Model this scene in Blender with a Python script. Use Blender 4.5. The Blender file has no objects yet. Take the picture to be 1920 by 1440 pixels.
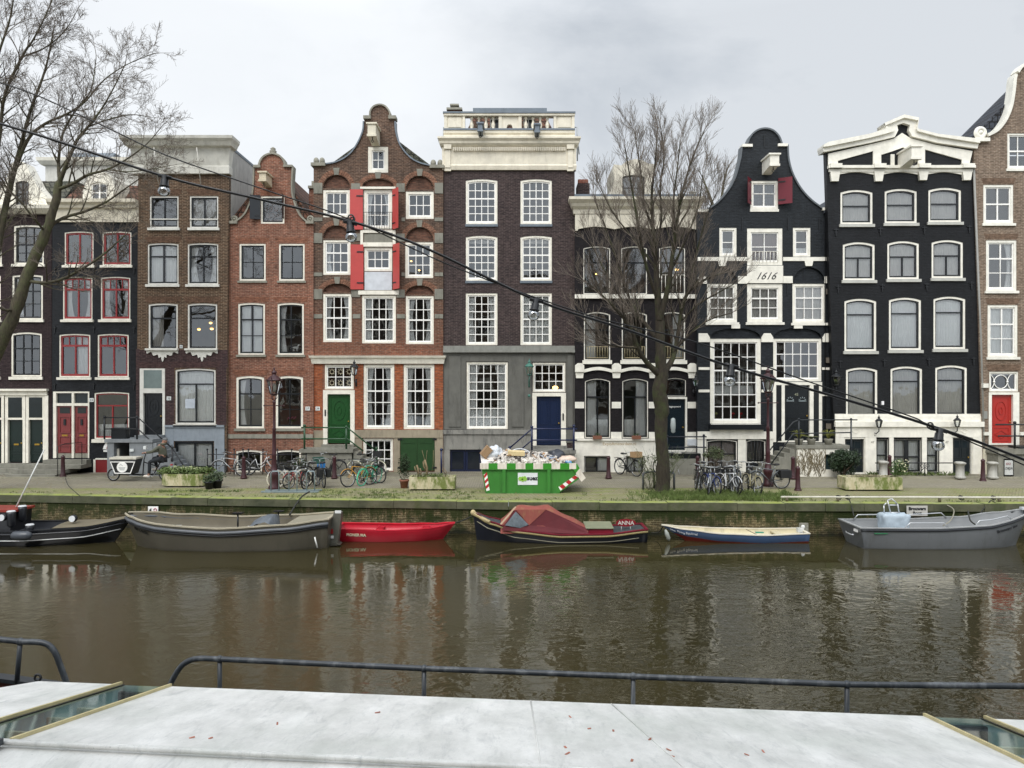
import bpy, math, random
from mathutils import Vector, Matrix, noise
from mathutils.geometry import tessellate_polygon
PI = math.pi
R = math.radians
random.seed(7)
FPX = 1442.0          # focal length in photo pixels
CZ = 4.08             # eye height over the street (street is z = 0)
WZ = -1.10            # canal water level
scn = bpy.context.scene
COL = scn.collection

# ------------------------------------------------------------------ measuring helpers
def at(px, py, D):
    return Vector(((px - 960) / FPX * D, D, CZ - (py - 720) / FPX * D))
def gnd(px, py, z=0.0):
    D = (CZ - z) * FPX / (py - 720)
    return Vector(((px - 960) / FPX * D, D, z))
QP = [(-90, 34.5), (-40, 30.2), (-18, 28.1), (-9.2, 27.15), (0, 26.4), (9, 26.1), (18, 25.95), (40, 25.9), (90, 26.5)]
def yq(x):
    for (a, b), (c, d) in zip(QP, QP[1:]):
        if a <= x <= c:
            return b + (d - b) * (x - a) / (c - a)
    return QP[-1][1]
def lin(h):
    h = h.lstrip('#')
    out = []
    for i in (0, 2, 4):
        c = int(h[i:i + 2], 16) / 255
        out.append(c / 12.92 if c <= .04045 else ((c + .055) / 1.055) ** 2.4)
    return tuple(out)

# ------------------------------------------------------------------ mesh builder
class MB:
    def __init__(s):
        s.v = []; s.f = []; s.s = []
    def add(s, vs, fs, smooth=False):
        n = len(s.v)
        s.v.extend([tuple(v) for v in vs])
        s.f.extend([tuple(i + n for i in f) for f in fs])
        s.s.extend([smooth] * len(fs))
        return s
    def hexa(s, p):   # p: 4 bottom, 4 top
        return s.add(p, [(3, 2, 1, 0), (4, 5, 6, 7), (0, 1, 5, 4), (1, 2, 6, 5), (2, 3, 7, 6), (3, 0, 4, 7)])
    def box(s, x0, x1, y0, y1, z0, z1):
        return s.hexa([(x0, y0, z0), (x1, y0, z0), (x1, y1, z0), (x0, y1, z0), (x0, y0, z1), (x1, y0, z1), (x1, y1, z1), (x0, y1, z1)])
    def obox(s, c, size, rot=(0, 0, 0)):
        from mathutils import Euler
        m = Euler(rot).to_matrix()
        c = Vector(c); a, b, d = size[0] / 2, size[1] / 2, size[2] / 2
        return s.hexa([c + m @ Vector(q) for q in ((-a, -b, -d), (a, -b, -d), (a, b, -d), (-a, b, -d), (-a, -b, d), (a, -b, d), (a, b, d), (-a, b, d))])
    def prism(s, pts, y0, y1):
        n = len(pts)
        vs = [(x, y0, z) for x, z in pts] + [(x, y1, z) for x, z in pts]
        fs = [tuple(range(n)), tuple(range(2 * n - 1, n - 1, -1))]
        fs += [(i, i + n, (i + 1) % n + n, (i + 1) % n) for i in range(n)]
        return s.add(vs, fs)
    def prismz(s, pts, z0, z1):
        n = len(pts)
        vs = [(x, y, z0) for x, y in pts] + [(x, y, z1) for x, y in pts]
        fs = [tuple(range(n - 1, -1, -1)), tuple(range(n, 2 * n))]
        fs += [(i, (i + 1) % n, (i + 1) % n + n, i + n) for i in range(n)]
        return s.add(vs, fs)
    def prismx(s, pts, x0, x1):   # pts (y,z)
        n = len(pts)
        vs = [(x0, y, z) for y, z in pts] + [(x1, y, z) for y, z in pts]
        fs = [tuple(range(n)), tuple(range(2 * n - 1, n - 1, -1))]
        fs += [(i, i + n, (i + 1) % n + n, (i + 1) % n) for i in range(n)]
        return s.add(vs, fs)
    def ring(s, o, i, y0, y1):
        n = len(o)
        vs = [(x, y0, z) for x, z in o] + [(x, y0, z) for x, z in i] + [(x, y1, z) for x, z in o] + [(x, y1, z) for x, z in i]
        fs = []
        for a in range(n):
            b = (a + 1) % n
            fs += [(a, b, b + n, a + n), (a + 2 * n, a + 3 * n, b + 3 * n, b + 2 * n), (a, a + 2 * n, b + 2 * n, b), (a + n, b + n, b + 3 * n, a + 3 * n)]
        return s.add(vs, fs)
    def wall(s, outer, holes, y, depth):
        loops = [[Vector((x, z, 0)) for x, z in l] for l in [outer] + holes]
        flat = [p for l in loops for p in l]
        tr = tessellate_polygon(loops)
        s.add([(p.x, y, p.y) for p in flat], tr)
        for l in holes:
            n = len(l)
            s.add([(x, y, z) for x, z in l] + [(x, y + depth, z) for x, z in l], [(i, (i + 1) % n, (i + 1) % n + n, i + n) for i in range(n)])
        n = len(outer)
        s.add([(x, y, z) for x, z in outer] + [(x, y + depth, z) for x, z in outer], [(i, i + n, (i + 1) % n + n, (i + 1) % n) for i in range(n)])
        s.add([(p.x, y + depth, p.y) for p in flat], [t[::-1] for t in tr])
        return s
    def tube(s, pts, r, n=6, cap=True, smooth=True):
        pts = [Vector(p) for p in pts]
        if not hasattr(r, '__len__'):
            r = [r] * len(pts)
        k = len(pts)
        up = None
        vs = []
        for i, p in enumerate(pts):
            t = (pts[min(i + 1, k - 1)] - pts[max(i - 1, 0)])
            if t.length < 1e-9:
                t = Vector((0, 0, 1))
            t.normalize()
            if up is None:
                up = t.orthogonal().normalized()
            else:
                up = up - t * up.dot(t)
                if up.length < 1e-6:
                    up = t.orthogonal()
                up.normalize()
            w = t.cross(up)
            for j in range(n):
                a = 2 * PI * j / n
                vs.append(p + (up * math.cos(a) + w * math.sin(a)) * r[i])
        fs = []
        for i in range(k - 1):
            for j in range(n):
                b = (j + 1) % n
                fs.append((i * n + j, i * n + b, (i + 1) * n + b, (i + 1) * n + j))
        s.add(vs, fs, smooth)
        if cap:
            m = len(s.v) - k * n
            s.f.append(tuple(m + j for j in range(n - 1, -1, -1))); s.s.append(False)
            s.f.append(tuple(m + (k - 1) * n + j for j in range(n))); s.s.append(False)
        return s
    def lathe(s, prof, cx, cy, z0=0, n=12, smooth=True):
        vs = []; fs = []
        for r, z in prof:
            for j in range(n):
                a = 2 * PI * (j + .5) / n
                vs.append((cx + r * math.cos(a), cy + r * math.sin(a), z0 + z))
        k = len(prof)
        for i in range(k - 1):
            for j in range(n):
                b = (j + 1) % n
                fs.append((i * n + j, i * n + b, (i + 1) * n + b, (i + 1) * n + j))
        s.add(vs, fs, smooth)
        m = len(s.v) - k * n
        s.f.append(tuple(m + j for j in range(n - 1, -1, -1))); s.s.append(False)
        s.f.append(tuple(m + (k - 1) * n + j for j in range(n))); s.s.append(False)
        return s
    def torus(s, c, Rr, r, n=28, m=6, a0=0, a1=2 * PI, plane='xz'):
        full = abs(a1 - a0 - 2 * PI) < 1e-6
        k = n if full else n + 1
        vs = []; c = Vector(c)
        for i in range(k):
            a = a0 + (a1 - a0) * i / n
            ca, sa = math.cos(a), math.sin(a)
            for j in range(m):
                b = 2 * PI * j / m
                q = Rr + r * math.cos(b); h = r * math.sin(b)
                d = (q * ca, h, q * sa) if plane == 'xz' else (q * ca, q * sa, h)
                vs.append(c + Vector(d))
        fs = []
        for i in range(n):
            i2 = (i + 1) % k
            for j in range(m):
                j2 = (j + 1) % m
                fs.append((i * m + j, i * m + j2, i2 * m + j2, i2 * m + j))
        return s.add(vs, fs, True)
    def ball(s, c, r, n=12, m=8, jit=0):
        if not hasattr(r, '__len__'):
            r = (r, r, r)
        c = Vector(c); vs = [c + Vector((0, 0, -r[2]))]; fs = []
        for i in range(1, m):
            ph = -PI / 2 + PI * i / m
            for j in range(n):
                a = 2 * PI * j / n
                q = 1 + (random.random() - .5) * jit
                vs.append(c + Vector((math.cos(ph) * math.cos(a) * r[0] * q, math.cos(ph) * math.sin(a) * r[1] * q, math.sin(ph) * r[2] * q)))
        vs.append(c + Vector((0, 0, r[2])))
        for j in range(n):
            fs.append((0, 1 + (j + 1) % n, 1 + j))
            fs.append((len(vs) - 1, 1 + (m - 2) * n + j, 1 + (m - 2) * n + (j + 1) % n))
        for i in range(m - 2):
            for j in range(n):
                b = (j + 1) % n
                fs.append((1 + i * n + j, 1 + i * n + b, 1 + (i + 1) * n + b, 1 + (i + 1) * n + j))
        return s.add(vs, fs, True)
    def leaves(s, c, rad, n, size, flat=.4, shell=.5):
        c = Vector(c)
        for _ in range(n):
            d = Vector((random.gauss(0, 1), random.gauss(0, 1), random.gauss(0, 1))).normalized()
            q = (shell + (1 - shell) * random.random())
            p = c + Vector((d.x * rad[0] * q, d.y * rad[1] * q, d.z * rad[2] * q))
            a = Vector((random.gauss(0, 1), random.gauss(0, 1), random.gauss(0, flat))).normalized() * size * (.6 + .8 * random.random())
            b = a.orthogonal().normalized()
            b = (Matrix.Rotation(random.random() * 6.28, 3, a.normalized()) @ b) * a.length * .5
            s.add([p - a * .5, p + b * .5, p + a * .5, p - b * .5], [(0, 1, 2, 3)])
        return s
    def mesh(s, name, mat=None):
        me = bpy.data.meshes.new(name)
        me.from_pydata(s.v, [], s.f)
        me.polygons.foreach_set('use_smooth', s.s)
        me.materials.append(mat)
        me.update()
        return me
    def build(s, name, mat, parent=None):
        if parent is not None:
            o = origin(parent)
            s.v = [(a - o[0], b - o[1], c - o[2]) for a, b, c in s.v]
        me = s.mesh(name, mat)
        ob = bpy.data.objects.new(name, me)
        COL.objects.link(ob)
        if parent is not None:
            ob.parent = parent
        return ob
def origin(o):
    v = Vector((0, 0, 0))
    while o is not None:
        v += o.location; o = o.parent
    return v
def thing(name, label, cat, loc=(0, 0, 0), rz=0, group=None):
    o = bpy.data.objects.new(name, None); COL.objects.link(o)
    o.empty_display_size = .2
    o.location = loc; o.rotation_euler = (0, 0, rz)
    o['label'] = label; o['category'] = cat
    if group: o['group'] = group
    return o
def tag(o, label, cat, group=None, kind=None):
    o['label'] = label; o['category'] = cat
    if group: o['group'] = group
    if kind: o['kind'] = kind
    return o
def struct(o, kind='structure'):
    o['kind'] = kind
    return o
def centre_origin(o, p):
    """move a top-level mesh's origin to p without moving its geometry"""
    p = Vector(p)
    o.data.transform(Matrix.Translation(-p)); o.location = p
    return o
def copy_tree(o, parent=None):
    c = o.copy(); COL.objects.link(c); c.parent = parent
    for ch in list(o.children):
        copy_tree(ch, c)
    return c
def text(parent, s, p, size, mat, name='lettering', rot=(PI / 2, 0, 0), shear=0, ext=.004, align='CENTER', width=None, bold=0):
    cu = bpy.data.curves.new(name, 'FONT')
    cu.body = s; cu.size = size; cu.extrude = ext; cu.shear = shear; cu.align_x = align; cu.offset = bold
    cu.materials.append(mat)
    cu.resolution_u = 3
    tmp = bpy.data.objects.new(name, cu); me = bpy.data.meshes.new_from_object(tmp); bpy.data.objects.remove(tmp); me.name = name
    ob = bpy.data.objects.new(name, me); COL.objects.link(ob)
    p = Vector(p)
    if parent is not None:
        p = p - origin(parent); ob.parent = parent
    ob.location = p; ob.rotation_euler = rot
    if width: ob.scale = (width, 1, 1)
    return ob

# ------------------------------------------------------------------ materials
MC = {}
def nt(name):
    m = bpy.data.materials.new(name); m.use_nodes = True
    n = m.node_tree.nodes; l = m.node_tree.links
    n.clear()
    out = n.new('ShaderNodeOutputMaterial')
    b = n.new('ShaderNodeBsdfPrincipled')
    l.new(b.outputs[0], out.inputs[0])
    return m, n, l, b, out
def mixc(n, l, fac, a, b, mode='MIX'):
    x = n.new('ShaderNodeMix'); x.data_type = 'RGBA'; x.blend_type = mode
    for sock, v in ((x.inputs[0], fac), (x.inputs[6], a), (x.inputs[7], b)):
        if hasattr(v, 'is_linked'): l.new(v, sock)
        elif hasattr(v, '__len__'): sock.default_value = (*v[:3], 1)
        else: sock.default_value = v
    return x.outputs[2]
def noi(n, l, vec, scale, detail=4, rough=.6, dist=0):
    x = n.new('ShaderNodeTexNoise'); x.inputs['Scale'].default_value = scale
    x.inputs['Detail'].default_value = detail; x.inputs['Roughness'].default_value = rough
    x.inputs['Distortion'].default_value = dist
    if vec is not None: l.new(vec, x.inputs['Vector'])
    return x.outputs[0]
def mrange(n, l, v, a, b, c=0, d=1):
    x = n.new('ShaderNodeMapRange')
    l.new(v, x.inputs[0])
    for i, q in enumerate((a, b, c, d)): x.inputs[1 + i].default_value = q
    return x.outputs[0]
def mth(n, l, op, a, b=0):
    x = n.new('ShaderNodeMath'); x.operation = op
    for i, v in enumerate((a, b)):
        if hasattr(v, 'is_linked'): l.new(v, x.inputs[i])
        else: x.inputs[i].default_value = v
    return x.outputs[0]
def mapping(n, l, vec, scale):
    x = n.new('ShaderNodeMapping'); x.inputs['Scale'].default_value = scale
    l.new(vec, x.inputs['Vector'])
    return x.outputs[0]
def bump(n, l, b, h, st=.3, dist=.02):
    x = n.new('ShaderNodeBump'); x.inputs['Strength'].default_value = st; x.inputs['Distance'].default_value = dist
    l.new(h, x.inputs['Height']); l.new(x.outputs[0], b.inputs['Normal'])
def mat(h, rough=.55, metal=0, var=.12, sc=3.0, bst=.15, bsc=40, dirt=0, dirtc='4a463c', emit=0, coat=0):
    key = (h, rough, metal, var, sc, bst, dirt, dirtc, emit, coat)
    if key in MC: return MC[key]
    m, n, l, b, out = nt('paint_' + h)
    c = lin(h)
    tc = n.new('ShaderNodeTexCoord').outputs['Object']
    f = noi(n, l, tc, sc, 5)
    col = mixc(n, l, mrange(n, l, f, .3, .7), [q * (1 - var) for q in c], [min(1, q * (1 + var)) for q in c])
    if dirt:
        f2 = noi(n, l, mapping(n, l, tc, (2.2, 2.2, .5)), 2.4, 8, .7)
        col = mixc(n, l, mrange(n, l, f2, .5, .72, 0, dirt), col, lin(dirtc))
    l.new(col, b.inputs['Base Color'])
    b.inputs['Roughness'].default_value = rough; b.inputs['Metallic'].default_value = metal
    if coat: b.inputs['Coat Weight'].default_value = coat
    if bst:
        bump(n, l, b, noi(n, l, tc, bsc, 3), bst, .01)
    if emit:
        b.inputs['Emission Color'].default_value = (*c, 1); b.inputs['Emission Strength'].default_value = emit
    MC[key] = m
    return m
def brick(name, c1, c2, mortar, painted=0, stain=.25, stainc='3a3028', light=None, bs=.5, moss=None, low=None, bw=.22, rh=.068, ms=.010):
    m, n, l, b, out = nt(name)
    tc = n.new('ShaderNodeTexCoord').outputs['Object']
    sp = n.new('ShaderNodeSeparateXYZ'); l.new(tc, sp.inputs[0])
    cb = n.new('ShaderNodeCombineXYZ')
    l.new(mth(n, l, 'ADD', sp.outputs[0], sp.outputs[1]), cb.inputs[0]); l.new(sp.outputs[2], cb.inputs[1])
    # slight waviness of the courses
    t = n.new('ShaderNodeTexBrick')
    l.new(cb.outputs[0], t.inputs['Vector'])
    t.inputs['Scale'].default_value = 1.0
    t.inputs['Brick Width'].default_value = bw; t.inputs['Row Height'].default_value = rh
    t.inputs['Mortar Size'].default_value = ms; t.inputs['Mortar Smooth'].default_value = .2
    t.inputs['Bias'].default_value = 0.0
    t.inputs['Color1'].default_value = (*lin(c1), 1); t.inputs['Color2'].default_value = (*lin(c2), 1)
    t.inputs['Mortar'].default_value = (*lin(mortar), 1)
    col = t.outputs[0]
    if low:
        lo = mixc(n, l, mrange(n, l, noi(n, l, mapping(n, l, tc, (4.5, 4.5, 15)), 1, 1), .35, .65), lin(low[0]), lin(low[1]))
        lo = mixc(n, l, t.outputs['Fac'], lo, lin(mortar))
        zz_ = mth(n, l, 'ADD', sp.outputs[2], mth(n, l, 'MULTIPLY', noi(n, l, tc, .8, 3), 2.5))
        col = mixc(n, l, mrange(n, l, zz_, low[2], low[3], 1, 0), col, lo)
    f = noi(n, l, tc, .9, 6, .65)
    col = mixc(n, l, mrange(n, l, f, .42, .68, 0, stain), col, lin(stainc))
    if light:
        f3 = noi(n, l, mapping(n, l, tc, (1, 1, .7)), 1.6, 8, .75)
        col = mixc(n, l, mrange(n, l, f3, .6, .72, 0, .35), col, lin(light))
    # brick to brick speckle
    wn = noi(n, l, mapping(n, l, tc, (5, 5, 15)), 1.0, 2)
    col = mixc(n, l, .6, col, mixc(n, l, 1, col, mixc(n, l, mrange(n, l, wn, .3, .7), (.3, .3, .3), (1.75, 1.75, 1.75)), 'MULTIPLY'))
    sk_ = mrange(n, l, noi(n, l, mapping(n, l, tc, (3.2, 3.2, .28)), 1.5, 6, .7), .5, .7, 0, .5)
    col = mixc(n, l, sk_, col, mixc(n, l, 1, col, (.55, .53, .5) if not painted else (1.7, 1.7, 1.7), 'MULTIPLY'))
    if moss:
        f4 = noi(n, l, mapping(n, l, tc, (.5, .5, .8)), 2.0, 8, .7)
        col = mixc(n, l, mrange(n, l, f4, .46, .6, 0, .92), col, lin(moss))
    l.new(col, b.inputs['Base Color'])
    b.inputs['Roughness'].default_value = .5 if painted else .85
    b.inputs['Specular IOR Level'].default_value = .3
    inv = mth(n, l, 'SUBTRACT', 1, t.outputs['Fac'])
    bump(n, l, b, mth(n, l, 'ADD', inv, mth(n, l, 'MULTIPLY', wn, .8)), bs, .012)
    return m
def glassmat(name, base=.105, tint=(.97, .98, .98), wave=.22, fk=.9, rough=.015):
    m, n, l, b, out = nt(name)
    n.remove(b)
    tc = n.new('ShaderNodeTexCoord').outputs['Object']
    tr = n.new('ShaderNodeBsdfTransparent'); tr.inputs[0].default_value = (*tint, 1)
    gl = n.new('ShaderNodeBsdfGlossy'); gl.inputs['Roughness'].default_value = rough
    gl.inputs['Color'].default_value = (.95, .98, 1, 1)
    bp = n.new('ShaderNodeBump'); bp.inputs['Strength'].default_value = wave; bp.inputs['Distance'].default_value = .02
    l.new(noi(n, l, mapping(n, l, tc, (1, 1, .8)), 1.7, 2, .4), bp.inputs['Height']); l.new(bp.outputs[0], gl.inputs['Normal'])
    fr = n.new('ShaderNodeFresnel'); fr.inputs[0].default_value = 1.5
    fac = mth(n, l, 'ADD', mth(n, l, 'MULTIPLY', fr.outputs[0], fk), base)
    mx = n.new('ShaderNodeMixShader'); l.new(fac, mx.inputs[0]); l.new(tr.outputs[0], mx.inputs[1]); l.new(gl.outputs[0], mx.inputs[2])
    l.new(mx.outputs[0], out.inputs[0])
    return m
GLASS = glassmat('window_glass')
BULBG = glassmat('bulb_glass', .3, (.9, .9, .88), 1.0)
CREAM = mat('eae5d6', .45, dirt=.3, dirtc='a19985')
WHITE = mat('f2f0ea', .4, var=.05)
PURE = mat('f2f1ec', .4)
BLACKP = mat('14171a', .3)
DARKSASH = mat('15181b', .3)
REDSASH = mat('8c2c2c', .4)
IRON = mat('1a1c1f', .45, bst=.1)
STONE = mat('8d8a7d', .8, var=.2, sc=2, dirt=.6, dirtc='55554a')
STONEG = mat('7f7d72', .8, var=.2, sc=2, dirt=.6, dirtc='4f4f44')
LEAD = mat('6b747c', .45, metal=.3, dirt=.4, dirtc='454b50')
MAROON = mat('3d1e22', .4, var=.2, dirt=.3, dirtc='261416')
CURT = mat('e6e7e4', .9, var=.06)
CURTG = mat('c4c1ba', .9, var=.1)
ROOM = mat('6f675c', .9, var=.3, sc=.6, bst=0)
SLABM = mat('8b8880', .9, var=.1, bst=0)
GILT = mat('b08d3a', .35, metal=.7)
# ------------------------------------------------------------------ houses
def arcloop(x0, x1, z0, z1, rise, n=8):
    """rectangle with an arched top; z1 is the crown. counter-clockwise from bottom left"""
    if rise <= 0:
        top = [(x1 + (x0 - x1) * i / n, z1) for i in range(n + 1)]
    else:
        top = []
        for i in range(n + 1):
            t = i / n; u = 2 * t - 1
            k = math.sqrt(max(0, 1 - u * u)) if rise > .45 * (x1 - x0) * .9 else 1 - u * u
            top.append((x1 + (x0 - x1) * t, z1 - rise + rise * k))
    return [(x0, z0), (x1, z0)] + top
class House:
    def __init__(s, name, label, D, px0, px1, wallmat, storeys=(), depth=9.0):
        s.D = D; s.k = D / FPX; s.y = D; s.holes = []; s.wm = wallmat; s.px0 = px0; s.px1 = px1
        s.storeys = storeys; s.depth = depth
        cx, _ = s.P((px0 + px1) / 2, 0)
        s.o = thing(name, label, 'house', (cx, D, 0))
    def P(s, px, py):
        return ((px - 960) * s.k, CZ - (py - 720) * s.k)
    def pts(s, l):
        return [s.P(a, b) for a, b in l]
    def b(s, mb, x0, x1, y0, y1, front, back=0):
        X0, Z1 = s.P(x0, y0); X1, Z0 = s.P(x1, y1)
        mb.box(X0, X1, s.y - front, s.y + back, Z0, Z1)
        return mb
    def part(s, name, m, boxes, parent=None):
        mb = MB()
        for q in boxes: s.b(mb, *q)
        return mb.build(name, m, parent or s.o)
    def parts(s, name, m, boxes, parent=None):
        for q in boxes: s.part(name, m, [q], parent)
    def anchors(s, l):
        for bs_ in l: s.part('wall_anchor', IRON, bs_)
    def poly(s, name, m, pts, front, back=0, parent=None):
        mb = MB(); mb.prism(s.pts(pts), s.y - front, s.y + back)
        return mb.build(name, m, parent or s.o)
    def hole(s, x0, x1, y0, y1, rise=0):
        X0, Z1 = s.P(x0, y0); X1, Z0 = s.P(x1, y1)
        l = arcloop(X0, X1, Z0, Z1, rise * s.k)
        s.holes.append(l); return l
    def win(s, x0, x1, y0, y1, bands=((1, 2, 2),), fr=CREAM, sa=WHITE, rise=0, fw=.10, sw=.055, mw=.036, cur=None, sill=None,
            sillm=None, sh=.10, rec=.07, name='window', silw=.05, cm=CURT, blind=0):
        e = .02
        X0, Z1 = s.P(x0, y0); X1, Z0 = s.P(x1, y1); rs = rise * s.k
        s.holes.append(arcloop(X0 + e, X1 - e, Z0 + e, Z1 - e, rs))
        y = s.y + rec
        o = arcloop(X0 + e + .002, X1 - e - .002, Z0 + e + .002, Z1 - e - .002, rs)
        i = arcloop(X0 + fw, X1 - fw, Z0 + fw * .9, Z1 - fw, rs * .9)
        W = MB().ring(o, i, y - .05, y + .1).build(name, fr, s.o)
        j = arcloop(X0 + fw + sw, X1 - fw - sw, Z0 + fw * .9 + sw * 1.3, Z1 - fw - sw, rs * .85)
        sm = MB().ring(i, j, y - .01, y + .07)
        a0, a1, b0, b1 = X0 + fw + sw, X1 - fw - sw, Z0 + fw * .9 + sw * 1.3, Z1 - fw - sw
        tot = sum(q[0] for q in bands); z = b1; H = b1 - b0
        for bi, (hf, c, r) in enumerate(bands):
            zt = z; z = z - H * hf / tot
            top = zt - (sw * .5 if bi else 0)
            if bi < len(bands) - 1:
                sm.box(a0, a1, y - .006, y + .066, z - sw * .6, z + sw * .6)
            for q in range(1, c):
                x = a0 + (a1 - a0) * q / c
                zz = top
                if bi == 0 and rs: zz = zt - rs * .85 * (2 * q / c - 1) ** 2
                thick = mw if not (c == 2 and r == 1) else mw * 1.8
                sm.box(x - thick / 2, x + thick / 2, y + .002, y + .055, z + (sw * .55 if bi < len(bands) - 1 else 0), zz)
            for q in range(1, r):
                zq = zt + (z - zt) * q / r
                sm.box(a0, a1, y + .0045, y + .0525, zq - mw / 2, zq + mw / 2)
        sm.build('sash', sa, W)
        gm = MB(); gl = arcloop(X0 + fw + .005, X1 - fw - .005, Z0 + fw, Z1 - fw - .005, rs * .88)
        gm.add([(x, y + .035, zz) for x, zz in gl], [tuple(range(len(gl)))])
        gm.build('pane', GLASS, W)
        if sill:
            so = silw
            MB().box(X0 - so, X1 + so, s.y - sill, s.y + .05, Z0 - sh, Z0 + .012).build('sill', sillm or fr, W)
        if cur:
            s.curtain(W, cur, X0 + .05, X1 - .05, Z0 + .06, Z1 - .04, y + .125, cm)
        if blind:
            MB().box(X0 + .05, X1 - .05, y + .12, y + .13, Z1 - (Z1 - Z0) * blind, Z1 - .03).build('blind', CURT, W)
        return W
    def curtain(s, W, kind, X0, X1, Z0, Z1, y, cm):
        w = X1 - X0; h = Z1 - Z0
        spans = []
        if 'L' in kind: spans.append((X0, X0 + w * .33, Z0, Z1, .5))
        if 'R' in kind: spans.append((X1 - w * .33, X1, Z0, Z1, -.5))
        if 'l' in kind: spans.append((X0, X0 + w * .45, Z0, Z1, 0))
        if 'r' in kind: spans.append((X1 - w * .45, X1, Z0, Z1, 0))
        if 'F' in kind: spans.append((X0, X1, Z0, Z1, 0))
        if 'H' in kind: spans.append((X0, X1, Z0, Z0 + h * .3, 0))
        if 'T' in kind: spans.append((X0, X1, Z1 - h * .16, Z1, 0))
        mb = MB()
        for a, b, c, d, tie in spans:
            n = max(8, int((b - a) / .022)); ph = random.random() * 6
            vs = []
            rows = 5
            for r in range(rows + 1):
                t = r / rows
                for i in range(n + 1):
                    u = i / n
                    x = a + (b - a) * u
                    if tie:
                        sq = 1 - .35 * math.sin(PI * (1 - t)) * 1
                        x = (a + (b - a) * u * sq) if tie > 0 else (b - (b - a) * (1 - u) * sq)
                    yy = y + .011 * math.sin(u * (b - a) * 52 + ph + .7 * math.sin(t * 2 + u * 9)) + .008 * math.sin(u * 23 + ph * 2)
                    vs.append((x, yy, c + (d - c) * t))
            fs = [(r * (n + 1) + i, r * (n + 1) + i + 1, (r + 1) * (n + 1) + i + 1, (r + 1) * (n + 1) + i) for r in range(rows) for i in range(n)]
            mb.add(vs, fs, True)
        if mb.v: mb.build('curtain', cm, W)
    def door(s, x0, x1, y0, y1, m, frame=None, fm=CREAM, panels='std', rec=.16, glass=0):
        """frame: outer px rect (fx0,fx1,fy0,fy1)"""
        X0, Z1 = s.P(x0, y0); X1, Z0 = s.P(x1, y1)
        if frame is None: frame = (x0 - 4, x1 + 4, y0 - 4, y1)
        fx0, fx1, fy0, fy1 = frame
        A0, B1 = s.P(fx0, fy0); A1, B0 = s.P(fx1, fy1)
        s.holes.append([(A0 + .01, B0), (A1 - .01, B0), (A1 - .01, B1 - .01), (A0 + .01, B1 - .01)])
        mb = MB()
        mb.box(A0, X0, s.y - .03, s.y + .22, B0 + .002, B1); mb.box(X1, A1, s.y - .03, s.y + .22, B0 + .002, B1)
        mb.box(X0, X1, s.y - .03, s.y + .22, Z1, B1)
        if B0 < Z0 - .03: mb.box(X0, X1, s.y - .02, s.y + .22, B0 + .002, Z0 + .02)
        mb.build('door_frame', fm, s.o)
        y = s.y + rec - .06
        d = MB().box(X0 + .002, X1 - .002, y, y + .05, Z0 + .022, Z1 - .002).build('door', m, s.o)
        w = X1 - X0; h = Z1 - Z0; pm = MB()
        def fr(u0, u1, v0, v1, t=.03, p=.02):
            o = [(X0 + u0 * w, Z0 + v0 * h), (X0 + u1 * w, Z0 + v0 * h), (X0 + u1 * w, Z0 + v1 * h), (X0 + u0 * w, Z0 + v1 * h)]
            i = [(o[0][0] + t, o[0][1] + t), (o[1][0] - t, o[1][1] + t), (o[2][0] - t, o[2][1] - t), (o[3][0] + t, o[3][1] - t)]
            pm.ring(o, i, y - p, y + .01)
        def dia(cu, cv, ru, rv, t=.03, oval=False):
            n = 16 if oval else 4
            f = lambda q: [(X0 + (cu + (ru - q / w) * math.cos(2 * PI * k / n)) * w, Z0 + (cv + (rv - q / h) * math.sin(2 * PI * k / n)) * h) for k in range(n)]
            pm.ring(f(0), f(t), y - .025, y + .01)
        if panels == 'std':
            fr(.15, .85, .06, .34); fr(.15, .85, .4, .93)
        elif panels == 'orn':
            fr(.12, .88, .05, .33); dia(.5, .19, .3, .09); fr(.12, .88, .38, .95, .03)
            dia(.5, .67, .26, .2, .03, True); dia(.5, .67, .1, .08, .03, True)
        elif panels == 'four':
            fr(.12, .46, .06, .36); fr(.54, .88, .06, .36); fr(.12, .46, .42, .93); fr(.54, .88, .42, .93)
        elif panels == 'low':
            fr(.14, .86, .06, .2); fr(.14, .86, .25, .42)
        elif panels == 'two':
            pm.box(X0 + w * .495, X0 + w * .505, y - .01, y + .01, Z0 + .03, Z1 - .01)
            fr(.08, .42, .82, .9); fr(.58, .92, .82, .9)
        pm.build('panel_moulding', m, d)
        if glass:
            z0 = Z1 - h * glass
            MB().box(X0 + w * .14, X0 + w * .86, y - .012, y + .002, z0, Z1 - h * .05).build('door_window', mat('222a2e', .08, bst=0), d)
        hm = MB(); hm.ball((X1 - .1, y - .05, Z0 + h * .45), .035, 8, 6); hm.tube([(X1 - .1, y, Z0 + h * .45), (X1 - .1, y - .05, Z0 + h * .45)], .015, 6)
        hm.build('handle', GILT, d)
        return d
    def archring(s, cx, hw, ybase, rise, th, m, n=19, flare=.0, front=.02, key=None, keyh=0):
        """voussoirs along a half ellipse (px units)"""
        mb = MB()
        for i in range(n):
            a0 = PI * (i + .07) / n; a1 = PI * (i + .93) / n
            q = [(cx + hw * math.cos(a0), ybase - rise * math.sin(a0)), (cx + (hw + th) * math.cos(a0), ybase - (rise + th) * math.sin(a0)),
                 (cx + (hw + th) * math.cos(a1), ybase - (rise + th) * math.sin(a1)), (cx + hw * math.cos(a1), ybase - rise * math.sin(a1))]
            mb.prism(s.pts(q), s.y - front, s.y + .05)
        mb.build('brick_arch', m, s.o)
        if key:
            s.poly('keystone', key, [(cx - 6, ybase - rise - th - 3), (cx + 6, ybase - rise - th - 3), (cx + 4, ybase - rise + 1), (cx - 4, ybase - rise + 1)], front + .025, .04)
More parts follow.
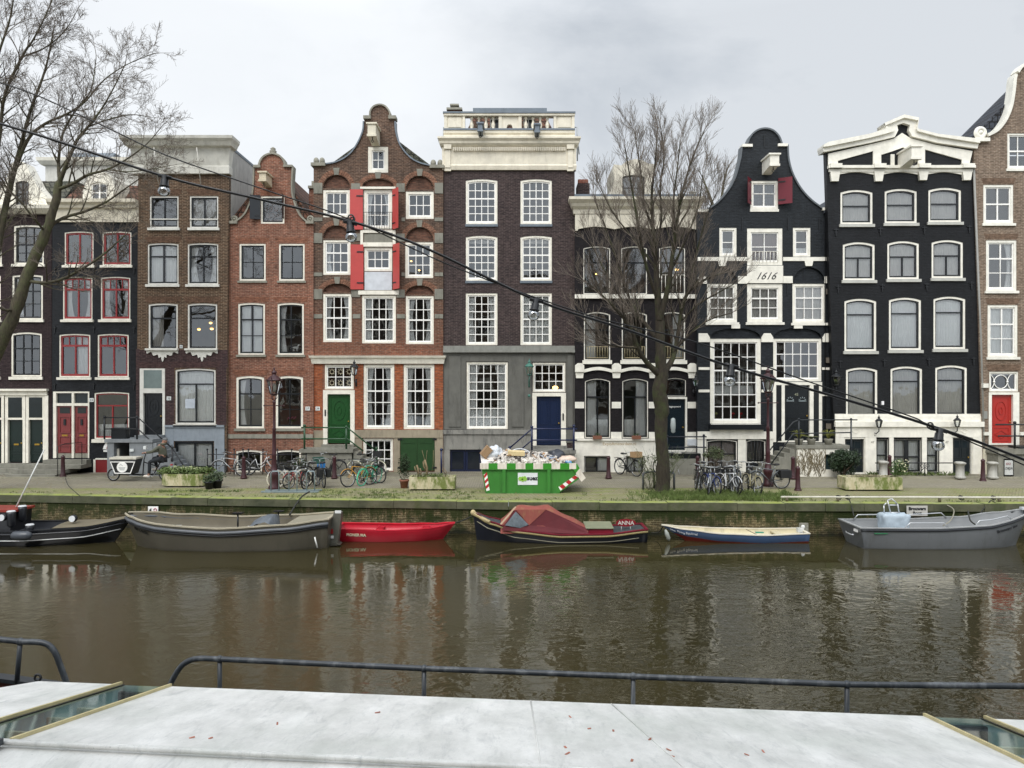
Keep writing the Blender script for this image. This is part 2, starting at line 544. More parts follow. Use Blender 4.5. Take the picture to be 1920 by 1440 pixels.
    def flatarch(s, x0, x1, y1, h, m, n=None):
        n = n or int((x1 - x0) / 2.7); mb = MB(); cx = (x0 + x1) / 2
        for i in range(n):
            u0 = x0 + (x1 - x0) * (i + .1) / n; u1 = x0 + (x1 - x0) * (i + .9) / n
            sp = .12
            q = [(u0, y1), (u1, y1), (u1 + (u1 - cx) * sp, y1 - h), (u0 + (u0 - cx) * sp, y1 - h)]
            mb.prism(s.pts(q), s.y - .008, s.y + .01)
        mb.build('lintel', m, s.o)
    def recess(s, x0, x1, ybase, rise, m, dep=.13):
        X0, Z0 = s.P(x0, ybase); X1, Z1 = s.P(x1, ybase - rise)
        n = 14
        l = [(X0 + (X1 - X0) * (1 - math.cos(PI * i / n)) / 2 * 1.0, Z0 + .03 + (Z1 - Z0 - .03) * math.sin(PI * i / n)) for i in range(n + 1)][::-1]
        l = [(X0 + .001, Z0 + .03)] + [(X1 - .001, Z0 + .03)] + l[1:-1]
        s.holes.append(l)
        MB().add([(x, s.y + dep, z) for x, z in l], [tuple(range(len(l)))]).build('arch_panel', m, s.o)
    def hoist(s, px, py, w=.32, h=.42, L=1.0, m=CREAM):
        X, Z = s.P(px, py)
        mb = MB(); y = s.y
        mb.hexa([(X - w / 2, y - L, Z - h / 2), (X + w / 2, y - L, Z - h / 2), (X + w / 2, y, Z - h * .8), (X - w / 2, y, Z - h * .8),
                 (X - w / 2, y - L, Z + h / 2), (X + w / 2, y - L, Z + h / 2), (X + w / 2, y, Z + h / 2), (X - w / 2, y, Z + h / 2)])
        e = .06
        mb.box(X - w / 2 - e, X + w / 2 + e, y - L - e, y, Z + h / 2, Z + h / 2 + .07)
        mb.box(X - w / 2 - .03, X + w / 2 + .03, y - L - .03, y - L + .12, Z - h / 2 - .04, Z - h / 2 + .06)
        hb = mb.build('hoist_beam', m, s.o)
        k = MB().tube([(X, y - L + .2, Z - h / 2), (X, y - L + .2, Z - h / 2 - .15)], .02).torus((X, y - L + .2, Z - h / 2 - .2), .05, .015, 10, 5)
        k.build('hook', IRON, hb)
    def shutter(s, xh, xe, y0, y1, out, m, bars=True):
        """hinge px, edge px, outward swing in m"""
        Xh, Z1 = s.P(xh, y0); Xe, Z0 = s.P(xe, y1); t = .045
        ya = s.y - .04; yb = s.y - .04 - out
        mb = MB(); mb.hexa([(Xh, ya, Z0), (Xe, yb, Z0), (Xe, yb - t, Z0), (Xh, ya - t, Z0), (Xh, ya, Z1), (Xe, yb, Z1), (Xe, yb - t, Z1), (Xh, ya - t, Z1)])
        sh = mb.build('shutter', m, s.o)
        if bars:
            mb = MB()
            for z in (Z1 - .18 * (Z1 - Z0), Z0 + .13 * (Z1 - Z0)):
                Xm = Xh + (Xe - Xh) * .5; ym = ya + (yb - ya) * .5
                mb.hexa([(Xh, ya - t, z), (Xm, ym - t, z), (Xm, ym - t - .02, z), (Xh, ya - t - .02, z), (Xh, ya - t, z + .06), (Xm, ym - t, z + .06), (Xm, ym - t - .02, z + .06), (Xh, ya - t - .02, z + .06)])
            mb.build('hinge', IRON, sh)
    def finish(s, outline, gable=False, eave=None, roofm=None, ridge=None, sidem=None, rd=None):
        """outline: px polygon of the facade, counter-clockwise from bottom-left"""
        o = s.pts(outline)
        MB().wall(o, s.holes, s.y, .28).build('wall', s.wm, s.o)
        zt = CZ - ((eave if eave is not None else min(q[1] for q in outline)) - 720) * s.k
        xa = min(s.P(q[0], 0)[0] for q in outline[:1] + outline[-1:]); xb = max(q[0] for q in o if q[1] < zt + .2)
        xa = min(q[0] for q in o if q[1] < zt + .2)
        y0, y1 = s.y + .281, s.y + s.depth
        mb = MB()
        for x in (xa + .02, xb - .02):
            mb.add([(x, y0, 0), (x, y1, 0), (x, y1, zt - .03), (x, y0, zt - .03)], [(0, 1, 2, 3)])
        mb.add([(xa, y1, 0), (xb, y1, 0), (xb, y1, zt - .03), (xa, y1, zt - .03)], [(0, 1, 2, 3)])
        mb.build('side_wall', sidem or s.wm, s.o)
        if gable:
            rz = CZ - (ridge[1] - 720) * s.k; rx = (ridge[0] - 960) * s.k
            ov = .05; th = .12; yw = y1; y1 = s.y + rd if rd else y1
            rb = MB()
            for x in (xa - ov, xb + ov):
                a = (x, y0, zt - .05); b_ = (x, y1, zt - .05); c = (rx, y1, rz); d = (rx, y0, rz)
                rb.hexa([a, b_, c, d, (a[0], a[1], a[2] + th), (x, y1, zt - .05 + th), (rx, y1, rz + th), (rx, y0, rz + th)])
            rb.add([(xa, y1, zt), (xb, y1, zt), (rx, y1, rz)], [(0, 1, 2)])
            rb.add([(xa, y0 + .01, zt - .04), (xb, y0 + .01, zt - .04), (rx, y0 + .01, rz)], [(0, 1, 2)])
            if rd: rb.box(xa, xb, y1, yw, zt - .3, zt - .05)
            rb.build('roof', roofm, s.o)
        else:
            MB().box(xa, xb, y0, y1, zt - .16, zt - .031).build('roof', roofm or LEAD, s.o)
        ib = MB()
        ib.box(xa + .05, xb - .05, s.y + 2.4, s.y + 2.45, 0, zt - .2)
        for q in s.storeys:
            z = CZ - (q - 720) * s.k
            ib.box(xa + .05, xb - .05, s.y + .3, s.y + 2.39, z - .12, z + .12)
        n = 0
        ib.build('interior', ROOM, s.o)
def coping(h, pts, w, m, name='coping', front=.08, back=.36):
    """a band of stone following px points on top of a gable"""
    P = [Vector((*h.P(a, b), 0)) for a, b in pts]
    n = len(P); out = []
    for i in range(n):
        t = (P[min(i + 1, n - 1)] - P[max(i - 1, 0)]).normalized()
        nr = Vector((-t.y, t.x, 0))
        out.append(P[i] + nr * w)
    mb = MB()
    for i in range(n - 1):
        a, b, c, d = P[i], P[i + 1], out[i + 1], out[i]
        mb.hexa([(a.x, h.y - front, a.y), (b.x, h.y - front, b.y), (b.x, h.y + back, b.y), (a.x, h.y + back, a.y),
                 (d.x, h.y - front, d.y), (c.x, h.y - front, c.y), (c.x, h.y + back, c.y), (d.x, h.y + back, d.y)])
    return mb.build(name, m, h.o)
def smooth_pts(pts, k=4):
    """Catmull-Rom through px points"""
    out = []
    n = len(pts)
    for i in range(n - 1):
        p0 = pts[max(i - 1, 0)]; p1 = pts[i]; p2 = pts[i + 1]; p3 = pts[min(i + 2, n - 1)]
        for j in range(k):
            t = j / k
            out.append(tuple(.5 * ((2 * p1[c]) + (-p0[c] + p2[c]) * t + (2 * p0[c] - 5 * p1[c] + 4 * p2[c] - p3[c]) * t * t + (-p0[c] + 3 * p1[c] - 3 * p2[c] + p3[c]) * t ** 3) for c in (0, 1)))
    out.append(pts[-1])
    return out
def cornice(h, x0, x1, prof, m, name='cornice', ends=True):
    """prof: list of (py, out m) from top to bottom; box bands between successive rows"""
    mb = MB()
    for (ya, oa), (yb, ob) in zip(prof, prof[1:]):
        X0, Za = h.P(x0, ya); X1, Zb = h.P(x1, yb)
        e0 = oa * .6 if ends else 0; e1 = ob * .6 if ends else 0
        mb.hexa([(X0 - e1, h.y - ob, Zb), (X1 + e1, h.y - ob, Zb), (X1 + e1, h.y + .25, Zb), (X0 - e1, h.y + .25, Zb),
                 (X0 - e0, h.y - oa, Za), (X1 + e0, h.y - oa, Za), (X1 + e0, h.y + .25, Za), (X0 - e0, h.y + .25, Za)])
    return mb.build(name, m, h.o)
def lantern(mb_f, mb_g, c, s=1.0, n=6, crown=False):
    """tapered lantern; c = bottom centre"""
    x, y, z = c
    r0, r1, hh = .13 * s, .24 * s, .46 * s
    for j in range(n):
        a = 2 * PI * (j + .5) / n; b = 2 * PI * (j + 1.5) / n
        p = (x + r0 * math.cos(a), y + r0 * math.sin(a), z); q = (x + r1 * math.cos(a), y + r1 * math.sin(a), z + hh)
        p2 = (x + r0 * math.cos(b), y + r0 * math.sin(b), z); q2 = (x + r1 * math.cos(b), y + r1 * math.sin(b), z + hh)
        mb_f.tube([p, q], .016 * s, 4); mb_f.tube([q, q2], .02 * s, 4); mb_f.tube([p, p2], .016 * s, 4)
        mb_g.add([p, p2, q2, q], [(0, 1, 2, 3)])
        if crown:
            mb_f.add([(x + r1 * 1.12 * math.cos(a - .12), y + r1 * 1.12 * math.sin(a - .12), z + hh + .02), (x + r1 * 1.12 * math.cos(a + .12), y + r1 * 1.12 * math.sin(a + .12), z + hh + .02),
                      (x + r1 * 1.3 * math.cos(a), y + r1 * 1.3 * math.sin(a), z + hh + .14 * s)], [(0, 1, 2)])
    mb_f.lathe([(r1 * 1.15, 0), (r1 * 1.15, .03 * s), (r1 * .95, .06 * s), (r1 * .62, .15 * s), (r1 * .3, .19 * s), (r1 * .28, .23 * s), (r1 * .36, .25 * s), (r1 * .36, .31 * s), (r1 * .18, .34 * s), (.02 * s, .38 * s), (.03 * s, .42 * s), (.005, .47 * s)], x, y, z + hh, 10)
    mb_f.lathe([(r0 * .4, -.06 * s), (r0 * 1.1, 0), (r0 * 1.1, .02)], x, y, z, 8)
def walllamp(h, px, py, s=.8, m=IRON, side=-1, label='lamp'):
    X, Z = h.P(px, py)
    y = h.y - .45
    f = MB(); g = MB()
    lantern(f, g, (X, y, Z), s)
    f.tube([(X, h.y, Z - .45 * s), (X, h.y - .2, Z - .5 * s), (X, y, Z - .3 * s), (X, y, Z - .05)], .022, 6)
    f.tube([(X, h.y - .005, Z - .25 * s), (X, h.y - .03, Z - .7 * s)], .04, 6)
    o = f.build('wall_lamp', m, h.o)
    g.build('lamp_glass', GLASS, o)
    return o
def railing(h, name, m, lines, r=.025, posts=()):
    mb = MB()
    for l in lines: mb.tube(l, r, 6)
    for (x, y, z0, z1) in posts:
        mb.tube([(x, y, z0), (x, y, z1)], r * 1.3, 8); mb.ball((x, y, z1 + .03), r * 2, 8, 6)
    return mb.build(name, m, h.o)
TILEG = brick('grey_roof_tiles', '50504a', '5e5c50', '2e2e2a', stain=.5, stainc='3c4030', bw=.25, rh=.3, ms=.03, bs=1)
TILER = brick('red_roof_tiles', '5c4034', '6c4a3c', '33241e', stain=.5, stainc='3f3a28', bw=.25, rh=.3, ms=.03, bs=1)
TILEB = brick('black_roof_tiles', '3a3f47', '474c54', '1a1c20', stain=.3, bw=.25, rh=.3, ms=.03, bs=1)
BODYW = mat('b2b0aa', .85, var=.15, sc=1.2, dirt=.5, dirtc='5c5a55')
NUMW = mat('dfe3e0', .4, bst=0)
INK = mat('15181c', .5, bst=0)
def sign_num(h, px, py, s, w=8, hh=7):
    X, Z = h.P(px, py); kw = w * h.k / 2; kh = hh * h.k / 2
    o = MB().box(X - kw, X + kw, h.y - .03, h.y, Z - kh, Z + kh).build('number_plate', NUMW, h.o)
    text(o, s, (X, h.y - .034, Z - kh * .6), kh * 1.7, INK, 'numerals')
T2 = ((.3, 2, 1), (.7, 2, 1))
# ---------------------------------------------------------------- A: dark brown house, far left
wA = brick('dark_brown_brick', '281d20', '302426', '3c3231', painted=0, stain=.3, stainc='201a1c', bs=.5)
A = House('canal_house', 'dark brown brick house with two green doors and a cream shopfront, at the left edge', 35.2, -118, 98, wA, (510, 618, 722))
for i, (a, b) in enumerate(((-56, 4), (25, 83), (-112, -72))):
    d = i != 2
    A.win(a, b, 421, 496, ((.5, 3, 2), (.5, 3, 2)), CREAM, DARKSASH, 2, sill=.08)
    A.win(a - 3, b - 2, 514, 600, ((.35, 3, 1), (.65, 3, 2)), CREAM, DARKSASH, 2, sill=.08, cur='L')
    A.win(a - 5, b - 4, 622, 707, ((.35, 3, 1), (.65, 3, 2)), CREAM, DARKSASH, 3, sill=.08, sh=.12)
cornice(A, -118, 97, [(388, .45), (394, .42), (398, .3), (402, .16)], CREAM)
GRND = mat('13231f', .28, var=.1)
for x0, x1 in ((15, 43), (54, 81), (-62, -34), (-24, 4)):
    A.door(x0, x1, 787, 867, GRND, (x0 - 5, x1 + 5, 741, 868), CREAM, 'low' if x0 > 0 else 'std')
    A.part('transom', mat('20282b', .1, bst=0), [(x0 + 1, x1 - 1, 745, 783, .035, -.005)])
    A.part('letter_box', GILT, [(x0 + 9, x0 + 18, 832, 835, -.07, .12)])
A.part('shopfront_cornice', CREAM, [(-110, 92, 729, 733, .22, 0), (-108, 90, 733.2, 741, .1, 0)])
A.part('pilaster', CREAM, [(85.2, 91.5, 741.3, 868, .06, .02)])
A.part('pilaster', CREAM, [(4.5, 9, 741.3, 868, .07, .02)])
A.part('steps', STONEG, [(-70, 55, 868.3, 875, .35, 0), (-75, 55, 875.3, 882, .75, 0), (-80, 56, 882.3, 889, 1.15, 0)])
A.finish([(-118, 889), (97, 889), (97, 402), (-118, 402)], eave=395, roofm=TILEG)
# steep roof and dormers behind the cornice
def slope(h, x0, x1, y0, y1, back, m, name='roof_slope', in0=0, in1=0):
    X0, Z0 = h.P(x0, y0); X1, Z1 = h.P(x1, y1)
    MB().hexa([(X0, h.y + .3, Z0), (X1, h.y + .3, Z0), (X1, h.y + 8, Z0), (X0, h.y + 8, Z0), (X0 + in0, h.y + back, Z1), (X1 - in1, h.y + back, Z1), (X1 - in1, h.y + 6, Z1), (X0 + in0, h.y + 6, Z1)]).build(name, m, h.o)
slope(A, -118, 97, 394, 318, 2.0, TILEG)
def dormer(h, pts, win, m=CREAM, dep=1.6, sa=WHITE, bands=((1, 2, 2),)):
    """dormer front as a little wall with a window and a body running back into the roof"""
    P = h.pts(pts); y = h.y + .18
    x0, x1, y0, y1 = win
    X0, Z1 = h.P(x0, y0); X1, Z0 = h.P(x1, y1)
    l = arcloop(X0, X1, Z0, Z1, .08)
    D_ = MB().wall(P, [l], y, dep).build('dormer', m, h.o)
    i = arcloop(X0 + .06, X1 - .06, Z0 + .06, Z1 - .06, .07)
    sm = MB().ring(arcloop(X0 + .002, X1 - .002, Z0 + .002, Z1 - .002, .08), i, y + .05, y + .12)
    sm.box((X0 + X1) / 2 - .03, (X0 + X1) / 2 + .03, y + .053, y + .115, Z0 + .05, Z1 - .05)
    for q in range(1, bands[0][2]):
        z = Z0 + (Z1 - Z0) * q / bands[0][2]; sm.box(X0 + .05, X1 - .05, y + .06, y + .11, z - .02, z + .02)
    sm.build('dormer_window', sa, D_)
    MB().add([(x, y + .09, z) for x, z in i], [tuple(range(len(i)))]).build('pane', GLASS, D_)
    MB().add([(X0 - .1, y + .6, Z0 - .1), (X1 + .1, y + .6, Z0 - .1), (X1 + .1, y + .6, Z1 + .1), (X0 - .1, y + .6, Z1 + .1)], [(0, 1, 2, 3)]).build('curtain', CURTG, D_)
dormer(A, [(-12, 388), (84, 388), (84, 370), (64, 345), (42, 303), (30, 299), (18, 303), (4, 340), (-12, 370)], (24, 49, 337, 385), sa=DARKSASH, dep=.7)
# ---------------------------------------------------------------- B: narrow black house with red sashes
wB = brick('black_painted_brick', '131519', '17191d', '121417', painted=1, stain=.4, stainc='2a2c30', bs=.8)
B = House('canal_house', 'narrow black house with dark red window sashes and two red front doors', 35.1, 98, 262, wB, (510, 616, 722))
for x0, x1 in ((120, 176), (191, 247)):
    B.win(x0, x1, 433, 498, ((1, 2, 1),), CREAM, REDSASH, 2, sill=.1, sw=.075, fw=.07)
    B.win(x0 - 3, x1 - 2, 518, 600, ((.27, 4, 1), (.73, 2, 1)), CREAM, REDSASH, 2, sill=.1, sw=.075, fw=.07, cur='LR')
B.win(110, 170, 625, 708, ((.24, 4, 1), (.76, 2, 1)), CREAM, REDSASH, 2, sill=.1, sw=.075, fw=.08, cur='r')
B.win(182, 242, 625, 708, ((.24, 4, 1), (.76, 2, 1)), CREAM, REDSASH, 2, sill=.1, sw=.075, fw=.08)
B.win(176, 243, 734, 824, ((.27, 1, 1), (.73, 2, 1)), CREAM, REDSASH, 2, sill=.12, sh=.14, fw=.08, cur='H')
RED = mat('7c3534', .35, var=.08)
B.hole(100, 168, 734, 859)
X0, Z1 = B.P(100, 734); X1, Z0 = B.P(168, 859)
mb = MB()
for a, b in ((100.2, 105.8), (135, 139), (165.4, 167.8)): B.b(mb, a, b, 734.2, 858.8, .03, .2)
for a, b in ((105.9, 134.9), (139.1, 165.3)):
    B.b(mb, a, b, 734.2, 737, .028, .2); B.b(mb, a, b, 756, 761, .028, .2)
mb.build('door_frame', CREAM, B.o)
for a, b in ((106, 134.8), (139.2, 165.2)):
    d = B.part('door', RED, [(a, b, 761.2, 850, -.06, .12)])
    pm = MB()
    for y0, y1 in ((781, 812), (818, 833), (836, 848)):
        Xa, Za = B.P(a + 4, y0); Xb, Zb = B.P(b - 4, y1)
        pm.ring([(Xa, Zb), (Xb, Zb), (Xb, Za), (Xa, Za)], [(Xa + .04, Zb + .03), (Xb - .04, Zb + .03), (Xb - .04, Za - .03), (Xa + .04, Za - .03)], B.y + .03, B.y + .07)
    pm.build('panel_moulding', RED, d)
    B.part('door_window', mat('2a3032', .1, bst=0), [(a + 5, b - 5, 764, 775, -.05, .1)], d)
    B.part('letter_box', GILT, [(a + 9, b - 9, 815, 818, -.04, .1)], d)
    B.part('handle', IRON, [((a + b) / 2 - 2, (a + b) / 2 + 2, 786, 797, -.02, .1)], d)
    B.part('transom', mat('262e32', .1, bst=0), [(a, b, 737.2, 755.8, -.08, .1)])
B.part('threshold', STONE, [(100.5, 167.5, 850.3, 858.7, -.02, .2)])
B.part('hatch', mat('7a1f22', .4), [(180, 214, 862, 888, .03, 0)])
B.part('hatch_frame', CREAM, [(176, 179.8, 861.5, 889, .05, 0), (179.9, 214, 859, 861.6, .05, 0)])
B.part('steps', STONEG, [(90, 171, 861, 868, .4, 0), (58, 172, 868.3, 875, .9, 0), (56, 150, 875.3, 882, 1.3, 0), (56, 145, 882.3, 889, 1.7, 0)])
railing(B, 'step_rail', IRON, [[(*B.P(147, 889)[:1], B.y - 1.6, 0), (B.P(147, 0)[0], B.y - 1.6, 1.35), (B.P(150, 0)[0], B.y - 1.2, 1.45), (B.P(165, 0)[0], B.y - .5, 1.45), (B.P(165, 0)[0], B.y - .5, .3)]], .018)
sign_num(B, 172, 750, '33')
pl = MB()   # small red and white figure plaque
B.b(pl, 195, 216, 844, 847, .05, 0); B.poly('plaque', PURE, [(194, 842), (204, 843), (209, 836), (213, 833), (208, 826), (200, 829), (196, 836)], .06)
B.poly('plaque', mat('8a1e22', .4), [(201, 841), (216, 843), (215, 837), (207, 833), (209, 829), (204, 827), (203, 833)], .075)
pl.build('plaque_ledge', PURE, B.o); B.part('small_notice', PURE, [(210, 217, 826, 831, .03, 0)])
cornice(B, 98, 262, [(377, .5), (383, .48), (387, .34), (392, .3), (394, .16), (417, .1)], mat('e0d8c4', .45, dirt=.3, dirtc='9d9580'), ends=False)
B.anchors([[(px - .8, px + .8, py - 6, py + 6, .04, 0), (px - 3, px + 3, py - 4, py - 2.6, .05, 0)] for py in (507, 618, 724) for px in (103, 176, 252)])
B.finish([(97.3, 889), (259, 889), (262, 417), (98, 417)], eave=385, roofm=TILEG)
slope(B, 98, 262, 385, 325, 2.2, TILER, in1=1.0)
dormer(B, [(151, 380), (212, 380), (212, 355), (205, 330), (196, 322), (180, 317), (167, 322), (160, 332), (151, 355)], (166, 197, 340, 378))
# ---------------------------------------------------------------- C: brown brick with big grey-white cornice
wC = brick('brown_brick', '453426', '5c4432', '8a7966', stain=.35, stainc='2c2422', bs=.5)
wC2 = brick('wine_brown_brick', '37282a', '432f30', '564845', stain=.3, stainc='251d1e', bs=.5)
CF = mat('dad8cf', .5, dirt=.3, dirtc='a09a8c')
Cc = House('canal_house', 'tall brown brick house with a deep grey-white cornice and scrolled white sills', 35.0, 256, 429, wC, (445, 548, 676))
BR = brick('brown_arch_brick', '5c4536', '6a5242', '6a5242')
for a, b in ((280, 335.5), (355, 410)):
    w = Cc.win(a, b, 367, 428, ((1, 2, 1),), CF, DARKSASH, 0, sill=.1, fw=.08, cur='F' if a > 300 else None, cm=CURTG)
    Cc.part('guard_bar', CF, [(a + 1, b - 1, 410, 412, .02, 0)], w)
    Cc.win(a - 4 if a < 300 else a - 4, b, 455, 534, ((.3, 2, 1), (.7, 2, 1)), CF, DARKSASH, 2, sill=.1, fw=.08, cur='lr' if a < 300 else 'LR')
    Cc.flatarch(a - 2, b + 2, 366, 11, BR); Cc.flatarch(a - 5, b + 2, 454, 11, BR)
for a, b in ((277.5, 334), (351, 408)):
    Cc.win(a, b, 568, 656, ((.3, 1, 1), (.7, 1, 1)), CF, DARKSASH, 2, fw=.09, cur='l' if a < 300 else None, cm=CURTG)
    Cc.flatarch(a - 3, b + 3, 567, 11, BR)
    c = (a + b) / 2
    Cc.part('sill', CF, [(a - 3, b + 1, 653.5, 657, .16, 0)])
    Cc.poly('scroll_apron', CF, smooth_pts([(a - 2, 657.2), (a - 1, 663), (a + 7, 660), (a + 11, 667), (a + 19, 665), (c - 7, 671), (c - 3, 669), (c - 2, 674), (c, 678), (c + 2, 674), (c + 3, 669), (c + 7, 671), (b - 20, 665), (b - 12, 667), (b - 8, 660), (b, 663), (b, 657.2)], 3), .06)
Cc.door(269, 305, 737, 816, mat('15191d', .25), (262.5, 309.5, 691, 817), CF, 'orn')
Cc.part('transom', mat('6e7b78', .12, bst=0), [(270, 304, 694, 728, .034, -.005)])
Cc.win(328, 405, 690, 796, ((.26, 1, 1), (.74, 2, 1)), CF, DARKSASH, 3, sill=.1, fw=.09, cur='F', blind=.12)
Cc.part('paper_notice', mat('b9c0c8', .6, bst=0), [(346, 364, 748, 766, -.085, .09)])
Cc.flatarch(322, 410, 689, 11, brick('wine_arch', '4a3535', '503a38', '4a3a38')); Cc.flatarch(258, 314, 690, 11, brick('wine_arch2', '4a3535', '503a38', '4a3a38'))
GB = mat('8b939a', .5, dirt=.4, dirtc='6d7378')
Cc.part('lower_wall', wC2, [(255, 261.9, 654, 888, .004, 0), (262.1, 427, 656, 689.5, .004, 0), (310, 327, 689.7, 797, .004, 0), (405.4, 424.5, 689.7, 797, .004, 0)])
Cc.part('plinth', GB, [(310.5, 421, 797, 801, .1, 0), (310.5, 326, 801.2, 889, .03, 0), (402, 421, 801.2, 889, .03, 0), (326.2, 401.8, 801.2, 826.8, .03, 0)])
Cc.win(326.5, 401.5, 827, 880, ((1, 2, 1),), DARKSASH, DARKSASH, 0, fw=.08, cur='F')
prof = [(263, .75), (268, .72), (273, .6), (279, .5), (281, .28), (285, .25), (312, .12), (314, .18), (327, .16)]
cornice(Cc, 256, 428, prof, mat('d2d0c6', .5, dirt=.45, dirtc='97917f'), ends=True)
for px in (299, 378): railing(Cc, 'cornice_rod', CF, [[(*Cc.P(px, 283)[:1], Cc.y - .55, Cc.P(0, 283)[1]), (Cc.P(px, 0)[0], Cc.y - .1, Cc.P(0, 346)[1])]], .02)
sign_num(Cc, 317, 747, '35'); sign_num(Cc, 340, 650, '8', 5, 6)
Cc.finish([(256, 889), (424, 889), (429, 327), (259, 327)], eave=268, sidem=BODYW)
# stoop
GS = mat('84888a', .7, var=.15, dirt=.5, dirtc='5d6061')
sx = lambda p: Cc.P(p, 0)[0]; y = Cc.y
mb = MB(); lz = Cc.P(0, 820)[1]
mb.box(sx(224), sx(311), y - 1.3, y, lz - .14, lz); mb.box(sx(228), sx(240), y - 1.25, y, 0, lz - .15); mb.box(sx(268), sx(310), y - 1.25, y, 0, lz - .15)
mb.box(sx(262), sx(310), y - .5, y - .03, lz, lz + .12)
n = 9
for i in range(n):
    mb.box(sx(311) + i * .155, sx(311) + (i + 1) * .155, y - 1.25, y, 0, lz - (i + 1) * lz / (n + 1))
mb.build('stoop', GS, Cc.o)
Cc.part('mouldings', CREAM, [(240.3, 244, 838, 889, 1.0, -.9)])
z0 = lz; e = sx(311)
railing(Cc, 'stoop_railing', IRON, [[(sx(222), y - 1.2, z0 + .95), (sx(283), y - 1.2, z0 + .95), (sx(345), y - 1.2, z0 - .4)], [(sx(222), y - 1.2, z0 + .45), (sx(283), y - 1.2, z0 + .45), (sx(372), y - 1.2, .05)], [(sx(345), y - 1.2, z0 - .4), (sx(378), y - 1.2, 0.0)]], .03,
        [(sx(281), y - 1.2, z0, z0 + .95), (sx(222), y - 1.2, z0, z0 + .95), (sx(345), y - 1.2, 0, z0 - .4)])
Cc.part('house_number_plate', NUMW, [(270, 277, 837, 842, 1.32, -1.3)])
Cc.part('bench_box', BLACKP, [(230, 256, 800, 819.8, 1.0, -.6)])
# ---------------------------------------------------------------- D: red brick neck gable
wD = brick('soft_red_brick', '734536', '885440', '9c8270', stain=.5, stainc='55423a', light='96796a', bs=.4)
Dd = House('canal_house', 'narrow red brick neck-gable house with small stone finial and dark attic shutters', 35.2, 424, 588, wD, (440, 548, 690))
BR = brick('red_arch_brick', '94654f', '7c5240', '7c5240')
Dd.win(488, 534, 367, 420, ((1, 1, 1),), CREAM, DARKSASH, 0, fw=.1)
DG = mat('161c22', .35)
Dd.shutter(489, 471, 367, 412, .12, DG); Dd.shutter(533, 536, 367, 412, .5, DG)
Dd.hoist(504, 341, .3, .34, .9, mat('cbbfa5', .5))
Dd.flatarch(490, 533, 366, 9, BR)
for i, (a, b) in enumerate(((448, 499), (522, 572))):
    Dd.win(a, b, 456, 527, ((1, 2, 2),), CREAM, DARKSASH, 0, sill=.06, sillm=STONE, fw=.1, sh=.08); Dd.flatarch(a - 4, b + 4, 455, 10, BR)
    Dd.win(a - 2.5, b - 1.5, 567, 666, ((.3, 2, 1), (.7, 2, 2)), CREAM, DARKSASH, 2, sill=.08, sillm=STONE, fw=.1, cur='lr' if i == 0 else 'L', sh=.08); Dd.flatarch(a - 6, b + 3, 566, 10, BR)
    Dd.win(a - 6, b - 3, 704, 804, ((.32, 2, 1), (.68, 2, 2)), CREAM, DARKSASH, 3, sill=.1, sillm=STONE, fw=.12, cur='L' if i == 0 else None, sh=.1, blind=.08); Dd.flatarch(a - 9, b + 1, 703, 10, BR)
    Dd.win(a - 6, b - 7, 843, 886, ((1, 1, 1),), CREAM, DARKSASH, 2, fw=.1)
Dd.part('stone_band', STONE, [(422.5, 587, 814, 822, .05, 0)])
sign_num(Dd, 577, 766, '37')
g = smooth_pts([(478, 313), (475.5, 362), (466, 392), (455, 408), (440, 418)])
g2 = smooth_pts([(548, 312), (546, 350), (549, 373), (560, 402), (576, 418)])
hd = smooth_pts([(487, 312), (490, 302), (497, 294), (507, 290), (514, 290), (524, 294), (531, 302), (533, 311)], 2)
Dd.finish([(421, 889), (587.5, 889), (587.5, 418)] + g2[::-1] + [(548, 312)] + hd[::-1] + [(478, 313)] + g + [(429, 418)], gable=True, eave=425, ridge=(512, 306), roofm=TILER, sidem=BODYW)
coping(Dd, g[::-1], .07, STONE); coping(Dd, g2, .07, STONE); coping(Dd, hd, .08, STONE)
Dd.parts('shoulder_stone', STONE, [(476, 489, 310, 315, .12, .38), (532, 549, 310, 314, .12, .38), (428, 446, 415, 420, .12, .38), (574, 588.3, 415, 420, .12, .38)])
for px in (438, 581):
    mb = MB(); X, Z = Dd.P(px, 410); mb.torus((X, Dd.y + .1, Z), .12, .055, 14, 6); mb.ball((X, Dd.y + .1, Z), .07)
    mb.build('volute', STONE, Dd.o)
X, Z = Dd.P(510.5, 289); MB().lathe([(.16, 0), (.13, .08), (.17, .16), (.1, .24), (.13, .28), (.02, .36)], X, Dd.y + .12, Z, 10).build('finial', STONE, Dd.o)
ch = MB(); Dd.b(ch, 563, 588, 338, 410, -1.5, 2.3); ch.build('chimney', wD, Dd.o)
c = MB(); Dd.b(c, 562, 589, 333, 338, -1.4, 2.4); Dd.b(c, 567, 573, 322, 333, -1.6, 1.9); Dd.b(c, 576, 582, 322, 333, -1.6, 1.9); c.build('chimney_cap', STONE, Dd.o)
fx = MB()
for a, b in ((405, 470), (480, 585)):
    Xa = Dd.P(a, 0)[0]; Xb = Dd.P(b, 0)[0]; yy = Dd.y - 1.0
    for z in (.45, .95): fx.tube([(Xa, yy, z), (Xb, yy, z)], .018)
    k = 4
    for i in range(k + 1): x = Xa + (Xb - Xa) * i / k; fx.tube([(x, yy, 0), (x, yy, 1.15)], .025); fx.ball((x, yy, 1.17), .045, 8, 6)
centre_origin(tag(fx.build('iron_fence', IRON), 'low black iron fence in front of the red neck-gable house', 'fence'), (-10, 34.2, 0))
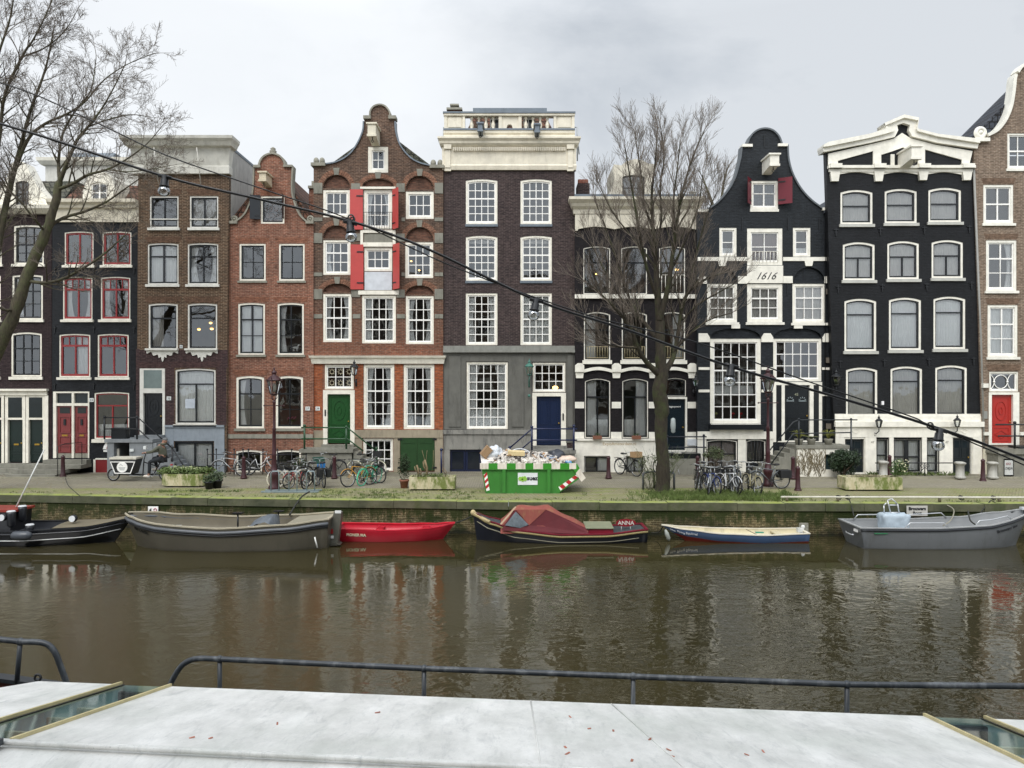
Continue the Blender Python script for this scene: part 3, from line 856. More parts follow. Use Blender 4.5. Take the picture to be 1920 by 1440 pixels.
# ---------------------------------------------------------------- E: ornate brown gable with arches
wE = brick('mottled_brown_brick', '4e3d34', '604839', '7c6a5c', stain=.4, stainc='3a302b', light='84685a', bs=.5, low=('84442c', '965539', 4.5, 10.0))
wEo = brick('orange_brick', '8e4628', 'a25631', '85644e', stain=.35, stainc='5a3a2c', bs=.4)
E = House('canal_house', 'ornate brown gabled house with red shutters, stone-keyed arches and a green front door', 35.3, 588, 831, wE, (436, 530, 663, 805))
E.win(689, 728.5, 274, 324.5, ((1, 2, 2),), CREAM, WHITE, 0, fw=.19, cur='R')
E.win(605, 657, 355, 408, ((1, 3, 2),), CREAM, WHITE, 0, fw=.14); E.win(760, 814, 358, 411, ((1, 3, 2),), CREAM, WHITE, 0, fw=.14)
w = E.win(681, 736, 355, 431, ((1, 3, 3),), CREAM, WHITE, 0, fw=.16, cur='LR')
E.win(605, 658, 449, 516, ((.34, 3, 1), (.66, 3, 2)), CREAM, WHITE, 0, fw=.12, cur='L')
E.win(682, 736, 463, 509, ((1, 3, 2),), CREAM, WHITE, 0, fw=.14, blind=.05)
E.win(759, 813, 453, 522, ((.34, 3, 1), (.66, 3, 2)), CREAM, WHITE, 0, fw=.13)
E.win(605, 660, 550, 642, ((.5, 3, 2), (.5, 3, 2)), CREAM, WHITE, 0, fw=.12, cur='LR')
E.win(678, 743, 553, 644.5, ((.5, 4, 2), (.5, 4, 2)), CREAM, WHITE, 0, fw=.12, cur='LR')
E.win(760, 814, 554, 646, ((.5, 3, 2), (.5, 3, 2)), CREAM, WHITE, 0, fw=.12, cur='LR')
E.win(681, 740, 682.5, 805.5, ((.4, 3, 2), (.6, 3, 3)), CREAM, WHITE, 0, fw=.14, cur='LR')
E.win(756, 815, 682.5, 805.5, ((.4, 3, 2), (.6, 3, 3)), CREAM, WHITE, 0, fw=.14, cur='LR')
SH = mat('b84440', .4, var=.06)
E.shutter(681, 657, 356, 431, .03, SH); E.shutter(736, 750, 356, 431, .45, SH)
E.shutter(682, 658, 459, 543, .03, SH); E.shutter(737, 752, 459, 543, .45, SH)
E.parts('frame_board', CREAM, [(676, 742, 351, 355, .1, 0), (676, 681, 432, 463, .05, 0), (736.3, 742, 432, 463, .05, 0), (681.2, 736.2, 432, 437, .08, 0), (681.2, 736.2, 455, 462.8, .08, 0), (672, 748, 545, 552.5, .06, 0)])
E.part('stone_panel', STONEG, [(683, 735, 438, 454.5, .03, 0)]); E.part('apron', mat('c9cdd2', .4), [(684, 735, 510, 544, .05, 0)])
gr = MB()
for i in range(12): X = E.P(684 + i * 4.7, 0)[0]; gr.tube([(X, E.y - .12, E.P(0, 431)[1]), (X, E.y - .12, E.P(0, 400)[1])], .009, 5)
for q in (399, 430): gr.tube([(E.P(682, 0)[0], E.y - .12, E.P(0, q)[1]), (E.P(737, 0)[0], E.y - .12, E.P(0, q)[1])], .014, 5)
gr.build('balcony_grille', IRON, E.o)
AB = brick('arch_voussoir_brick', '94705c', '7c5846', '7c5846')
wP = brick('arch_infill_brick', '5f4236', '6e4a3b', '5a4a40', stain=.3)
for a, b, by, rs in ((605, 657, 354, 26), (760, 814, 357, 27), (605, 657, 448, 25), (760, 813, 452, 26), (605, 660, 549, 17), (760, 814, 552.5, 17)):
    E.recess(a + 1, b - 1, by, rs, wP); E.archring((a + b) / 2, (b - a) / 2 + .5, by, rs + 1, 9, AB, 23, key=STONEG)
E.recess(680, 738, 350.5, 15, wP); E.archring(709, 30, 350, 16, 8, AB, 23, key=STONEG)
for (y0, y1) in ((343, 363), (437, 456), (542, 561)):
    E.part('impost_stone', STONEG, [(588.3, 604.6, y0, y1, .035, 0)]); E.part('impost_stone', STONEG, [(815, 830.7, y0, y1, .035, 0)])
    E.part('impost_stone', STONEG, [(658.6, 675.5, y0 + 1, y1 - 4, .035, 0)]); E.part('impost_stone', STONEG, [(743.5, 759, y0 + 1, y1 - 3, .035, 0)])
for (y0, y1) in ((408, 415), (511, 518), (589, 597)):
    E.parts('stone_band', STONEG, [(588.3, 604.6, y0, y1, .03, 0), (815, 830.7, y0, y1, .03, 0), (658.6 + (3 if y0 > 580 else 0), 676 if y0 > 580 else 659, y0, y1, .03, 0), (753 if y0 < 580 else 744, 759.4, y0, y1, .03, 0)])
cornice(E, 588, 830, [(667, .28), (671, .24), (673, .16), (682, .1)], CREAM, 'belt_cornice')
E.parts('brick_facing', wEo, [(588.5, 604.5, 682.3, 805, .006, 0), (666.4, 680.6, 682.3, 805, .006, 0), (740.4, 755.5, 682.3, 805, .006, 0), (815.4, 830.5, 682.3, 805, .006, 0)])
sw = E.win(608, 664, 683, 731, ((1, 3, 2),), CREAM, WHITE, 0, fw=.1)
st = MB()
for i in range(3):
    for j in range(2):
        X, Z = E.P(621.5 + i * 16.3, 697 + j * 21); st.torus((X, E.y + .1, Z), .09, .012, 12, 4)
        for k in range(8): a = k * PI / 4; st.tube([(X + .1 * math.cos(a), E.y + .1, Z + .1 * math.sin(a)), (X + .16 * math.cos(a), E.y + .1, Z + .16 * math.sin(a))], .012, 4)
st.build('star_ornament', mat('c6bda2', .5), sw)
E.door(614, 657, 739, 832, mat('1c4a22', .3, var=.06), (606, 665, 731.5, 833), CREAM, 'orn')
walllamp(E, 668, 703, .75)
E.part('door_bell', IRON, [(609, 611.5, 768, 780, .05, 0)])
sign_num(E, 596, 766, '39')
LS = mat('958a76', .8, var=.18, sc=1.5, dirt=.6, dirtc='5f594b')
E.part('plinth', LS, [(588.5, 606, 807, 889, .05, 0), (665.5, 830.5, 806, 820.6, .08, 0), (665.5, 679.6, 820.8, 889, .05, 0), (738.4, 750, 820.8, 889, .05, 0), (815.4, 830.5, 820.8, 889, .05, 0)])
E.win(680, 738, 821, 884, ((1, 4, 3),), CREAM, WHITE, 0, fw=.1)
E.part('cellar_door', mat('21401f', .4), [(751, 782.3, 820, 882, .06, 0), (755, 778, 829, 831, .075, 0)]); E.part('cellar_door', mat('21401f', .4), [(782.7, 815, 820, 882, .06, 0), (787, 811, 829, 831, .075, 0)])
E.parts('hinge', IRON, [(746, 755, 822, 825, .08, 0), (811, 819, 822, 825, .08, 0), (746, 755, 875, 878, .08, 0), (811, 819, 875, 878, .08, 0)])
gl = smooth_pts([(683, 228), (681, 248), (669, 274), (653, 293), (631, 305), (609, 309)])
gr_ = smooth_pts([(740, 228), (741, 246), (749, 272), (766, 294), (785, 306), (808, 312)])
hd = smooth_pts([(695, 219), (696, 209), (702, 201), (712, 198), (722, 201), (729, 210), (730, 219)], 3)
E.finish([(588, 889), (831, 889), (831, 312), (812, 312)] + gr_[::-1] + [(741, 220)] + hd[::-1] + [(684, 220)] + gl + [(588, 309)], gable=True, eave=330, ridge=(712, 240), roofm=TILEG, sidem=BODYW)
coping(E, gl[::-1], .06, LEAD); coping(E, gr_, .06, LEAD); coping(E, hd, .07, STONE)
E.parts('shoulder_stone', STONE, [(682, 696, 218, 224, .14, .38), (729, 743, 218, 224, .14, .38), (584, 611, 306, 312, .14, .38), (806, 833.5, 310, 316, .14, .38)])
for px in (592, 603, 812, 825):
    X, Z = E.P(px, 301 if px < 700 else 305); MB().ball((X, E.y + .1, Z), (.13, .15, .17), 10, 8).build('volute', STONE, E.o)
E.hoist(705, 258, .36, .5, 1.1, mat('d6cfba', .5))
GRN = mat('24482c', .4)
lz = E.P(0, 838)[1]; sx = lambda p: E.P(p, 0)[0]; y = E.y
mb = MB(); mb.box(sx(574), sx(672), y - 1.2, y, lz - .16, lz); mb.box(sx(577), sx(669), y - 1.1, y, 0, lz - .161); mb.box(sx(606), sx(666), y - .35, y - .05, lz, lz + .13)
for i in range(7): mb.box(sx(672) + i * .2, sx(672) + (i + 1) * .2, y - 1.1, y - .1, 0, lz - (i + 1) * lz / 8)
mb.build('stoop', STONEG, E.o)
railing(E, 'stoop_railing', GRN, [[(sx(577), y - 1.1, lz + .95), (sx(661), y - 1.1, lz + .95), (sx(714), y - 1.1, lz - .1)], [(sx(577), y - 1.1, lz + .45), (sx(661), y - 1.1, lz + .45), (sx(690), y - 1.1, lz - .1)]], .035,
        [(sx(583), y - 1.1, lz, lz + 1), (sx(659), y - 1.1, lz, lz + .95), (sx(714), y - 1.1, 0, lz)])
# ---------------------------------------------------------------- F: tall dark house with balustrade
wF = brick('purple_brown_brick', '322829', '423534', '5a504c', stain=.4, stainc='2a2325', light='5a4e4a', bs=.5)
Ff = House('canal_house', 'tall dark house with a cream balustraded attic and a blue front door', 35.4, 832, 1078, wF, (432, 540, 655, 805))
for (a, b) in ((872.5, 933.5), (975, 1035.5)):
    L = a < 900
    for y0, y1, bd, cu in ((335, 421, ((.42, 4, 2), (.58, 4, 3)), None), (441, 527, ((.42, 4, 2), (.58, 4, 3)), None)):
        Ff.win(a, b, y0, y1, bd, CREAM, WHITE, 3, sill=.05, sillm=LEAD, sh=.1, fw=.11, silw=0, cur='T' if y0 > 430 else None, cm=CURTG)
    Ff.win(a, b, 549, 648, ((.5, 4, 3), (.5, 4, 3)), CREAM, WHITE, 0, fw=.11, cur='LR' if L else 'F')
LG = mat('63625c', .75, var=.2, sc=1.3, dirt=.6, dirtc='47453f')
Ff.part('belt_course', mat('84847d', .75, dirt=.5, dirtc='55544e'), [(831.5, 1077.5, 648.5, 656, .1, 0), (831.5, 1077.5, 656.2, 661, .2, 0)])
Ff.win(874, 953, 678, 805.5, ((.42, 5, 3), (.58, 5, 4)), CREAM, WHITE, 0, fw=.1, cur='LRH')
bx = [(831.5, 873.8, 661.3, 805, .03, 0), (953.2, 997, 661.3, 830, .03, 0), (874, 953, 661.3, 677.8, .03, 0), (997.2, 1061, 661.3, 678.5, .03, 0), (1061.2, 1077.5, 661.3, 830, .03, 0)]
Ff.parts('stone_facing', LG, bx)
Ff.part('pilaster', LG, [(842, 864, 668, 800, .07, 0)]); Ff.part('pilaster', LG, [(960, 982, 668, 800, .07, 0)]); Ff.part('pilaster', LG, [(1064, 1074, 666, 800, .08, 0)])
Ff.win(998, 1061, 679, 736, ((1, 4, 3),), CREAM, WHITE, 0, fw=.09)
Ff.door(1006, 1052, 743, 835, mat('16233f', .3, var=.05), (998, 1062, 736.5, 836), CREAM, 'four')
Ff.part('door_bell', IRON, [(1054.5, 1057, 775, 788, .06, 0)])
LSF = mat('84827b', .8, var=.15, sc=2, dirt=.9, dirtc='4a4a48')
Ff.part('plinth', LSF, [(830, 953.4, 805.8, 814, .12, 0), (953.6, 997.5, 805.8, 814, .12, 0), (831, 996.8, 814.2, 842.6, .06, 0), (831, 843.6, 842.8, 889, .06, 0), (902.4, 997, 842.8, 889, .06, 0)])
NAVY = mat('141d38', .35)
Ff.hole(844, 902, 843, 886)
Ff.part('cellar_doors', NAVY, [(844, 872.7, 843, 886, -.05, .1), (873.3, 902, 843, 886, -.05, .1)])
Ff.part('cellar_glass', mat('1b2028', .1, bst=0), [(847.5, 869, 847, 880, -.04, .06), (877, 898.5, 847, 880, -.04, .06)])
CR2 = mat('e0d8c4', .45, dirt=.3, dirtc='9d9580')
cornice(Ff, 832, 1077.5, [(261, .42), (264, .42), (268, .32), (272, .3), (276, .2), (277, .12), (309, .1), (312, .14), (316, .12), (319.5, .1)], CR2, 'entablature')
dn = MB()
for i in range(60): Ff.b(dn, 851 + i * 3.5, 852.6 + i * 3.5, 278.5, 285.5, .26, 0)
dn.build('dentil', CR2, Ff.o)
for px in (833, 1062): Ff.part('console', CR2, [(px, px + 14, 273, 282, .26, 0), (px + 2, px + 12, 282.3, 316, .18, 0), (px + 1, px + 13, 316.3, 322, .14, 0)])
cornice(Ff, 832, 1077.5, [(246, .16), (251, .16), (254, .1), (261, .12)], CR2, 'attic_base', ends=False)
Ff.part('lead_flashing', LEAD, [(832, 1077.5, 243, 246, .2, .3)])
Ff.part('parapet_rail', CR2, [(832, 1077.5, 214, 218, .12, .3)]); Ff.part('rail_flashing', LEAD, [(831, 1078.5, 211, 213.8, .16, .35)])
Ff.part('parapet_panel', CR2, [(833, 872, 218.2, 243, .02, .2), (841, 865, 221, 239, .05, 0), (833, 838, 218.2, 243, .07, 0), (868, 872, 218.2, 243, .07, 0)])
Ff.part('parapet_panel', CR2, [(1038, 1077, 218.2, 243, .02, .2), (1046, 1070, 221, 239, .05, 0), (1038, 1043, 218.2, 243, .07, 0), (1072, 1077, 218.2, 243, .07, 0)])
mbp = MB()
X0, Z1 = Ff.P(935, 218.3); X1, Z0 = Ff.P(978, 243); a0, z1 = Ff.P(950, 233); a1, z0 = Ff.P(961, 242.8)
mbp.wall([(X0, Z0), (X1, Z0), (X1, Z1), (X0, Z1)], [arcloop(a0, a1, z0, z1, .13)], Ff.y, .2); Ff.b(mbp, 935, 941, 218.3, 243, .06, 0); Ff.b(mbp, 972, 978, 218.3, 243, .06, 0)
mbp.build('parapet_panel', CR2, Ff.o)
for px in (884, 897.5, 911, 924.5, 986, 999.5, 1013, 1026.5):
    X, Z = Ff.P(px, 243)
    MB().lathe([(.09, 0), (.09, .05), (.06, .09), (.1, .2), (.1, .25), (.05, .4), (.045, .48), (.075, .52), (.075, .6)], X, Ff.y + .1, Z, 8).build('baluster', CR2, Ff.o)
Ff.hoist(902, 252, .2, .3, 1.0, LEAD); Ff.hoist(1006, 254, .2, .3, 1.0, LEAD)
Ff.finish([(831, 889), (1077.5, 889), (1077.5, 261), (832, 261)], eave=255, sidem=BODYW)
X0, Z0 = Ff.P(868, 250); X1, Z1 = Ff.P(1044, 195); yb = Ff.y + .5
mb = MB(); mb.hexa([(X0, yb, Z0), (X1, yb, Z0), (X1, yb + 5, Z0), (X0, yb + 5, Z0), (X0 + .5, yb + .8, Z1), (X1 - .5, yb + .8, Z1), (X1 - .5, yb + 4, Z1), (X0 + .5, yb + 4, Z1)]).build('roof_house', TILER, Ff.o)
MB().box(X0 + .4, X1 - .4, yb + .7, yb + 4.1, Z1, Z1 + .25).build('roof_house_top', LEAD, Ff.o)
mb = MB()
for a, b in ((918, 936), (982, 1000)): Ff.b(mb, a, b, 216, 248, -.4, 1.2)
rw = mb.build('roof_window', WHITE, Ff.o)
mb = MB()
for a, b in ((918, 936), (982, 1000)):
    Ff.b(mb, a + 2, a + 8, 219, 246, -.385, .5); Ff.b(mb, a + 10, a + 16, 219, 246, -.385, .5)
mb.build('pane', mat('252c30', .1, bst=0), rw)
mb = MB(); Ff.b(mb, 836, 862, 192, 246, -1, 2); mb.build('chimney', brick('chimney_brick', '5e3d34', '6e4a3e', '544840'), Ff.o)
mb = MB(); Ff.b(mb, 834, 864, 188, 192, -.9, 2.1); Ff.b(mb, 842, 854, 182, 188, -1.2, 1.8); Ff.b(mb, 840, 857, 178, 181, -1.1, 1.9); mb.build('chimney_cap', STONE, Ff.o)
rl = [[(Ff.P(px, 0)[0], Ff.y + 1, Ff.P(0, 290)[1]), (Ff.P(px, 0)[0], Ff.y + 1, Ff.P(0, 225)[1]), (Ff.P(px - 5 if px > 900 else px + 6, 0)[0], Ff.y + 1, Ff.P(0, 225)[1])] for px in (1086, 828)]
railing(Ff, 'roof_ladder', mat('b0b4b4', .4, metal=.5), rl + [[(Ff.P(1077, 0)[0], Ff.y + .6, Ff.P(0, 250)[1]), (Ff.P(1085, 0)[0], Ff.y + .6, Ff.P(0, 250)[1]), (Ff.P(1088, 0)[0], Ff.y + .6, Ff.P(0, 282)[1])]], .03)
VER = mat('3f6e62', .5, var=.2)
walllamp(Ff, 992, 703, .8, VER); X, Z = Ff.P(992, 742); MB().ball((X, Ff.y - .2, Z), .07).build('lamp_bracket', VER, Ff.o)
lz = Ff.P(0, 840)[1]; sx = lambda p: Ff.P(p, 0)[0]; y = Ff.y
mb = MB(); mb.box(sx(996), sx(1076), y - 1.25, y - .05, lz - .15, lz); mb.box(sx(1000), sx(1074), y - 1.2, y - .05, 0, lz - .151); mb.box(sx(998), sx(1062), y - .4, y - .05, lz, lz + .12)
for i in range(6): mb.box(sx(996) - (i + 1) * .22, sx(996) - i * .22, y - 1.2, y - .1, 0, lz - (i + 1) * lz / 7)
mb.build('stoop', LSF, Ff.o)
NB = mat('1a2346', .35)
railing(Ff, 'stoop_railing', NB, [[(sx(956), y - 1.2, lz + .1), (sx(996), y - 1.2, lz + .95), (sx(1078), y - 1.2, lz + .95)], [(sx(975), y - 1.2, lz), (sx(996), y - 1.2, lz + .45), (sx(1078), y - 1.2, lz + .45)]], .035,
        [(sx(996), y - 1.2, lz, lz + 1), (sx(1072), y - 1.2, lz, lz + 1.05), (sx(956), y - 1.2, 0, lz + .1)])
railing(Ff, 'blue_post', NB, [], .035, [(sx(831), y - .9, 0, 1.1)])
# ---------------------------------------------------------------- G: black house with scalloped cream frieze
wG = brick('brown_black_brick', '1b171a', '211c1e', '171517', painted=0, stain=.3, stainc='181618', bs=.45)
G = House('canal_house', 'black house behind the bare tree with scalloped cream frieze and wavy white band', 35.2, 1078, 1307, wG, (560, 690, 826))
IV = mat('ebe7da', .45, dirt=.2, dirtc='b0aa98')
for i, (a, b) in enumerate(((1093, 1145), (1164, 1214), (1235, 1285.5))):
    G.win(a, b, 461, 552, ((.33, 1, 1), (.67, 1, 1)), IV, DARKSASH, 4, fw=.06)
    G.win(a + 1, b, 584, 676, ((.36, 1, 1), (.64, 1, 1)), IV, DARKSASH, 5, fw=.07, cur=('l', None, 'r')[i], sill=.1, sh=.16)
    gm = MB(); k = 9
    x0 = G.P(a + 7, 0)[0]; x1 = G.P(b - 6, 0)[0]; zb = G.P(0, 671)[1]; zt = G.P(0, 650)[1]
    for j in range(k): x = x0 + (x1 - x0) * j / (k - 1); gm.tube([(x, G.y - .08, zb), (x, G.y - .08, zt)], .01, 5)
    gm.tube([(x0, G.y - .08, zb), (x1, G.y - .08, zb)], .014, 5); gm.tube([(x0, G.y - .08, zt), (x1, G.y - .08, zt)], .012, 5)
    gm.build('balcony_grille', mat('b7a983', .5), G.o)
gm = MB(); x0 = G.P(1240, 0)[0]; x1 = G.P(1282, 0)[0]; zb = G.P(0, 548)[1]; zt = G.P(0, 516)[1]
for j in range(7): x = x0 + (x1 - x0) * j / 6; gm.tube([(x, G.y - .08, zb), (x, G.y - .08, zt)], .012, 5)
gm.tube([(x0, G.y - .08, zt), (x1, G.y - .08, zt)], .014, 5); gm.build('balcony_grille', IV, G.o)
G.part('white_band', IV, [(1077.5, 1305, 552.3, 560, .12, 0)])
for i, (a, b) in enumerate(((1096, 1145), (1166, 1216))):
    G.win(a, b, 709, 822, ((.3, 1, 1), (.7, 2, 1)), IV, DARKSASH, 5, fw=.06, cur='lH' if i == 0 else 'rH')
wb = MB()
for a, b in ((1094, 1148), (1163, 1217), (1234, 1290)):
    n = 10
    top = [(a + (b - a) * i / n, 693 - 5 * math.sin(PI * i / n)) for i in range(n + 1)]
    wb.prism(G.pts([(p, q + 6) for p, q in top] + top[::-1]), G.y - .1, G.y)
wb.build('wavy_band', IV, G.o)
for px in (1078, 1147, 1216, 1289):
    G.poly('pier_block', IV, [(px, 697.5), (px + 17, 697.5), (px + 17, 685), (px + 12, 681), (px + 5, 681), (px, 685)], .13)
    G.poly('pier_block', IV, [(px + 2, 709), (px + 15, 709), (px + 16.5, 697.8), (px + .5, 697.8)], .06)
    G.part('white_quoin', IV, [(px, px + 17.2, 753.5, 765.5, .03, 0)])
G.win(1245, 1287, 708, 744, ((1, 1, 1),), IV, DARKSASH, 4, fw=.05)
G.door(1247, 1285, 748, 845, mat('101d25', .25), (1244, 1288, 744.5, 847), IV, 'low')
nm = MB(); X, Z = G.P(1263, 798); nm.lathe([(.01, 0), (.12, .1), (.14, .4), (.12, .7), (.01, .8)], X, G.y + .16, Z - .4, 12); nm.build('oval_door_light', mat('aab2b0', .15, bst=0), G.o)
text(G.o, 'Hagenpoort', (G.P(1265, 763)[0], G.y + .085, G.P(0, 764)[1]), .12, PURE, shear=.2)
G.part('plinth', IV, [(1077.5, 1243.6, 822.4, 826, .14, 0), (1077.5, 1243.6, 826.2, 854.6, .06, 0), (1077.5, 1095.3, 810, 822, .06, 0), (1145.3, 1165.4, 810, 822, .06, 0), (1216.3, 1243.6, 810, 822, .06, 0), (1077.5, 1095, 854.8, 889, .06, 0), (1143.6, 1172.6, 854.8, 889, .06, 0), (1208.4, 1243.6, 854.8, 889, .06, 0), (1288.3, 1305.5, 810, 889, .06, 0)])
G.win(1095.5, 1143.2, 855, 887, ((1, 2, 1),), IV, DARKSASH, 0, fw=.04, cur='r'); G.win(1173, 1208, 855, 887, ((1, 2, 1),), IV, DARKSASH, 0, fw=.04, cur='lr')
text(G.o, 'ExpoAmsterdam.nl', (G.P(1161, 829)[0], G.y - .065, G.P(0, 834.5)[1]), .2, mat('b7a27c', .4, bst=0))
for px in (1119, 1192):
    X, Z = G.P(px, 822)
    fb = MB().box(X - .2, X + .2, G.y - .28, G.y - .1, Z - .02, Z + .14).build('window_box', mat('7a4f3c', .8), G.o)
    MB().leaves((X, G.y - .19, Z + .19), (.17, .07, .07), 60, .06).build('window_box_plants', mat('4c5c34', .8), fb)
walllamp(G, 1300, 724, .6); G.part('mail_box', mat('cfd3d6', .3), [(1288, 1305, 823, 835, .14, 0)])
G.part('stoop', BLACKP, [(1240, 1305, 847.3, 856, .9, 0)]); G.part('stoop_base', STONEG, [(1236, 1305, 856.3, 889, 1.0, 0)])
sx = lambda p: G.P(p, 0)[0]; lz = G.P(0, 847)[1]; y = G.y
railing(G, 'stoop_railing', mat('181c28', .35), [[(sx(1243), y - .95, lz + .75), (sx(1315), y - .95, lz + .75)], [(sx(1243), y - .95, lz + .28), (sx(1315), y - .95, lz + .28)]], .03, [(sx(1310), y - .95, .0, lz + .78), (sx(1243), y - .95, lz, lz + .75)])
# frieze with scallops
FR = mat('cfc8b6', .5, dirt=.4, dirtc='928b79')
cornice(G, 1078, 1306, [(373, .5), (378, .5), (384, .34), (389, .28), (394, .14), (402, .12)], FR)
G.part('gutter', LEAD, [(1076, 1309, 369, 372.8, .5, .3)])
bot = []
for a, b in ((1083, 1152), (1152, 1224), (1224, 1303)):
    n = 10
    bot += [(a + (b - a) * i / n, 430.5 - 5 * math.sin(PI * i / n)) for i in range(n + 1)]
    bot += [(b + .2, 434)] if b < 1300 else []
G.poly('frieze', FR, [(1078, 433), (1083, 433)] + bot + [(1306, 433), (1306, 402.3), (1078, 402.3)], .09, 0)
G.finish([(1078, 889), (1307, 889), (1307, 402), (1078, 402)], eave=374, sidem=BODYW)
dormer(G, [(1132, 375), (1240, 375), (1232, 362), (1226, 350), (1224, 340), (1230, 306), (1216, 304), (1206, 298), (1192, 296), (1176, 300), (1166, 308), (1152, 306), (1151, 318), (1153, 340), (1147, 358)], (1168, 1210, 326, 374), FR, 2.5, IRON, ((1, 2, 2),))
mb = MB(); G.b(mb, 1090, 1114, 322, 375, -2, 3); mb.build('chimney', wF, G.o); mb = MB()
for px in (1096, 1103, 1109): X, Z = G.P(px, 322); mb.lathe([(.09, 0), (.11, .1), (.1, .3)], X, G.y + 2.5, Z, 8)
mb.build('chimney_pot', mat('7a4a3a', .8), G.o)
X, Z = G.P(1304, 373); MB().lathe([(.12, 0), (.12, .3), (.2, .32), (.2, .36), (.1, .4), (.17, .42), (.17, .47)], X, G.y + .6, Z, 10).build('flue', mat('a7a59c', .5), G.o)
# ---------------------------------------------------------------- H: 1616 bell gable
wH = brick('slate_painted_brick', '1c2024', '212529', '171a1d', painted=1, stain=.25, stainc='282c30', bs=.8)
H = House('canal_house', 'charcoal bell-gable house with 1616 on a cream panel and dark red attic shutters', 34.9, 1307, 1563, wH, (497, 625))
H.win(1406, 1460, 338, 393, ((1, 2, 1),), IV, WHITE, 0, fw=.13, sill=.04, silw=0)
H.part('glazing_bar', WHITE, [(1411, 1455, 362, 363.5, -.06, .1)])
DR = mat('6d1a28', .4, var=.06)
H.shutter(1408, 1395, 337, 385, .5, DR); H.shutter(1458, 1480, 335, 384, .3, DR)
H.hoist(1437, 313, .4, .45, 1.1, IV)
for a, b in ((1348, 1382), (1486, 1520.5)): H.win(a, b, 426, 482, ((1, 1, 2),), IV, WHITE, 0, fw=.13, cur='H')
H.win(1400, 1468, 427, 498, ((1, 2, 2),), IV, WHITE, 0, fw=.2, cur='F', cm=mat('8d7a74', .9))
gm = MB()
for j in range(8): x = H.P(1409 + j * 6.9, 0)[0]; gm.tube([(x, H.y - .05, H.P(0, 492)[1]), (x, H.y - .05, H.P(0, 472)[1])], .012, 5)
gm.tube([(H.P(1408, 0)[0], H.y - .05, H.P(0, 472)[1]), (H.P(1459, 0)[0], H.y - .05, H.P(0, 472)[1])], .014, 5); gm.build('balcony_grille', IV, H.o)
H.part('date_panel', IV, [(1400.3, 1467.7, 498.3, 531, .05, 0)])
text(H.o, '1616', (H.P(1434, 0)[0], H.y - .055, H.P(0, 524)[1]), .46, INK, 'date', shear=.55)
H.part('white_band', IV, [(1307.8, 1400, 482.3, 489.5, .05, 0)]); H.part('white_band', IV, [(1468, 1561.5, 482.3, 489.5, .05, 0)])
for c in (1354, 1516): H.poly('keystone', IV, [(c - 6, 499), (c + 6, 499), (c + 8, 489.8), (c - 8, 489.8)], .06)
for a, b in ((1325.5, 1383), (1486, 1548)): H.recess(a + 2, b - 2, 529, 28, wH, .12)
H.part('white_block', IV, [(1308.5, 1325, 519, 532, .06, 0)]); H.part('white_block', IV, [(1383.5, 1400, 518, 532, .06, 0)])
H.part('white_block', IV, [(1468, 1485.5, 518, 531, .06, 0)]); H.part('white_block', IV, [(1545.5, 1562.5, 518.5, 531, .06, 0)])
H.win(1325, 1383, 531, 605, ((.33, 3, 1), (.67, 3, 2)), IV, WHITE, 0, fw=.14, cur='F', sill=.08, cm=CURTG)
H.win(1400, 1468, 531.3, 605, ((.33, 3, 1), (.67, 3, 2)), IV, WHITE, 0, fw=.2, cur='F', sill=.08, cm=CURTG)
H.win(1485, 1549, 531, 606, ((.33, 3, 1), (.67, 3, 2)), IV, WHITE, 0, fw=.14, cur='F', sill=.08, cm=CURTG)
for c in (1379, 1496): H.part('keystone', IV, [(c - 8, c + 8, 608, 616, .07, 0)])
H.recess(1333, 1425.5, 633, 18, wH, .12); H.recess(1450.5, 1540, 633, 18, wH, .12)
for a, b in ((1309.5, 1330.5), (1427, 1449), (1541.5, 1562.5)):
    H.poly('white_block', IV, [(a, 641.5), (b, 641.5), (b, 633), (b - (5 if b < 1500 else 0), 625), (a + (5 if a > 1400 else 0), 625), (a, 633 if a > 1400 else 625)], .07)
for q in (691, 733):
    H.parts('white_band', IV, [(1309.5, 1330.4, q - 2.5, q + 2.5, .04, 0), (1427.6, 1448.8, q - 2.5, q + 2.5, .04, 0)]); H.part('white_band', IV, [(1541.2, 1563, q - 2 + 7 * (q > 700), q + 2.5 + 7 * (q > 700), .04, 0)])
w = H.win(1330.6, 1427.5, 634, 795, ((.36, 5, 2), (.64, 5, 4)), IV, WHITE, 0, fw=.18, sill=.1, silw=-.05)
bl = MB(); X0 = H.P(1338, 0)[0]; X1 = H.P(1417, 0)[0]
for i in range(15): x = X0 + (X1 - X0) * (i + .5) / 15; bl.lathe([(.02, 0), (.045, .12), (.02, .3), (.045, .42), (.02, .56), (.05, .62)], x, H.y + .45, H.P(0, 722)[1], 6)
bl.box(X0, X1, H.y + .4, H.y + .5, H.P(0, 742)[1], H.P(0, 723)[1])
bl.build('inner_balustrade', CURT, w)
H.part('window_box', BLACKP, [(1329, 1431, 795.5, 805, .3, 0)])
RF = mat('b0231f', .6)
for px, c in ((1376, RF), (1391, RF), (1344, mat('9a9a60', .7))):
    X, Z = H.P(px, 795)
    pl = MB().box(X - .06, X + .06, H.y + .2, H.y + .3, Z + .05, Z + .15).build('potted_flower', mat('54402f', .8), w)
    q = MB(); q.tube([(X, H.y + .25, Z + .15), (X, H.y + .25, Z + .45)], .012); q.build('stem', mat('4e6a30', .7), pl) if False else None
    MB().tube([(X, H.y + .25, Z + .15), (X + .02, H.y + .25, Z + .42)], .012).ball((X + .02, H.y + .22, Z + .46), (.09, .05, .06), 8, 6).build('flower', c, w)
H.win(1449, 1541, 634, 716, ((1, 5, 3),), IV, WHITE, 0, fw=.14, blind=.08)
H.door(1471, 1518, 722, 827, mat('12171b', .25), (1449, 1541, 716.3, 829), IV, 'low')
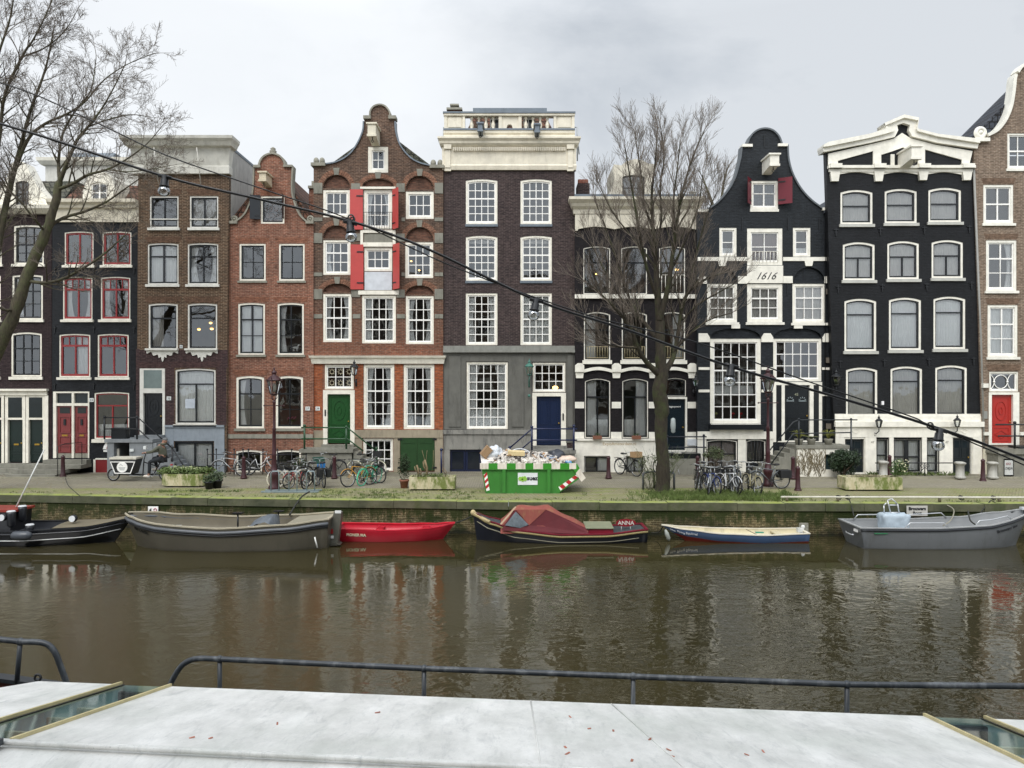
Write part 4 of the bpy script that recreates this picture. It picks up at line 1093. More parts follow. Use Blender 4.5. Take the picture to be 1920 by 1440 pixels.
text(H.o, '45', (H.P(1494.5, 0)[0], H.y + .07, H.P(0, 742)[1]), .17, mat('a6a890', .4, bst=0))
H.part('side_light', BLACKP, [(1455, 1465, 722, 827, .034, 0)]); H.part('side_light', BLACKP, [(1525, 1535, 722, 827, .034, 0)])
for c in (1483, 1506):
    fan = MB()
    X, Z = H.P(c, 751)
    for a in range(5): t = PI * (a + .5) / 5; fan.tube([(X + .1 * math.cos(t), H.y + .09, Z + .1 * math.sin(t)), (X + .17 * math.cos(t), H.y + .09, Z + .17 * math.sin(t))], .02, 4)
    fan.box(X - .17, X + .17, H.y + .08, H.y + .1, Z - .04, Z)
    fan.build('fan_glazing', mat('8d9799', .2, bst=0), H.o)
walllamp(H, 1560, 722, .8)
H.anchors([[(px - .5, px + .5, q - 14, q + 8, .04, 0)] for px, q in ((1433, 268), (1477, 423), (1535, 423), (1391, 423), (1392, 545), (1476, 545))])
H.part('plinth', IV, [(1307.5, 1448.6, 809, 823, .08, 0), (1307.5, 1324, 823.2, 889, .05, 0), (1383.3, 1398, 823.2, 889, .05, 0), (1436.3, 1448.6, 823.2, 889, .05, 0), (1331, 1430, 805.3, 808.8, .12, 0)])
H.win(1324.3, 1383, 823.4, 880, ((1, 2, 2),), IV, DARKSASH, 3, fw=.06, cur='F', cm=mat('a59c98', .9)); H.win(1398.3, 1436, 823.4, 868, ((1, 2, 1),), IV, DARKSASH, 3, fw=.06, cur='F', cm=mat('777270', .9))
bars = MB()
for j in range(6): x = H.P(1402 + j * 6, 0)[0]; bars.tube([(x, H.y - .03, H.P(0, 866)[1]), (x, H.y - .03, H.P(0, 826)[1])], .015, 5)
bars.build('window_bars', IRON, H.o)
gl = smooth_pts([(1391.5, 276), (1390, 292), (1387, 306), (1379, 334), (1365, 359), (1345.5, 381), (1328, 393)])
gr_ = smooth_pts([(1475, 272), (1477, 300), (1485, 328), (1501, 356), (1520.5, 377), (1541, 392)])
hd = smooth_pts([(1402.5, 270), (1407, 258), (1418, 247), (1433, 242.5), (1448, 246), (1459, 257), (1464, 270)], 3)
H.finish([(1307.5, 889), (1564, 889), (1561, 393)] + gr_[::-1] + [hd[-1]] + hd[::-1][1:] + gl + [(1307, 397)], gable=True, eave=408, ridge=(1433, 335), roofm=TILEB, sidem=wH)
SL = mat('5b6064', .6)
coping(H, gl[::-1], .07, SL); coping(H, gr_, .07, SL); coping(H, hd, .07, SL)
H.parts('shoulder_stone', IV, [(1391, 1410, 271, 276, .1, .38), (1458, 1476, 270, 275, .1, .38), (1306.5, 1328, 393.5, 398, .1, .38), (1541, 1562, 390, 395, .1, .38)])
lz = H.P(0, 830)[1]; sx = lambda p: H.P(p, 0)[0]; y = H.y
H2 = MB(); H2.box(sx(1470), sx(1566), y - 1.5, y - .05, lz - .14, lz)
for i in range(7): H2.box(sx(1470) - (i + 1) * .24, sx(1470) - i * .24, y - 1.4, y - .1, 0, lz - (i + 1) * lz / 8)
H2.build('stoop', STONEG, H.o)
mb = MB(); mb.box(sx(1472), sx(1522.5), y - 1.45, y - .1, 0, lz - .141); mb.box(sx(1522.6), sx(1554), y - 1.45, y - .1, 0, .35); mb.box(sx(1522.6), sx(1554), y - 1.45, y - .1, 1.02, lz - .141); mb.box(sx(1554.1), sx(1566), y - 1.45, y - .1, 0, lz - .141)
mb.build('stoop_wall', IV, H.o)
mb = MB(); mb.box(sx(1523), sx(1554), y - 1.3, y - 1.28, .35, 1.02); mb.build('cellar_window', mat('39484a', .15, bst=0), H.o)
iv = MB(); rr = random.Random(5)
for _ in range(46):
    x = rr.uniform(sx(1473), sx(1521)); z = rr.uniform(0, .5); p = [(x, y - 1.47, z)]
    for k in range(7): x += rr.uniform(-.12, .12); z += rr.uniform(.05, .2); p.append((min(max(x, sx(1470)), sx(1523)), y - 1.475, min(z, lz - .16)))
    iv.tube(p, .010, 4)
iv.build('bare_vines', mat('70654c', .9), H.o)
railing(H, 'stoop_railing', mat('1c2227', .35), [[(sx(1415), y - 1.42, .95), (sx(1466), y - 1.42, lz + 1), (sx(1476), y - 1.42, lz + 1.1), (sx(1581), y - 1.42, lz + 1.1)], [(sx(1420), y - 1.42, .4), (sx(1466), y - 1.42, lz + .5), (sx(1570), y - 1.42, lz + .55)]], .028,
        [(sx(1418), y - 1.42, 0, 1.0), (sx(1476), y - 1.42, lz, lz + 1.1), (sx(1570), y - 1.42, 0, lz + 1.1)])
# ---------------------------------------------------------------- I: wide black house
wI = brick('jet_painted_brick', '111215', '151619', '0e0f11', painted=1, stain=.45, stainc='202225', bs=.9)
I = House('canal_house', 'wide black house with three bays of arched windows and a white pediment and ground floor', 34.5, 1548, 1843, wI, (440, 545, 675, 800))
GW = mat('b9b8b0', .6)
for row, (y0, y1, xs, bd, cu) in enumerate(((355, 421, ((1575, 1637), (1658, 1720), (1740, 1803)), ((.47, 1, 1), (.53, 1, 1)), 'F'), (453, 526, ((1579.5, 1641), (1663, 1724), (1746, 1806.6)), ((.4, 1, 1), (.6, 2, 1)), 'F'),  # upper two rows: full curtains added to stand in for sky reflected in panes
                                         (559, 659, ((1582.5, 1644), (1666, 1728), (1749.5, 1811)), ((.28, 1, 1), (.72, 1, 1)), 'F'), (688, 785, ((1585.5, 1646), (1669, 1730), (1753, 1814)), ((.27, 1, 1), (.73, 1, 1)), 'F'))):
    for i, (a, b) in enumerate(xs):
        d = -2 * i
        I.win(a, b, y0 + d, y1 + d, bd, IV, DARKSASH, 5, fw=.11, cur=cu, sill=.09 if row < 3 else None, sillm=GW, sh=.12, cm=CURT if row == 2 else CURTG)
I.part('plinth', IV, [(1565, 1841, 776, 780, .02, 0), (1565, 1840, 780, 790.4, .05, 0), (1564, 1842, 790.6, 800, .16, 0), (1566, 1840, 800.2, 819.8, .06, 0), (1566, 1582, 820, 889, .06, 0), (1621.5, 1642, 820, 889, .06, 0), (1666.3, 1674.6, 820, 889, .06, 0), (1727.8, 1736.6, 820, 889, .06, 0), (1760.3, 1783.6, 820, 889, .06, 0), (1823, 1841, 820, 889, .06, 0)])
I.win(1642.5, 1666, 823, 886, ((.5, 1, 1), (.5, 1, 1)), IV, DARKSASH, 0, fw=.03, cur='F'); I.win(1737, 1760, 823, 886, ((.5, 1, 1), (.5, 1, 1)), IV, DARKSASH, 0, fw=.03, cur='F')
I.win(1675, 1727.5, 823, 886, ((.55, 2, 1), (.45, 2, 1)), IV, DARKSASH, 0, fw=.03, cur='F', mw=.1)
DD = mat('141c20', .3)
I.door(1584, 1620, 823, 887, DD, (1582.3, 1621.2, 820.3, 889), IV, 'four', glass=.28); I.door(1786, 1821, 821, 888, DD, (1784, 1822.7, 820.3, 889), IV, 'four', glass=.28)
for px in (1603, 1807): di = MB(); X, Z = I.P(px, 808); r = .13; di.ring([(X - r * 1.3, Z), (X, Z - r), (X + r * 1.3, Z), (X, Z + r)], [(X - r, Z), (X, Z - r * .75), (X + r, Z), (X, Z + r * .75)], I.y - .08, I.y); di.build('diamond_ornament', IV, I.o)
for px, t_ in ((1635, '47'), (1774, '47')): text(I.o, t_, (I.P(px, 0)[0], I.y - .065, I.P(0, 831)[1]), .15, mat('8d8a7c', .5, bst=0), 'numerals')
I.part('alarm_box', mat('e8e6e6', .4), [(1652, 1656, 752, 759, .08, 0)])
walllamp(I, 1639, 800, .6); walllamp(I, 1784, 799, .6)
for r_, py in enumerate((435, 541, 682)):
    for k_, px in enumerate((1567, 1650, 1733, 1817)):
        p = px + r_ * 4; q = py - k_ * 2
        I.anchors([[(p - .8, p + .8, q - 7, q + 8, .045, 0), (p - 4.5, p + 4.5, q - 5, q - 3.4, .05, 0), (p - 2.5, p + 2.5, q, q + 1.4, .05, 0)]])
# pediment
top = [(1548, 281), (1630, 262), (1672, 250), (1676, 243), (1676, 233), (1690, 228), (1702, 233), (1703, 243), (1708, 250), (1750, 262), (1822, 277)]
I.finish([(1566, 889), (1841, 889), (1836, 665), (1822, 300)] + top[::-1] + [(1552, 400)], gable=True, eave=395, ridge=(1690, 300), roofm=TILEB, sidem=wI)
def band(lo, hi, fr_, name='pediment_moulding'):
    mb = MB(); P1 = I.pts(lo); P2 = I.pts(hi)
    for i in range(len(lo) - 1):
        mb.hexa([(P1[i][0], I.y - fr_, P1[i][1]), (P1[i + 1][0], I.y - fr_, P1[i + 1][1]), (P1[i + 1][0], I.y + .4, P1[i + 1][1]), (P1[i][0], I.y + .4, P1[i][1]),
                 (P2[i][0], I.y - fr_, P2[i][1]), (P2[i + 1][0], I.y - fr_, P2[i + 1][1]), (P2[i + 1][0], I.y + .4, P2[i + 1][1]), (P2[i][0], I.y + .4, P2[i][1])])
    mb.build(name, IV, I.o)
lo = [(1541, 287), (1549, 286), (1628, 270), (1674, 259), (1680, 247), (1678, 237), (1690, 233), (1702, 237), (1700, 247), (1706, 258), (1752, 270), (1828, 281)]
mi = [(1539, 279), (1549, 278), (1627, 262), (1668, 251), (1672, 246), (1652.5, 240), (1689, 225), (1715, 230), (1712, 246), (1714, 250), (1752, 260), (1830, 272)]
hi = [(1539, 275), (1549, 270), (1628, 254), (1655, 245), (1655, 242), (1652, 235), (1689, 219), (1716.5, 225), (1714, 243), (1716, 246), (1752, 255), (1829, 264)]
band(lo, mi, .2); band(mi, hi, .32)
PD = .07
I.poly('pediment_field', IV, [(1552, 314), (1570, 314), (1570, 302), (1636, 284), (1636, 314), (1651, 314), (1651, 291), (1670, 285), (1692, 277), (1720, 291), (1720, 312), (1733, 312), (1733, 281), (1802, 300), (1802, 309), (1816, 309), (1822, 284), (1752, 272), (1706, 260), (1690, 250), (1674, 261), (1628, 272), (1552, 289)], PD)
I.part('pediment_post', IV, [(1669, 1676, 290, 311.5, .07, 0)]); I.part('pediment_post', IV, [(1702, 1709, 290, 311.5, .07, 0)])
I.part('pediment_beam', IV, [(1551, 1825, 311.8, 317, .2, 0), (1553, 1823, 317.2, 323, .1, 0)])
for c in (1564, 1646, 1729, 1811):
    I.poly('bracket', IV, [(c - 7, 341 - (c > 1700) * 2), (c + 6, 341 - (c > 1700) * 2), (c + 9, 323.2), (c - 9, 323.2)], .14); I.part('bracket_cap', IV, [(c - 11, c + 11, 309, 317, .26, 0)])
for a, b in ((1571, 1637), (1653, 1720), (1736, 1802)):
    n = 8; I.poly('frieze_arch', IV, [(a + (b - a) * i / n, 328 - 4.5 * math.sin(PI * i / n)) for i in range(n + 1)] + [(b, 323.2), (a, 323.2)], .06)
I.hoist(1692, 301, .42, .5, 1.2, IV)
dp = MB().tube([(I.P(1824, 0)[0], I.y - .08, I.P(0, 318)[1]), (I.P(1837, 0)[0], I.y - .08, I.P(0, 640)[1]), (I.P(1844, 0)[0], I.y - .08, .1)], .05, 8); dp.build('downpipe', mat('8f8e88', .6), I.o)
# ---------------------------------------------------------------- J: tan brick house at the right edge
wJ = brick('tan_brick', '6f5e50', '7c6a5a', '9a8c7c', stain=.35, stainc='4c4038', bs=.4)
J = House('canal_house', 'tan brick house with a bright red front door, at the right edge', 34.4, 1826, 2060, wJ, (435, 560, 690))
BR = brick('tan_arch_brick', '7a6454', '6f5a4a', '6f5a4a')
IV2 = mat('e9e6da', .4)
for a, b in ((1843, 1901), (1935, 1992)):
    J.win(a, b, 345.5, 419.5, ((.5, 2, 1), (.5, 2, 1)), IV2, WHITE, 0, fw=.12, sill=.08); J.flatarch(a, b, 344, 10, BR)
    J.win(a + 5, b + 6, 449.5, 546, ((.34, 2, 1), (.66, 2, 2)), IV2, WHITE, 0, fw=.13, sill=.08, cur='R'); J.flatarch(a + 5, b + 6, 448, 10, BR)
    J.win(a + 8, b + 8, 571, 670, ((.35, 2, 1), (.65, 2, 2)), IV2, WHITE, 0, fw=.13, sill=.08, cur='F'); J.flatarch(a + 8, b + 8, 570, 10, BR)
J.win(1888, 1948, 249, 317, ((.5, 3, 1), (.5, 3, 1)), IV2, WHITE, 0, fw=.1, sill=.06)
J.win(1955, 2025, 700, 800, ((.5, 3, 2), (.5, 3, 2)), IV2, WHITE, 0, fw=.12)
tw = J.win(1854, 1910, 696, 735, ((1, 1, 1),), IV2, WHITE, 0, fw=.08)
fb = MB(); X, Z = J.P(1878, 716); fb.torus((X, J.y + .06, Z), .3, .022, 20, 5); fb.torus((X - .72, J.y + .06, Z), .42, .02, 14, 5, -1.0, 1.0); fb.torus((X + .72, J.y + .06, Z), .42, .02, 14, 5, PI - 1, PI + 1)
for sgn in (-1, 1): fb.ball((X + sgn * .3, J.y + .06, Z), .05, 8, 6)
fb.build('fanlight_tracery', WHITE, tw)
J.door(1859, 1899, 740, 832, mat('a8281e', .35, var=.05), (1853.5, 1910.5, 735.5, 834), IV2, 'orn'); J.flatarch(1852, 1912, 695, 12, BR)
J.part('camera_box', IV2, [(1840, 1850, 719, 727, .15, 0)]); J.part('doorbell_panel', mat('9b9b94', .3, metal=.6), [(1844, 1851, 771, 785, .03, 0)])
J.part('plinth', mat('d8d2bd', .7, var=.1, dirt=.5, dirtc='9a917a'), [(1843, 2060, 842, 889, .1, 0)]); J.parts('sill_band', IV2, [(1843.5, 1853, 810, 816, .1, 0), (1911, 2060, 810, 816, .1, 0)])
gl = smooth_pts([(1851, 257), (1868, 248), (1881.5, 233), (1891, 215), (1897, 196), (1901, 170), (1903, 150), (1905, 142)])
hd = smooth_pts([(1908, 138), (1915, 128), (1930, 119), (1948, 116), (1966, 119), (1981, 128), (1988, 138)], 3)
gr_ = smooth_pts([(1991, 142), (1993, 150), (1995, 170), (1999, 196), (2005, 215), (2014, 233), (2028, 248), (2045, 257)])
J.finish([(1844, 889), (2060, 889), (2060, 262), (2045, 262)] + gr_[::-1] + hd[::-1] + gl[::-1] + [(1826, 262)], gable=True, rd=2.3, eave=262, ridge=(1948, 140), roofm=TILEB, sidem=wJ)
coping(J, gl, .14, IV2, front=.14); coping(J, gr_, .14, IV2, front=.14); coping(J, hd, .12, IV2, front=.14)
sc = MB(); X, Z = J.P(1838, 249); sc.torus((X, J.y, Z), .19, .1, 18, 8); sc.ball((X, J.y, Z), (.12, .12, .12)); sc.box(X - .32, X + .35, J.y - .16, J.y + .2, Z - .42, Z - .26); sc.build('volute', IV2, J.o)
lz = J.P(0, 838)[1]; sx = lambda p: J.P(p, 0)[0]; y = J.y
J.part('stoop', STONEG, [(1845, 1950, 838, 848, 1.0, 0), (1848, 1950, 848.2, 889, .9, 0), (1926, 1990, 860, 889, .89, 0)])
railing(J, 'stoop_railing', IRON, [[(sx(1843), y - .9, lz + 1.05), (sx(1990), y - .9, lz + 1.05)], [(sx(1848), y - .9, lz + .55), (sx(1990), y - .9, lz + .55)]], .035, [(sx(1878), y - .9, lz, lz + 1.1)])
J.part('door_mat_grille', IRON, [(1885, 1935, 834, 837.6, .95, -.2)])
# ---------------------------------------------------------------- distant roofs, and the rows running on past both edges of the picture
bg = House('white_rear_house', 'pale rear house with a low roof rising behind the narrow black house', 44.0, 80, 262, mat('c6c4bb', .7, dirt=.4, dirtc='8c8a80'), ())
bg.win(205, 222, 338, 352, ((1, 1, 1),), CREAM, WHITE, 0, fw=.05)
bg.finish([(85, 889), (300, 889), (300, 300), (85, 300)], eave=304)
cornice(bg, 82, 302, [(298, .4), (304, .35), (310, .15)], CREAM)
slope(bg, 118, 205, 297, 281, .6, LEAD, 'roof_slope')
tag(bg.o, bg.o['label'], 'house')
def plain_house(x0, x1, D, wm, top, label, fr, cols=3, flip=False, base=889, rot=None):
    h = House('canal_house', label, D, x0, x1, wm, (430, 540, 650, 770))
    w = (x1 - x0) / cols
    for r_, (y0, y1) in enumerate(((340, 415), (445, 530), (560, 655), (690, 800))):
        if y0 < top + 20: continue
        for c in range(cols):
            a = x0 + w * c + w * .16; b = x0 + w * (c + 1) - w * .16
            if r_ == 3 and c == 0: h.door(a + 4, b - 4, 740, 860, mat('1f3328', .3), (a, b, 700, 889), fr, 'four'); continue
            h.win(a, b, y0, y1, ((.4, 2, 1), (.6, 2, 1)), fr, WHITE, 3, fw=.1, sill=.08)
    cornice(h, x0, x1, [(top - 14, .5), (top - 8, .45), (top, .15), (top + 12, .1)], fr)
    h.finish([(x0, base), (x1, base), (x1, top), (x0, top)], eave=top - 6)
    return h
plain_house(-340, -118.5, 35.2, wD, 330, 'red brick house just past the left edge of the row', CREAM)
plain_house(-560, -340.5, 35.3, wF, 300, 'dark brick house second past the left edge of the row', CREAM)
plain_house(2060.5, 2290, 34.4, wB, 320, 'black brick house just past the right edge of the row', IV)
plain_house(2290.5, 2520, 34.3, wE, 350, 'brown brick house second past the right edge of the row', IV)
# row across the near quay, behind the camera: the lower windows and the water mirror it
for i, (x0, wd, wm, top, nm) in enumerate(((-26, 7.0, wF, 330, 'dark'), (-18.9, 6.2, wD, 300, 'red'), (-12.6, 7.4, wC, 350, 'brown'), (-5.1, 6.4, wH, 310, 'slate grey'), (1.4, 7.2, wJ, 340, 'tan'), (8.7, 6.3, wF, 300, 'purple brown'), (15.1, 7.3, wE, 345, 'mottled'))):
    k = 35 / FPX
    h = plain_house(960 + x0 / k, 960 + (x0 + wd) / k, 35.0, wm, top, nm + ' brick house in the near-side row behind the viewer', CREAM, 3)
    h.o.rotation_euler = (0, 0, PI); h.o.location = (-(x0 + wd / 2), -3.5, 0)
# ------------------------------------------------------------------ ground, street, quay, water
XS = [-300, -90, -60, -40, -29, -22, -18, -14, -9.2, -4.5, 0, 4.5, 9, 13, 18, 25, 40, 60, 90, 300]
def strip(name, fa, fb, z, m, sub=1):
    vs = []; fs = []
    for x in XS:
        vs += [(x, fa(x), z), (x, fb(x), z)]
    for i in range(len(XS) - 1): fs.append((2 * i, 2 * i + 2, 2 * i + 3, 2 * i + 1))
    return struct(MB().add(vs, fs).build(name, m))
def pavemat(name, c1, c2, mortar, moss, mossamt, lo, hi, rot=0, bw=.2, rh=.1, dirtc='5b5648'):
    m, n, l, b, out = nt(name)
    tc = n.new('ShaderNodeTexCoord').outputs['Object']
    mp = n.new('ShaderNodeMapping'); mp.inputs['Rotation'].default_value = (0, 0, rot); l.new(tc, mp.inputs[0])
    t = n.new('ShaderNodeTexBrick'); l.new(mp.outputs[0], t.inputs['Vector'])
    t.inputs['Scale'].default_value = 1; t.inputs['Brick Width'].default_value = bw; t.inputs['Row Height'].default_value = rh; t.inputs['Mortar Size'].default_value = .012
    t.inputs['Color1'].default_value = (*lin(c1), 1); t.inputs['Color2'].default_value = (*lin(c2), 1); t.inputs['Mortar'].default_value = (*lin(mortar), 1)
    col = t.outputs[0]
    f = noi(n, l, mapping(n, l, tc, (.35, 1.2, 1)), 1.4, 8, .7)
    col = mixc(n, l, mrange(n, l, f, .4, .66, 0, .75), col, lin(dirtc))
    if moss:
        g = noi(n, l, mapping(n, l, tc, (.6, 1.3, 1)), 1.1, 9, .75)
        col = mixc(n, l, mrange(n, l, g, lo, hi, 0, mossamt), col, mixc(n, l, mrange(n, l, noi(n, l, tc, 14, 3), .35, .65), lin(moss), [q * 1.5 for q in lin(moss)]))
    l.new(col, b.inputs['Base Color']); b.inputs['Roughness'].default_value = .8
    bump(n, l, b, mth(n, l, 'SUBTRACT', mth(n, l, 'MULTIPLY', noi(n, l, tc, 9, 4), .6), t.outputs['Fac']), .6, .015)
    return m
PAVE = pavemat('street_clinkers', '8a8475', '9d9684', '5c574b', '7f8055', .4, .5, .75, .0, dirtc='79735f')
MOSSP = pavemat('mossy_clinkers', '8d8769', '9f997a', '4c4a33', '6a7432', .8, .46, .64, .6, dirtc='77724f')
SIDE = pavemat('stoop_clinkers', '827b6d', '938b79', '55503f', '5c6238', .5, .5, .72, .0, .2, .1)
GRND_ = mat('55503f', .9, var=.3)
struct(MB().add([(x, yq(x) + .3 if k == 0 else 600, -.02) for x in XS for k in (0, 1)], [(2 * i, 2 * i + 2, 2 * i + 3, 2 * i + 1) for i in range(len(XS) - 1)]).build('ground', GRND_))
strip('quay_strip', lambda x: yq(x) + .42, lambda x: 30.15 + max(0, (yq(x) - 28.6)) , 0.0, MOSSP)
strip('street', lambda x: 30.15 + max(0, (yq(x) - 28.6)), lambda x: max(33.2, yq(x) + 3), .004, PAVE)
st_ = strip('kerb', lambda x: max(33.2, yq(x) + 3), lambda x: max(33.2, yq(x) + 3) + .14, .055, mat('85826f', .8, var=.2))
kb = MB()
for i in range(90):
    x = -45 + i * 1.0; kb.box(x, x + .985, 33.2, 33.33, -.02, .06)
bpy.data.objects.remove(st_); struct(kb.build('kerb', mat('8b8775', .8, var=.25, sc=1)))
struct(MB().add([(-300, 33.33, .05), (300, 33.33, .05), (300, 60, .05), (-300, 60, .05)], [(0, 1, 2, 3)]).build('pavement', SIDE))
# quay wall with coping stones
QW = brick('quay_brick', '4c402a', '6a5a3c', '8f8465', stain=.7, stainc='1f1d12', light='8d8468', bs=1.0, moss='252e0e', bw=.21, rh=.062, ms=.012)
def quaymat():
    m = QW; n = m.node_tree.nodes; l = m.node_tree.links; b = [x for x in n if x.type == 'BSDF_PRINCIPLED'][0]
    src = b.inputs['Base Color'].links[0].from_socket
    tc = n.new('ShaderNodeTexCoord').outputs['Object']; sp = n.new('ShaderNodeSeparateXYZ'); l.new(tc, sp.inputs[0])
    wob = noi(n, l, mapping(n, l, tc, (1.5, 1, 1)), 1.5, 4)
    z = mth(n, l, 'ADD', sp.outputs[2], mth(n, l, 'MULTIPLY', wob, .35))
    wet = mrange(n, l, z, WZ + .22, WZ + .38, .85, 0)
    col = mixc(n, l, wet, src, lin('1a1c12'))
    drip = noi(n, l, mapping(n, l, tc, (2.2, 2, .45)), 2.0, 7, .75)
    topm = mrange(n, l, sp.outputs[2], -.75, -.1, .0, .26)
    col = mixc(n, l, mrange(n, l, mth(n, l, 'ADD', drip, topm), .54, .67, 0, .92), col, lin('28320e'))
    l.new(col, b.inputs['Base Color'])
quaymat()
qo = thing('quay_wall', 'mossy brick quay wall with stone coping along the far side of the canal', 'quay wall', (0, 26.4, 0))
qx = [-90, -60, -40, -30, -24, -18, -14, -9.2, -4.5, 0, 4.5, 9, 13, 18, 25, 40, 90]
mb = MB(); vs = []
for x in qx: vs += [(x, yq(x) + .05, -2.2), (x, yq(x) + .05, -.22), (x, yq(x) + .6, -.22)]
mb.add(vs, [(3 * i, 3 * i + 3, 3 * i + 4, 3 * i + 1) for i in range(len(qx) - 1)] + [(3 * i + 1, 3 * i + 4, 3 * i + 5, 3 * i + 2) for i in range(len(qx) - 1)])
mb.build('wall_face', QW, qo)
def copm():
    m, n, l, b, out = nt('coping_stone')
    tc = n.new('ShaderNodeTexCoord').outputs['Object']
    g = n.new('ShaderNodeNewGeometry'); sp = n.new('ShaderNodeSeparateXYZ'); l.new(g.outputs['Normal'], sp.inputs[0])
    base = mixc(n, l, mrange(n, l, noi(n, l, tc, 1.3, 6), .35, .65), lin('383c28'), lin('575741'))
    gm = mixc(n, l, mrange(n, l, noi(n, l, tc, 2.5, 6), .35, .6), lin('8f9468'), lin('929c48'))
    col = mixc(n, l, mrange(n, l, sp.outputs[2], .4, .8, 0, .9), base, gm)
    col = mixc(n, l, mrange(n, l, noi(n, l, mapping(n, l, tc, (1, 1, .6)), 1.9, 8, .7), .52, .66, 0, .75), col, lin('3d4620'))
    l.new(col, b.inputs['Base Color']); b.inputs['Roughness'].default_value = .8
    bump(n, l, b, noi(n, l, tc, 6, 6), .6, .04)
    return m
CM = copm()
rr = random.Random(3); mb = MB(); x = -44
while x < 44:
    w = rr.uniform(1.3, 2.4); x2 = x + w - .012; dz = rr.uniform(-.012, .012); dy = rr.uniform(-.015, .015)
    ya, yb = yq(x) + dy, yq(x2) + dy; N = 5
    for k in range(N):
        xa = x + (x2 - x) * k / N; xb = x + (x2 - x) * (k + 1) / N
        j1 = rr.uniform(-.012, .012) if 0 < k else 0
        p, q = ya + (yb - ya) * k / N, ya + (yb - ya) * (k + 1) / N
        mb.hexa([(xa, p, -.235), (xb, q, -.235), (xb, q + .48, -.235), (xa, p + .48, -.235), (xa, p + .02, .025 + dz), (xb, q + .02, .025 + dz), (xb, q + .48, .025 + dz), (xa, p + .48, .025 + dz)])
    x += w
mb.build('coping', CM, qo)
# grass tufts
gb = MB(); rr = random.Random(11)
def tuft(x, y, n, h, s=.12):
    for _ in range(n):
        a = rr.uniform(0, 6.28); r_ = rr.uniform(0, s); px, py = x + math.cos(a) * r_, y + math.sin(a) * r_
        b = rr.uniform(0, 6.28); hh = h * rr.uniform(.5, 1.2); le = hh * rr.uniform(.1, .7); w = .007
        dx, dy = math.cos(b), math.sin(b)
        gb.add([(px - dy * w, py + dx * w, 0), (px + dy * w, py - dx * w, 0), (px + dx * le * .4 + dy * w * .7, py + dy * le * .4 - dx * w * .7, hh * .65), (px + dx * le, py + dy * le, hh)], [(0, 1, 2, 3)])
for _ in range(520):
    x = rr.uniform(5.0, 10.2) if rr.random() < .6 else rr.gauss(7.2, 1.3); y = yq(x) + rr.uniform(.55, 2.6)
    tuft(x, y, 12, .17, .16)
for _ in range(260):
    x = rr.choice((-7, -5.2, -4.6, -2)) + rr.gauss(0, .6); y = yq(x) + rr.uniform(.48, 2.6); tuft(x, y, 8, .07, .1)
for _ in range(60):
    x0 = rr.uniform(-24, 22)
    for _ in range(rr.randint(2, 12)): x = x0 + rr.gauss(0, .35); tuft(x, yq(x) + .45 + abs(rr.gauss(.1, .3)), 7, .06, .08)
for _ in range(60):
    x = rr.uniform(15.6, 20.2) ; tuft(x * 34.0 / 34, 33.9, 12, .22, .15)
for _ in range(120):
    x = rr.uniform(-13.6, -10.3); tuft(x, rr.uniform(28.9, 29.4), 7, .08, .1)
tag(gb.build('grass', mat('566630', .8, var=.4, sc=1.5, bst=0)), 'short green grass and weeds growing along the quay edge', 'grass', kind='stuff')
lf = MB()
for _ in range(260):
    x = rr.uniform(-20, 20); y = yq(x) + rr.uniform(.1, 3.6); lf.obox((x, y, .03), (.05, .035, .006), (rr.uniform(-.3, .3), rr.uniform(-.3, .3), rr.uniform(0, 3)))
tag(lf.build('litter', mat('8f7f52', .8, var=.5, sc=8, bst=0)), 'fallen leaves and small litter scattered over the quay', 'litter', kind='stuff')
# water
def watermat():
    m, n, l, b, out = nt('canal_water')
    tc = n.new('ShaderNodeTexCoord').outputs['Object']
    big = noi(n, l, tc, .12, 3)
    col = mixc(n, l, mrange(n, l, big, .35, .65), lin('302c1a'), lin('3a3521'))
    l.new(col, b.inputs['Base Color']); b.inputs['Roughness'].default_value = .03; b.inputs['IOR'].default_value = 1.42
    b.inputs['Specular IOR Level'].default_value = 1.0
    sp = n.new('ShaderNodeSeparateXYZ'); l.new(tc, sp.inputs[0])
    lf_ = mth(n, l, 'MULTIPLY', mrange(n, l, mth(n, l, 'ADD', sp.outputs[0], mth(n, l, 'MULTIPLY', noi(n, l, tc, .3, 3), 6)), -4, 6, 1, 0), mrange(n, l, sp.outputs[1], 18.5, 22, 1, 0))
    l.new(mth(n, l, 'ADD', mth(n, l, 'MULTIPLY', lf_, .13), .03), b.inputs['Roughness'])
    l.new(mixc(n, l, lf_, col, lin('413a25')), b.inputs['Base Color'])
    r1 = noi(n, l, mapping(n, l, tc, (1, 1.5, 1)), 2.6, 2, .5, 1.0)
    r2 = noi(n, l, mapping(n, l, tc, (1, 1.3, 1)), 7.5, 3, .5, .4)
    r3 = noi(n, l, tc, .55, 2, .5)
    patch = mrange(n, l, noi(n, l, mapping(n, l, tc, (1, .7, 1)), .22, 5, .65), .44, .58, .3, 1.5)
    calm = mrange(n, l, sp.outputs[1], 19.5, 23.5, 1, .07)     # sheltered water by the moored boats
    side = mrange(n, l, sp.outputs[0], -9, 4, .6, 1.2)
    h = mth(n, l, 'ADD', mth(n, l, 'MULTIPLY', r1, 1.0), mth(n, l, 'MULTIPLY', r2, .16))
    h = mth(n, l, 'MULTIPLY', h, mth(n, l, 'MULTIPLY', mth(n, l, 'MULTIPLY', patch, calm), side))
    h = mth(n, l, 'ADD', h, mth(n, l, 'MULTIPLY', r3, .25))
    bump(n, l, b, h, 1.0, .0125)
    return m
struct(MB().add([(-300, -2, WZ), (300, -2, WZ), (300, 32, WZ), (-300, 32, WZ)], [(0, 1, 2, 3)]).build('canal_water', watermat()))
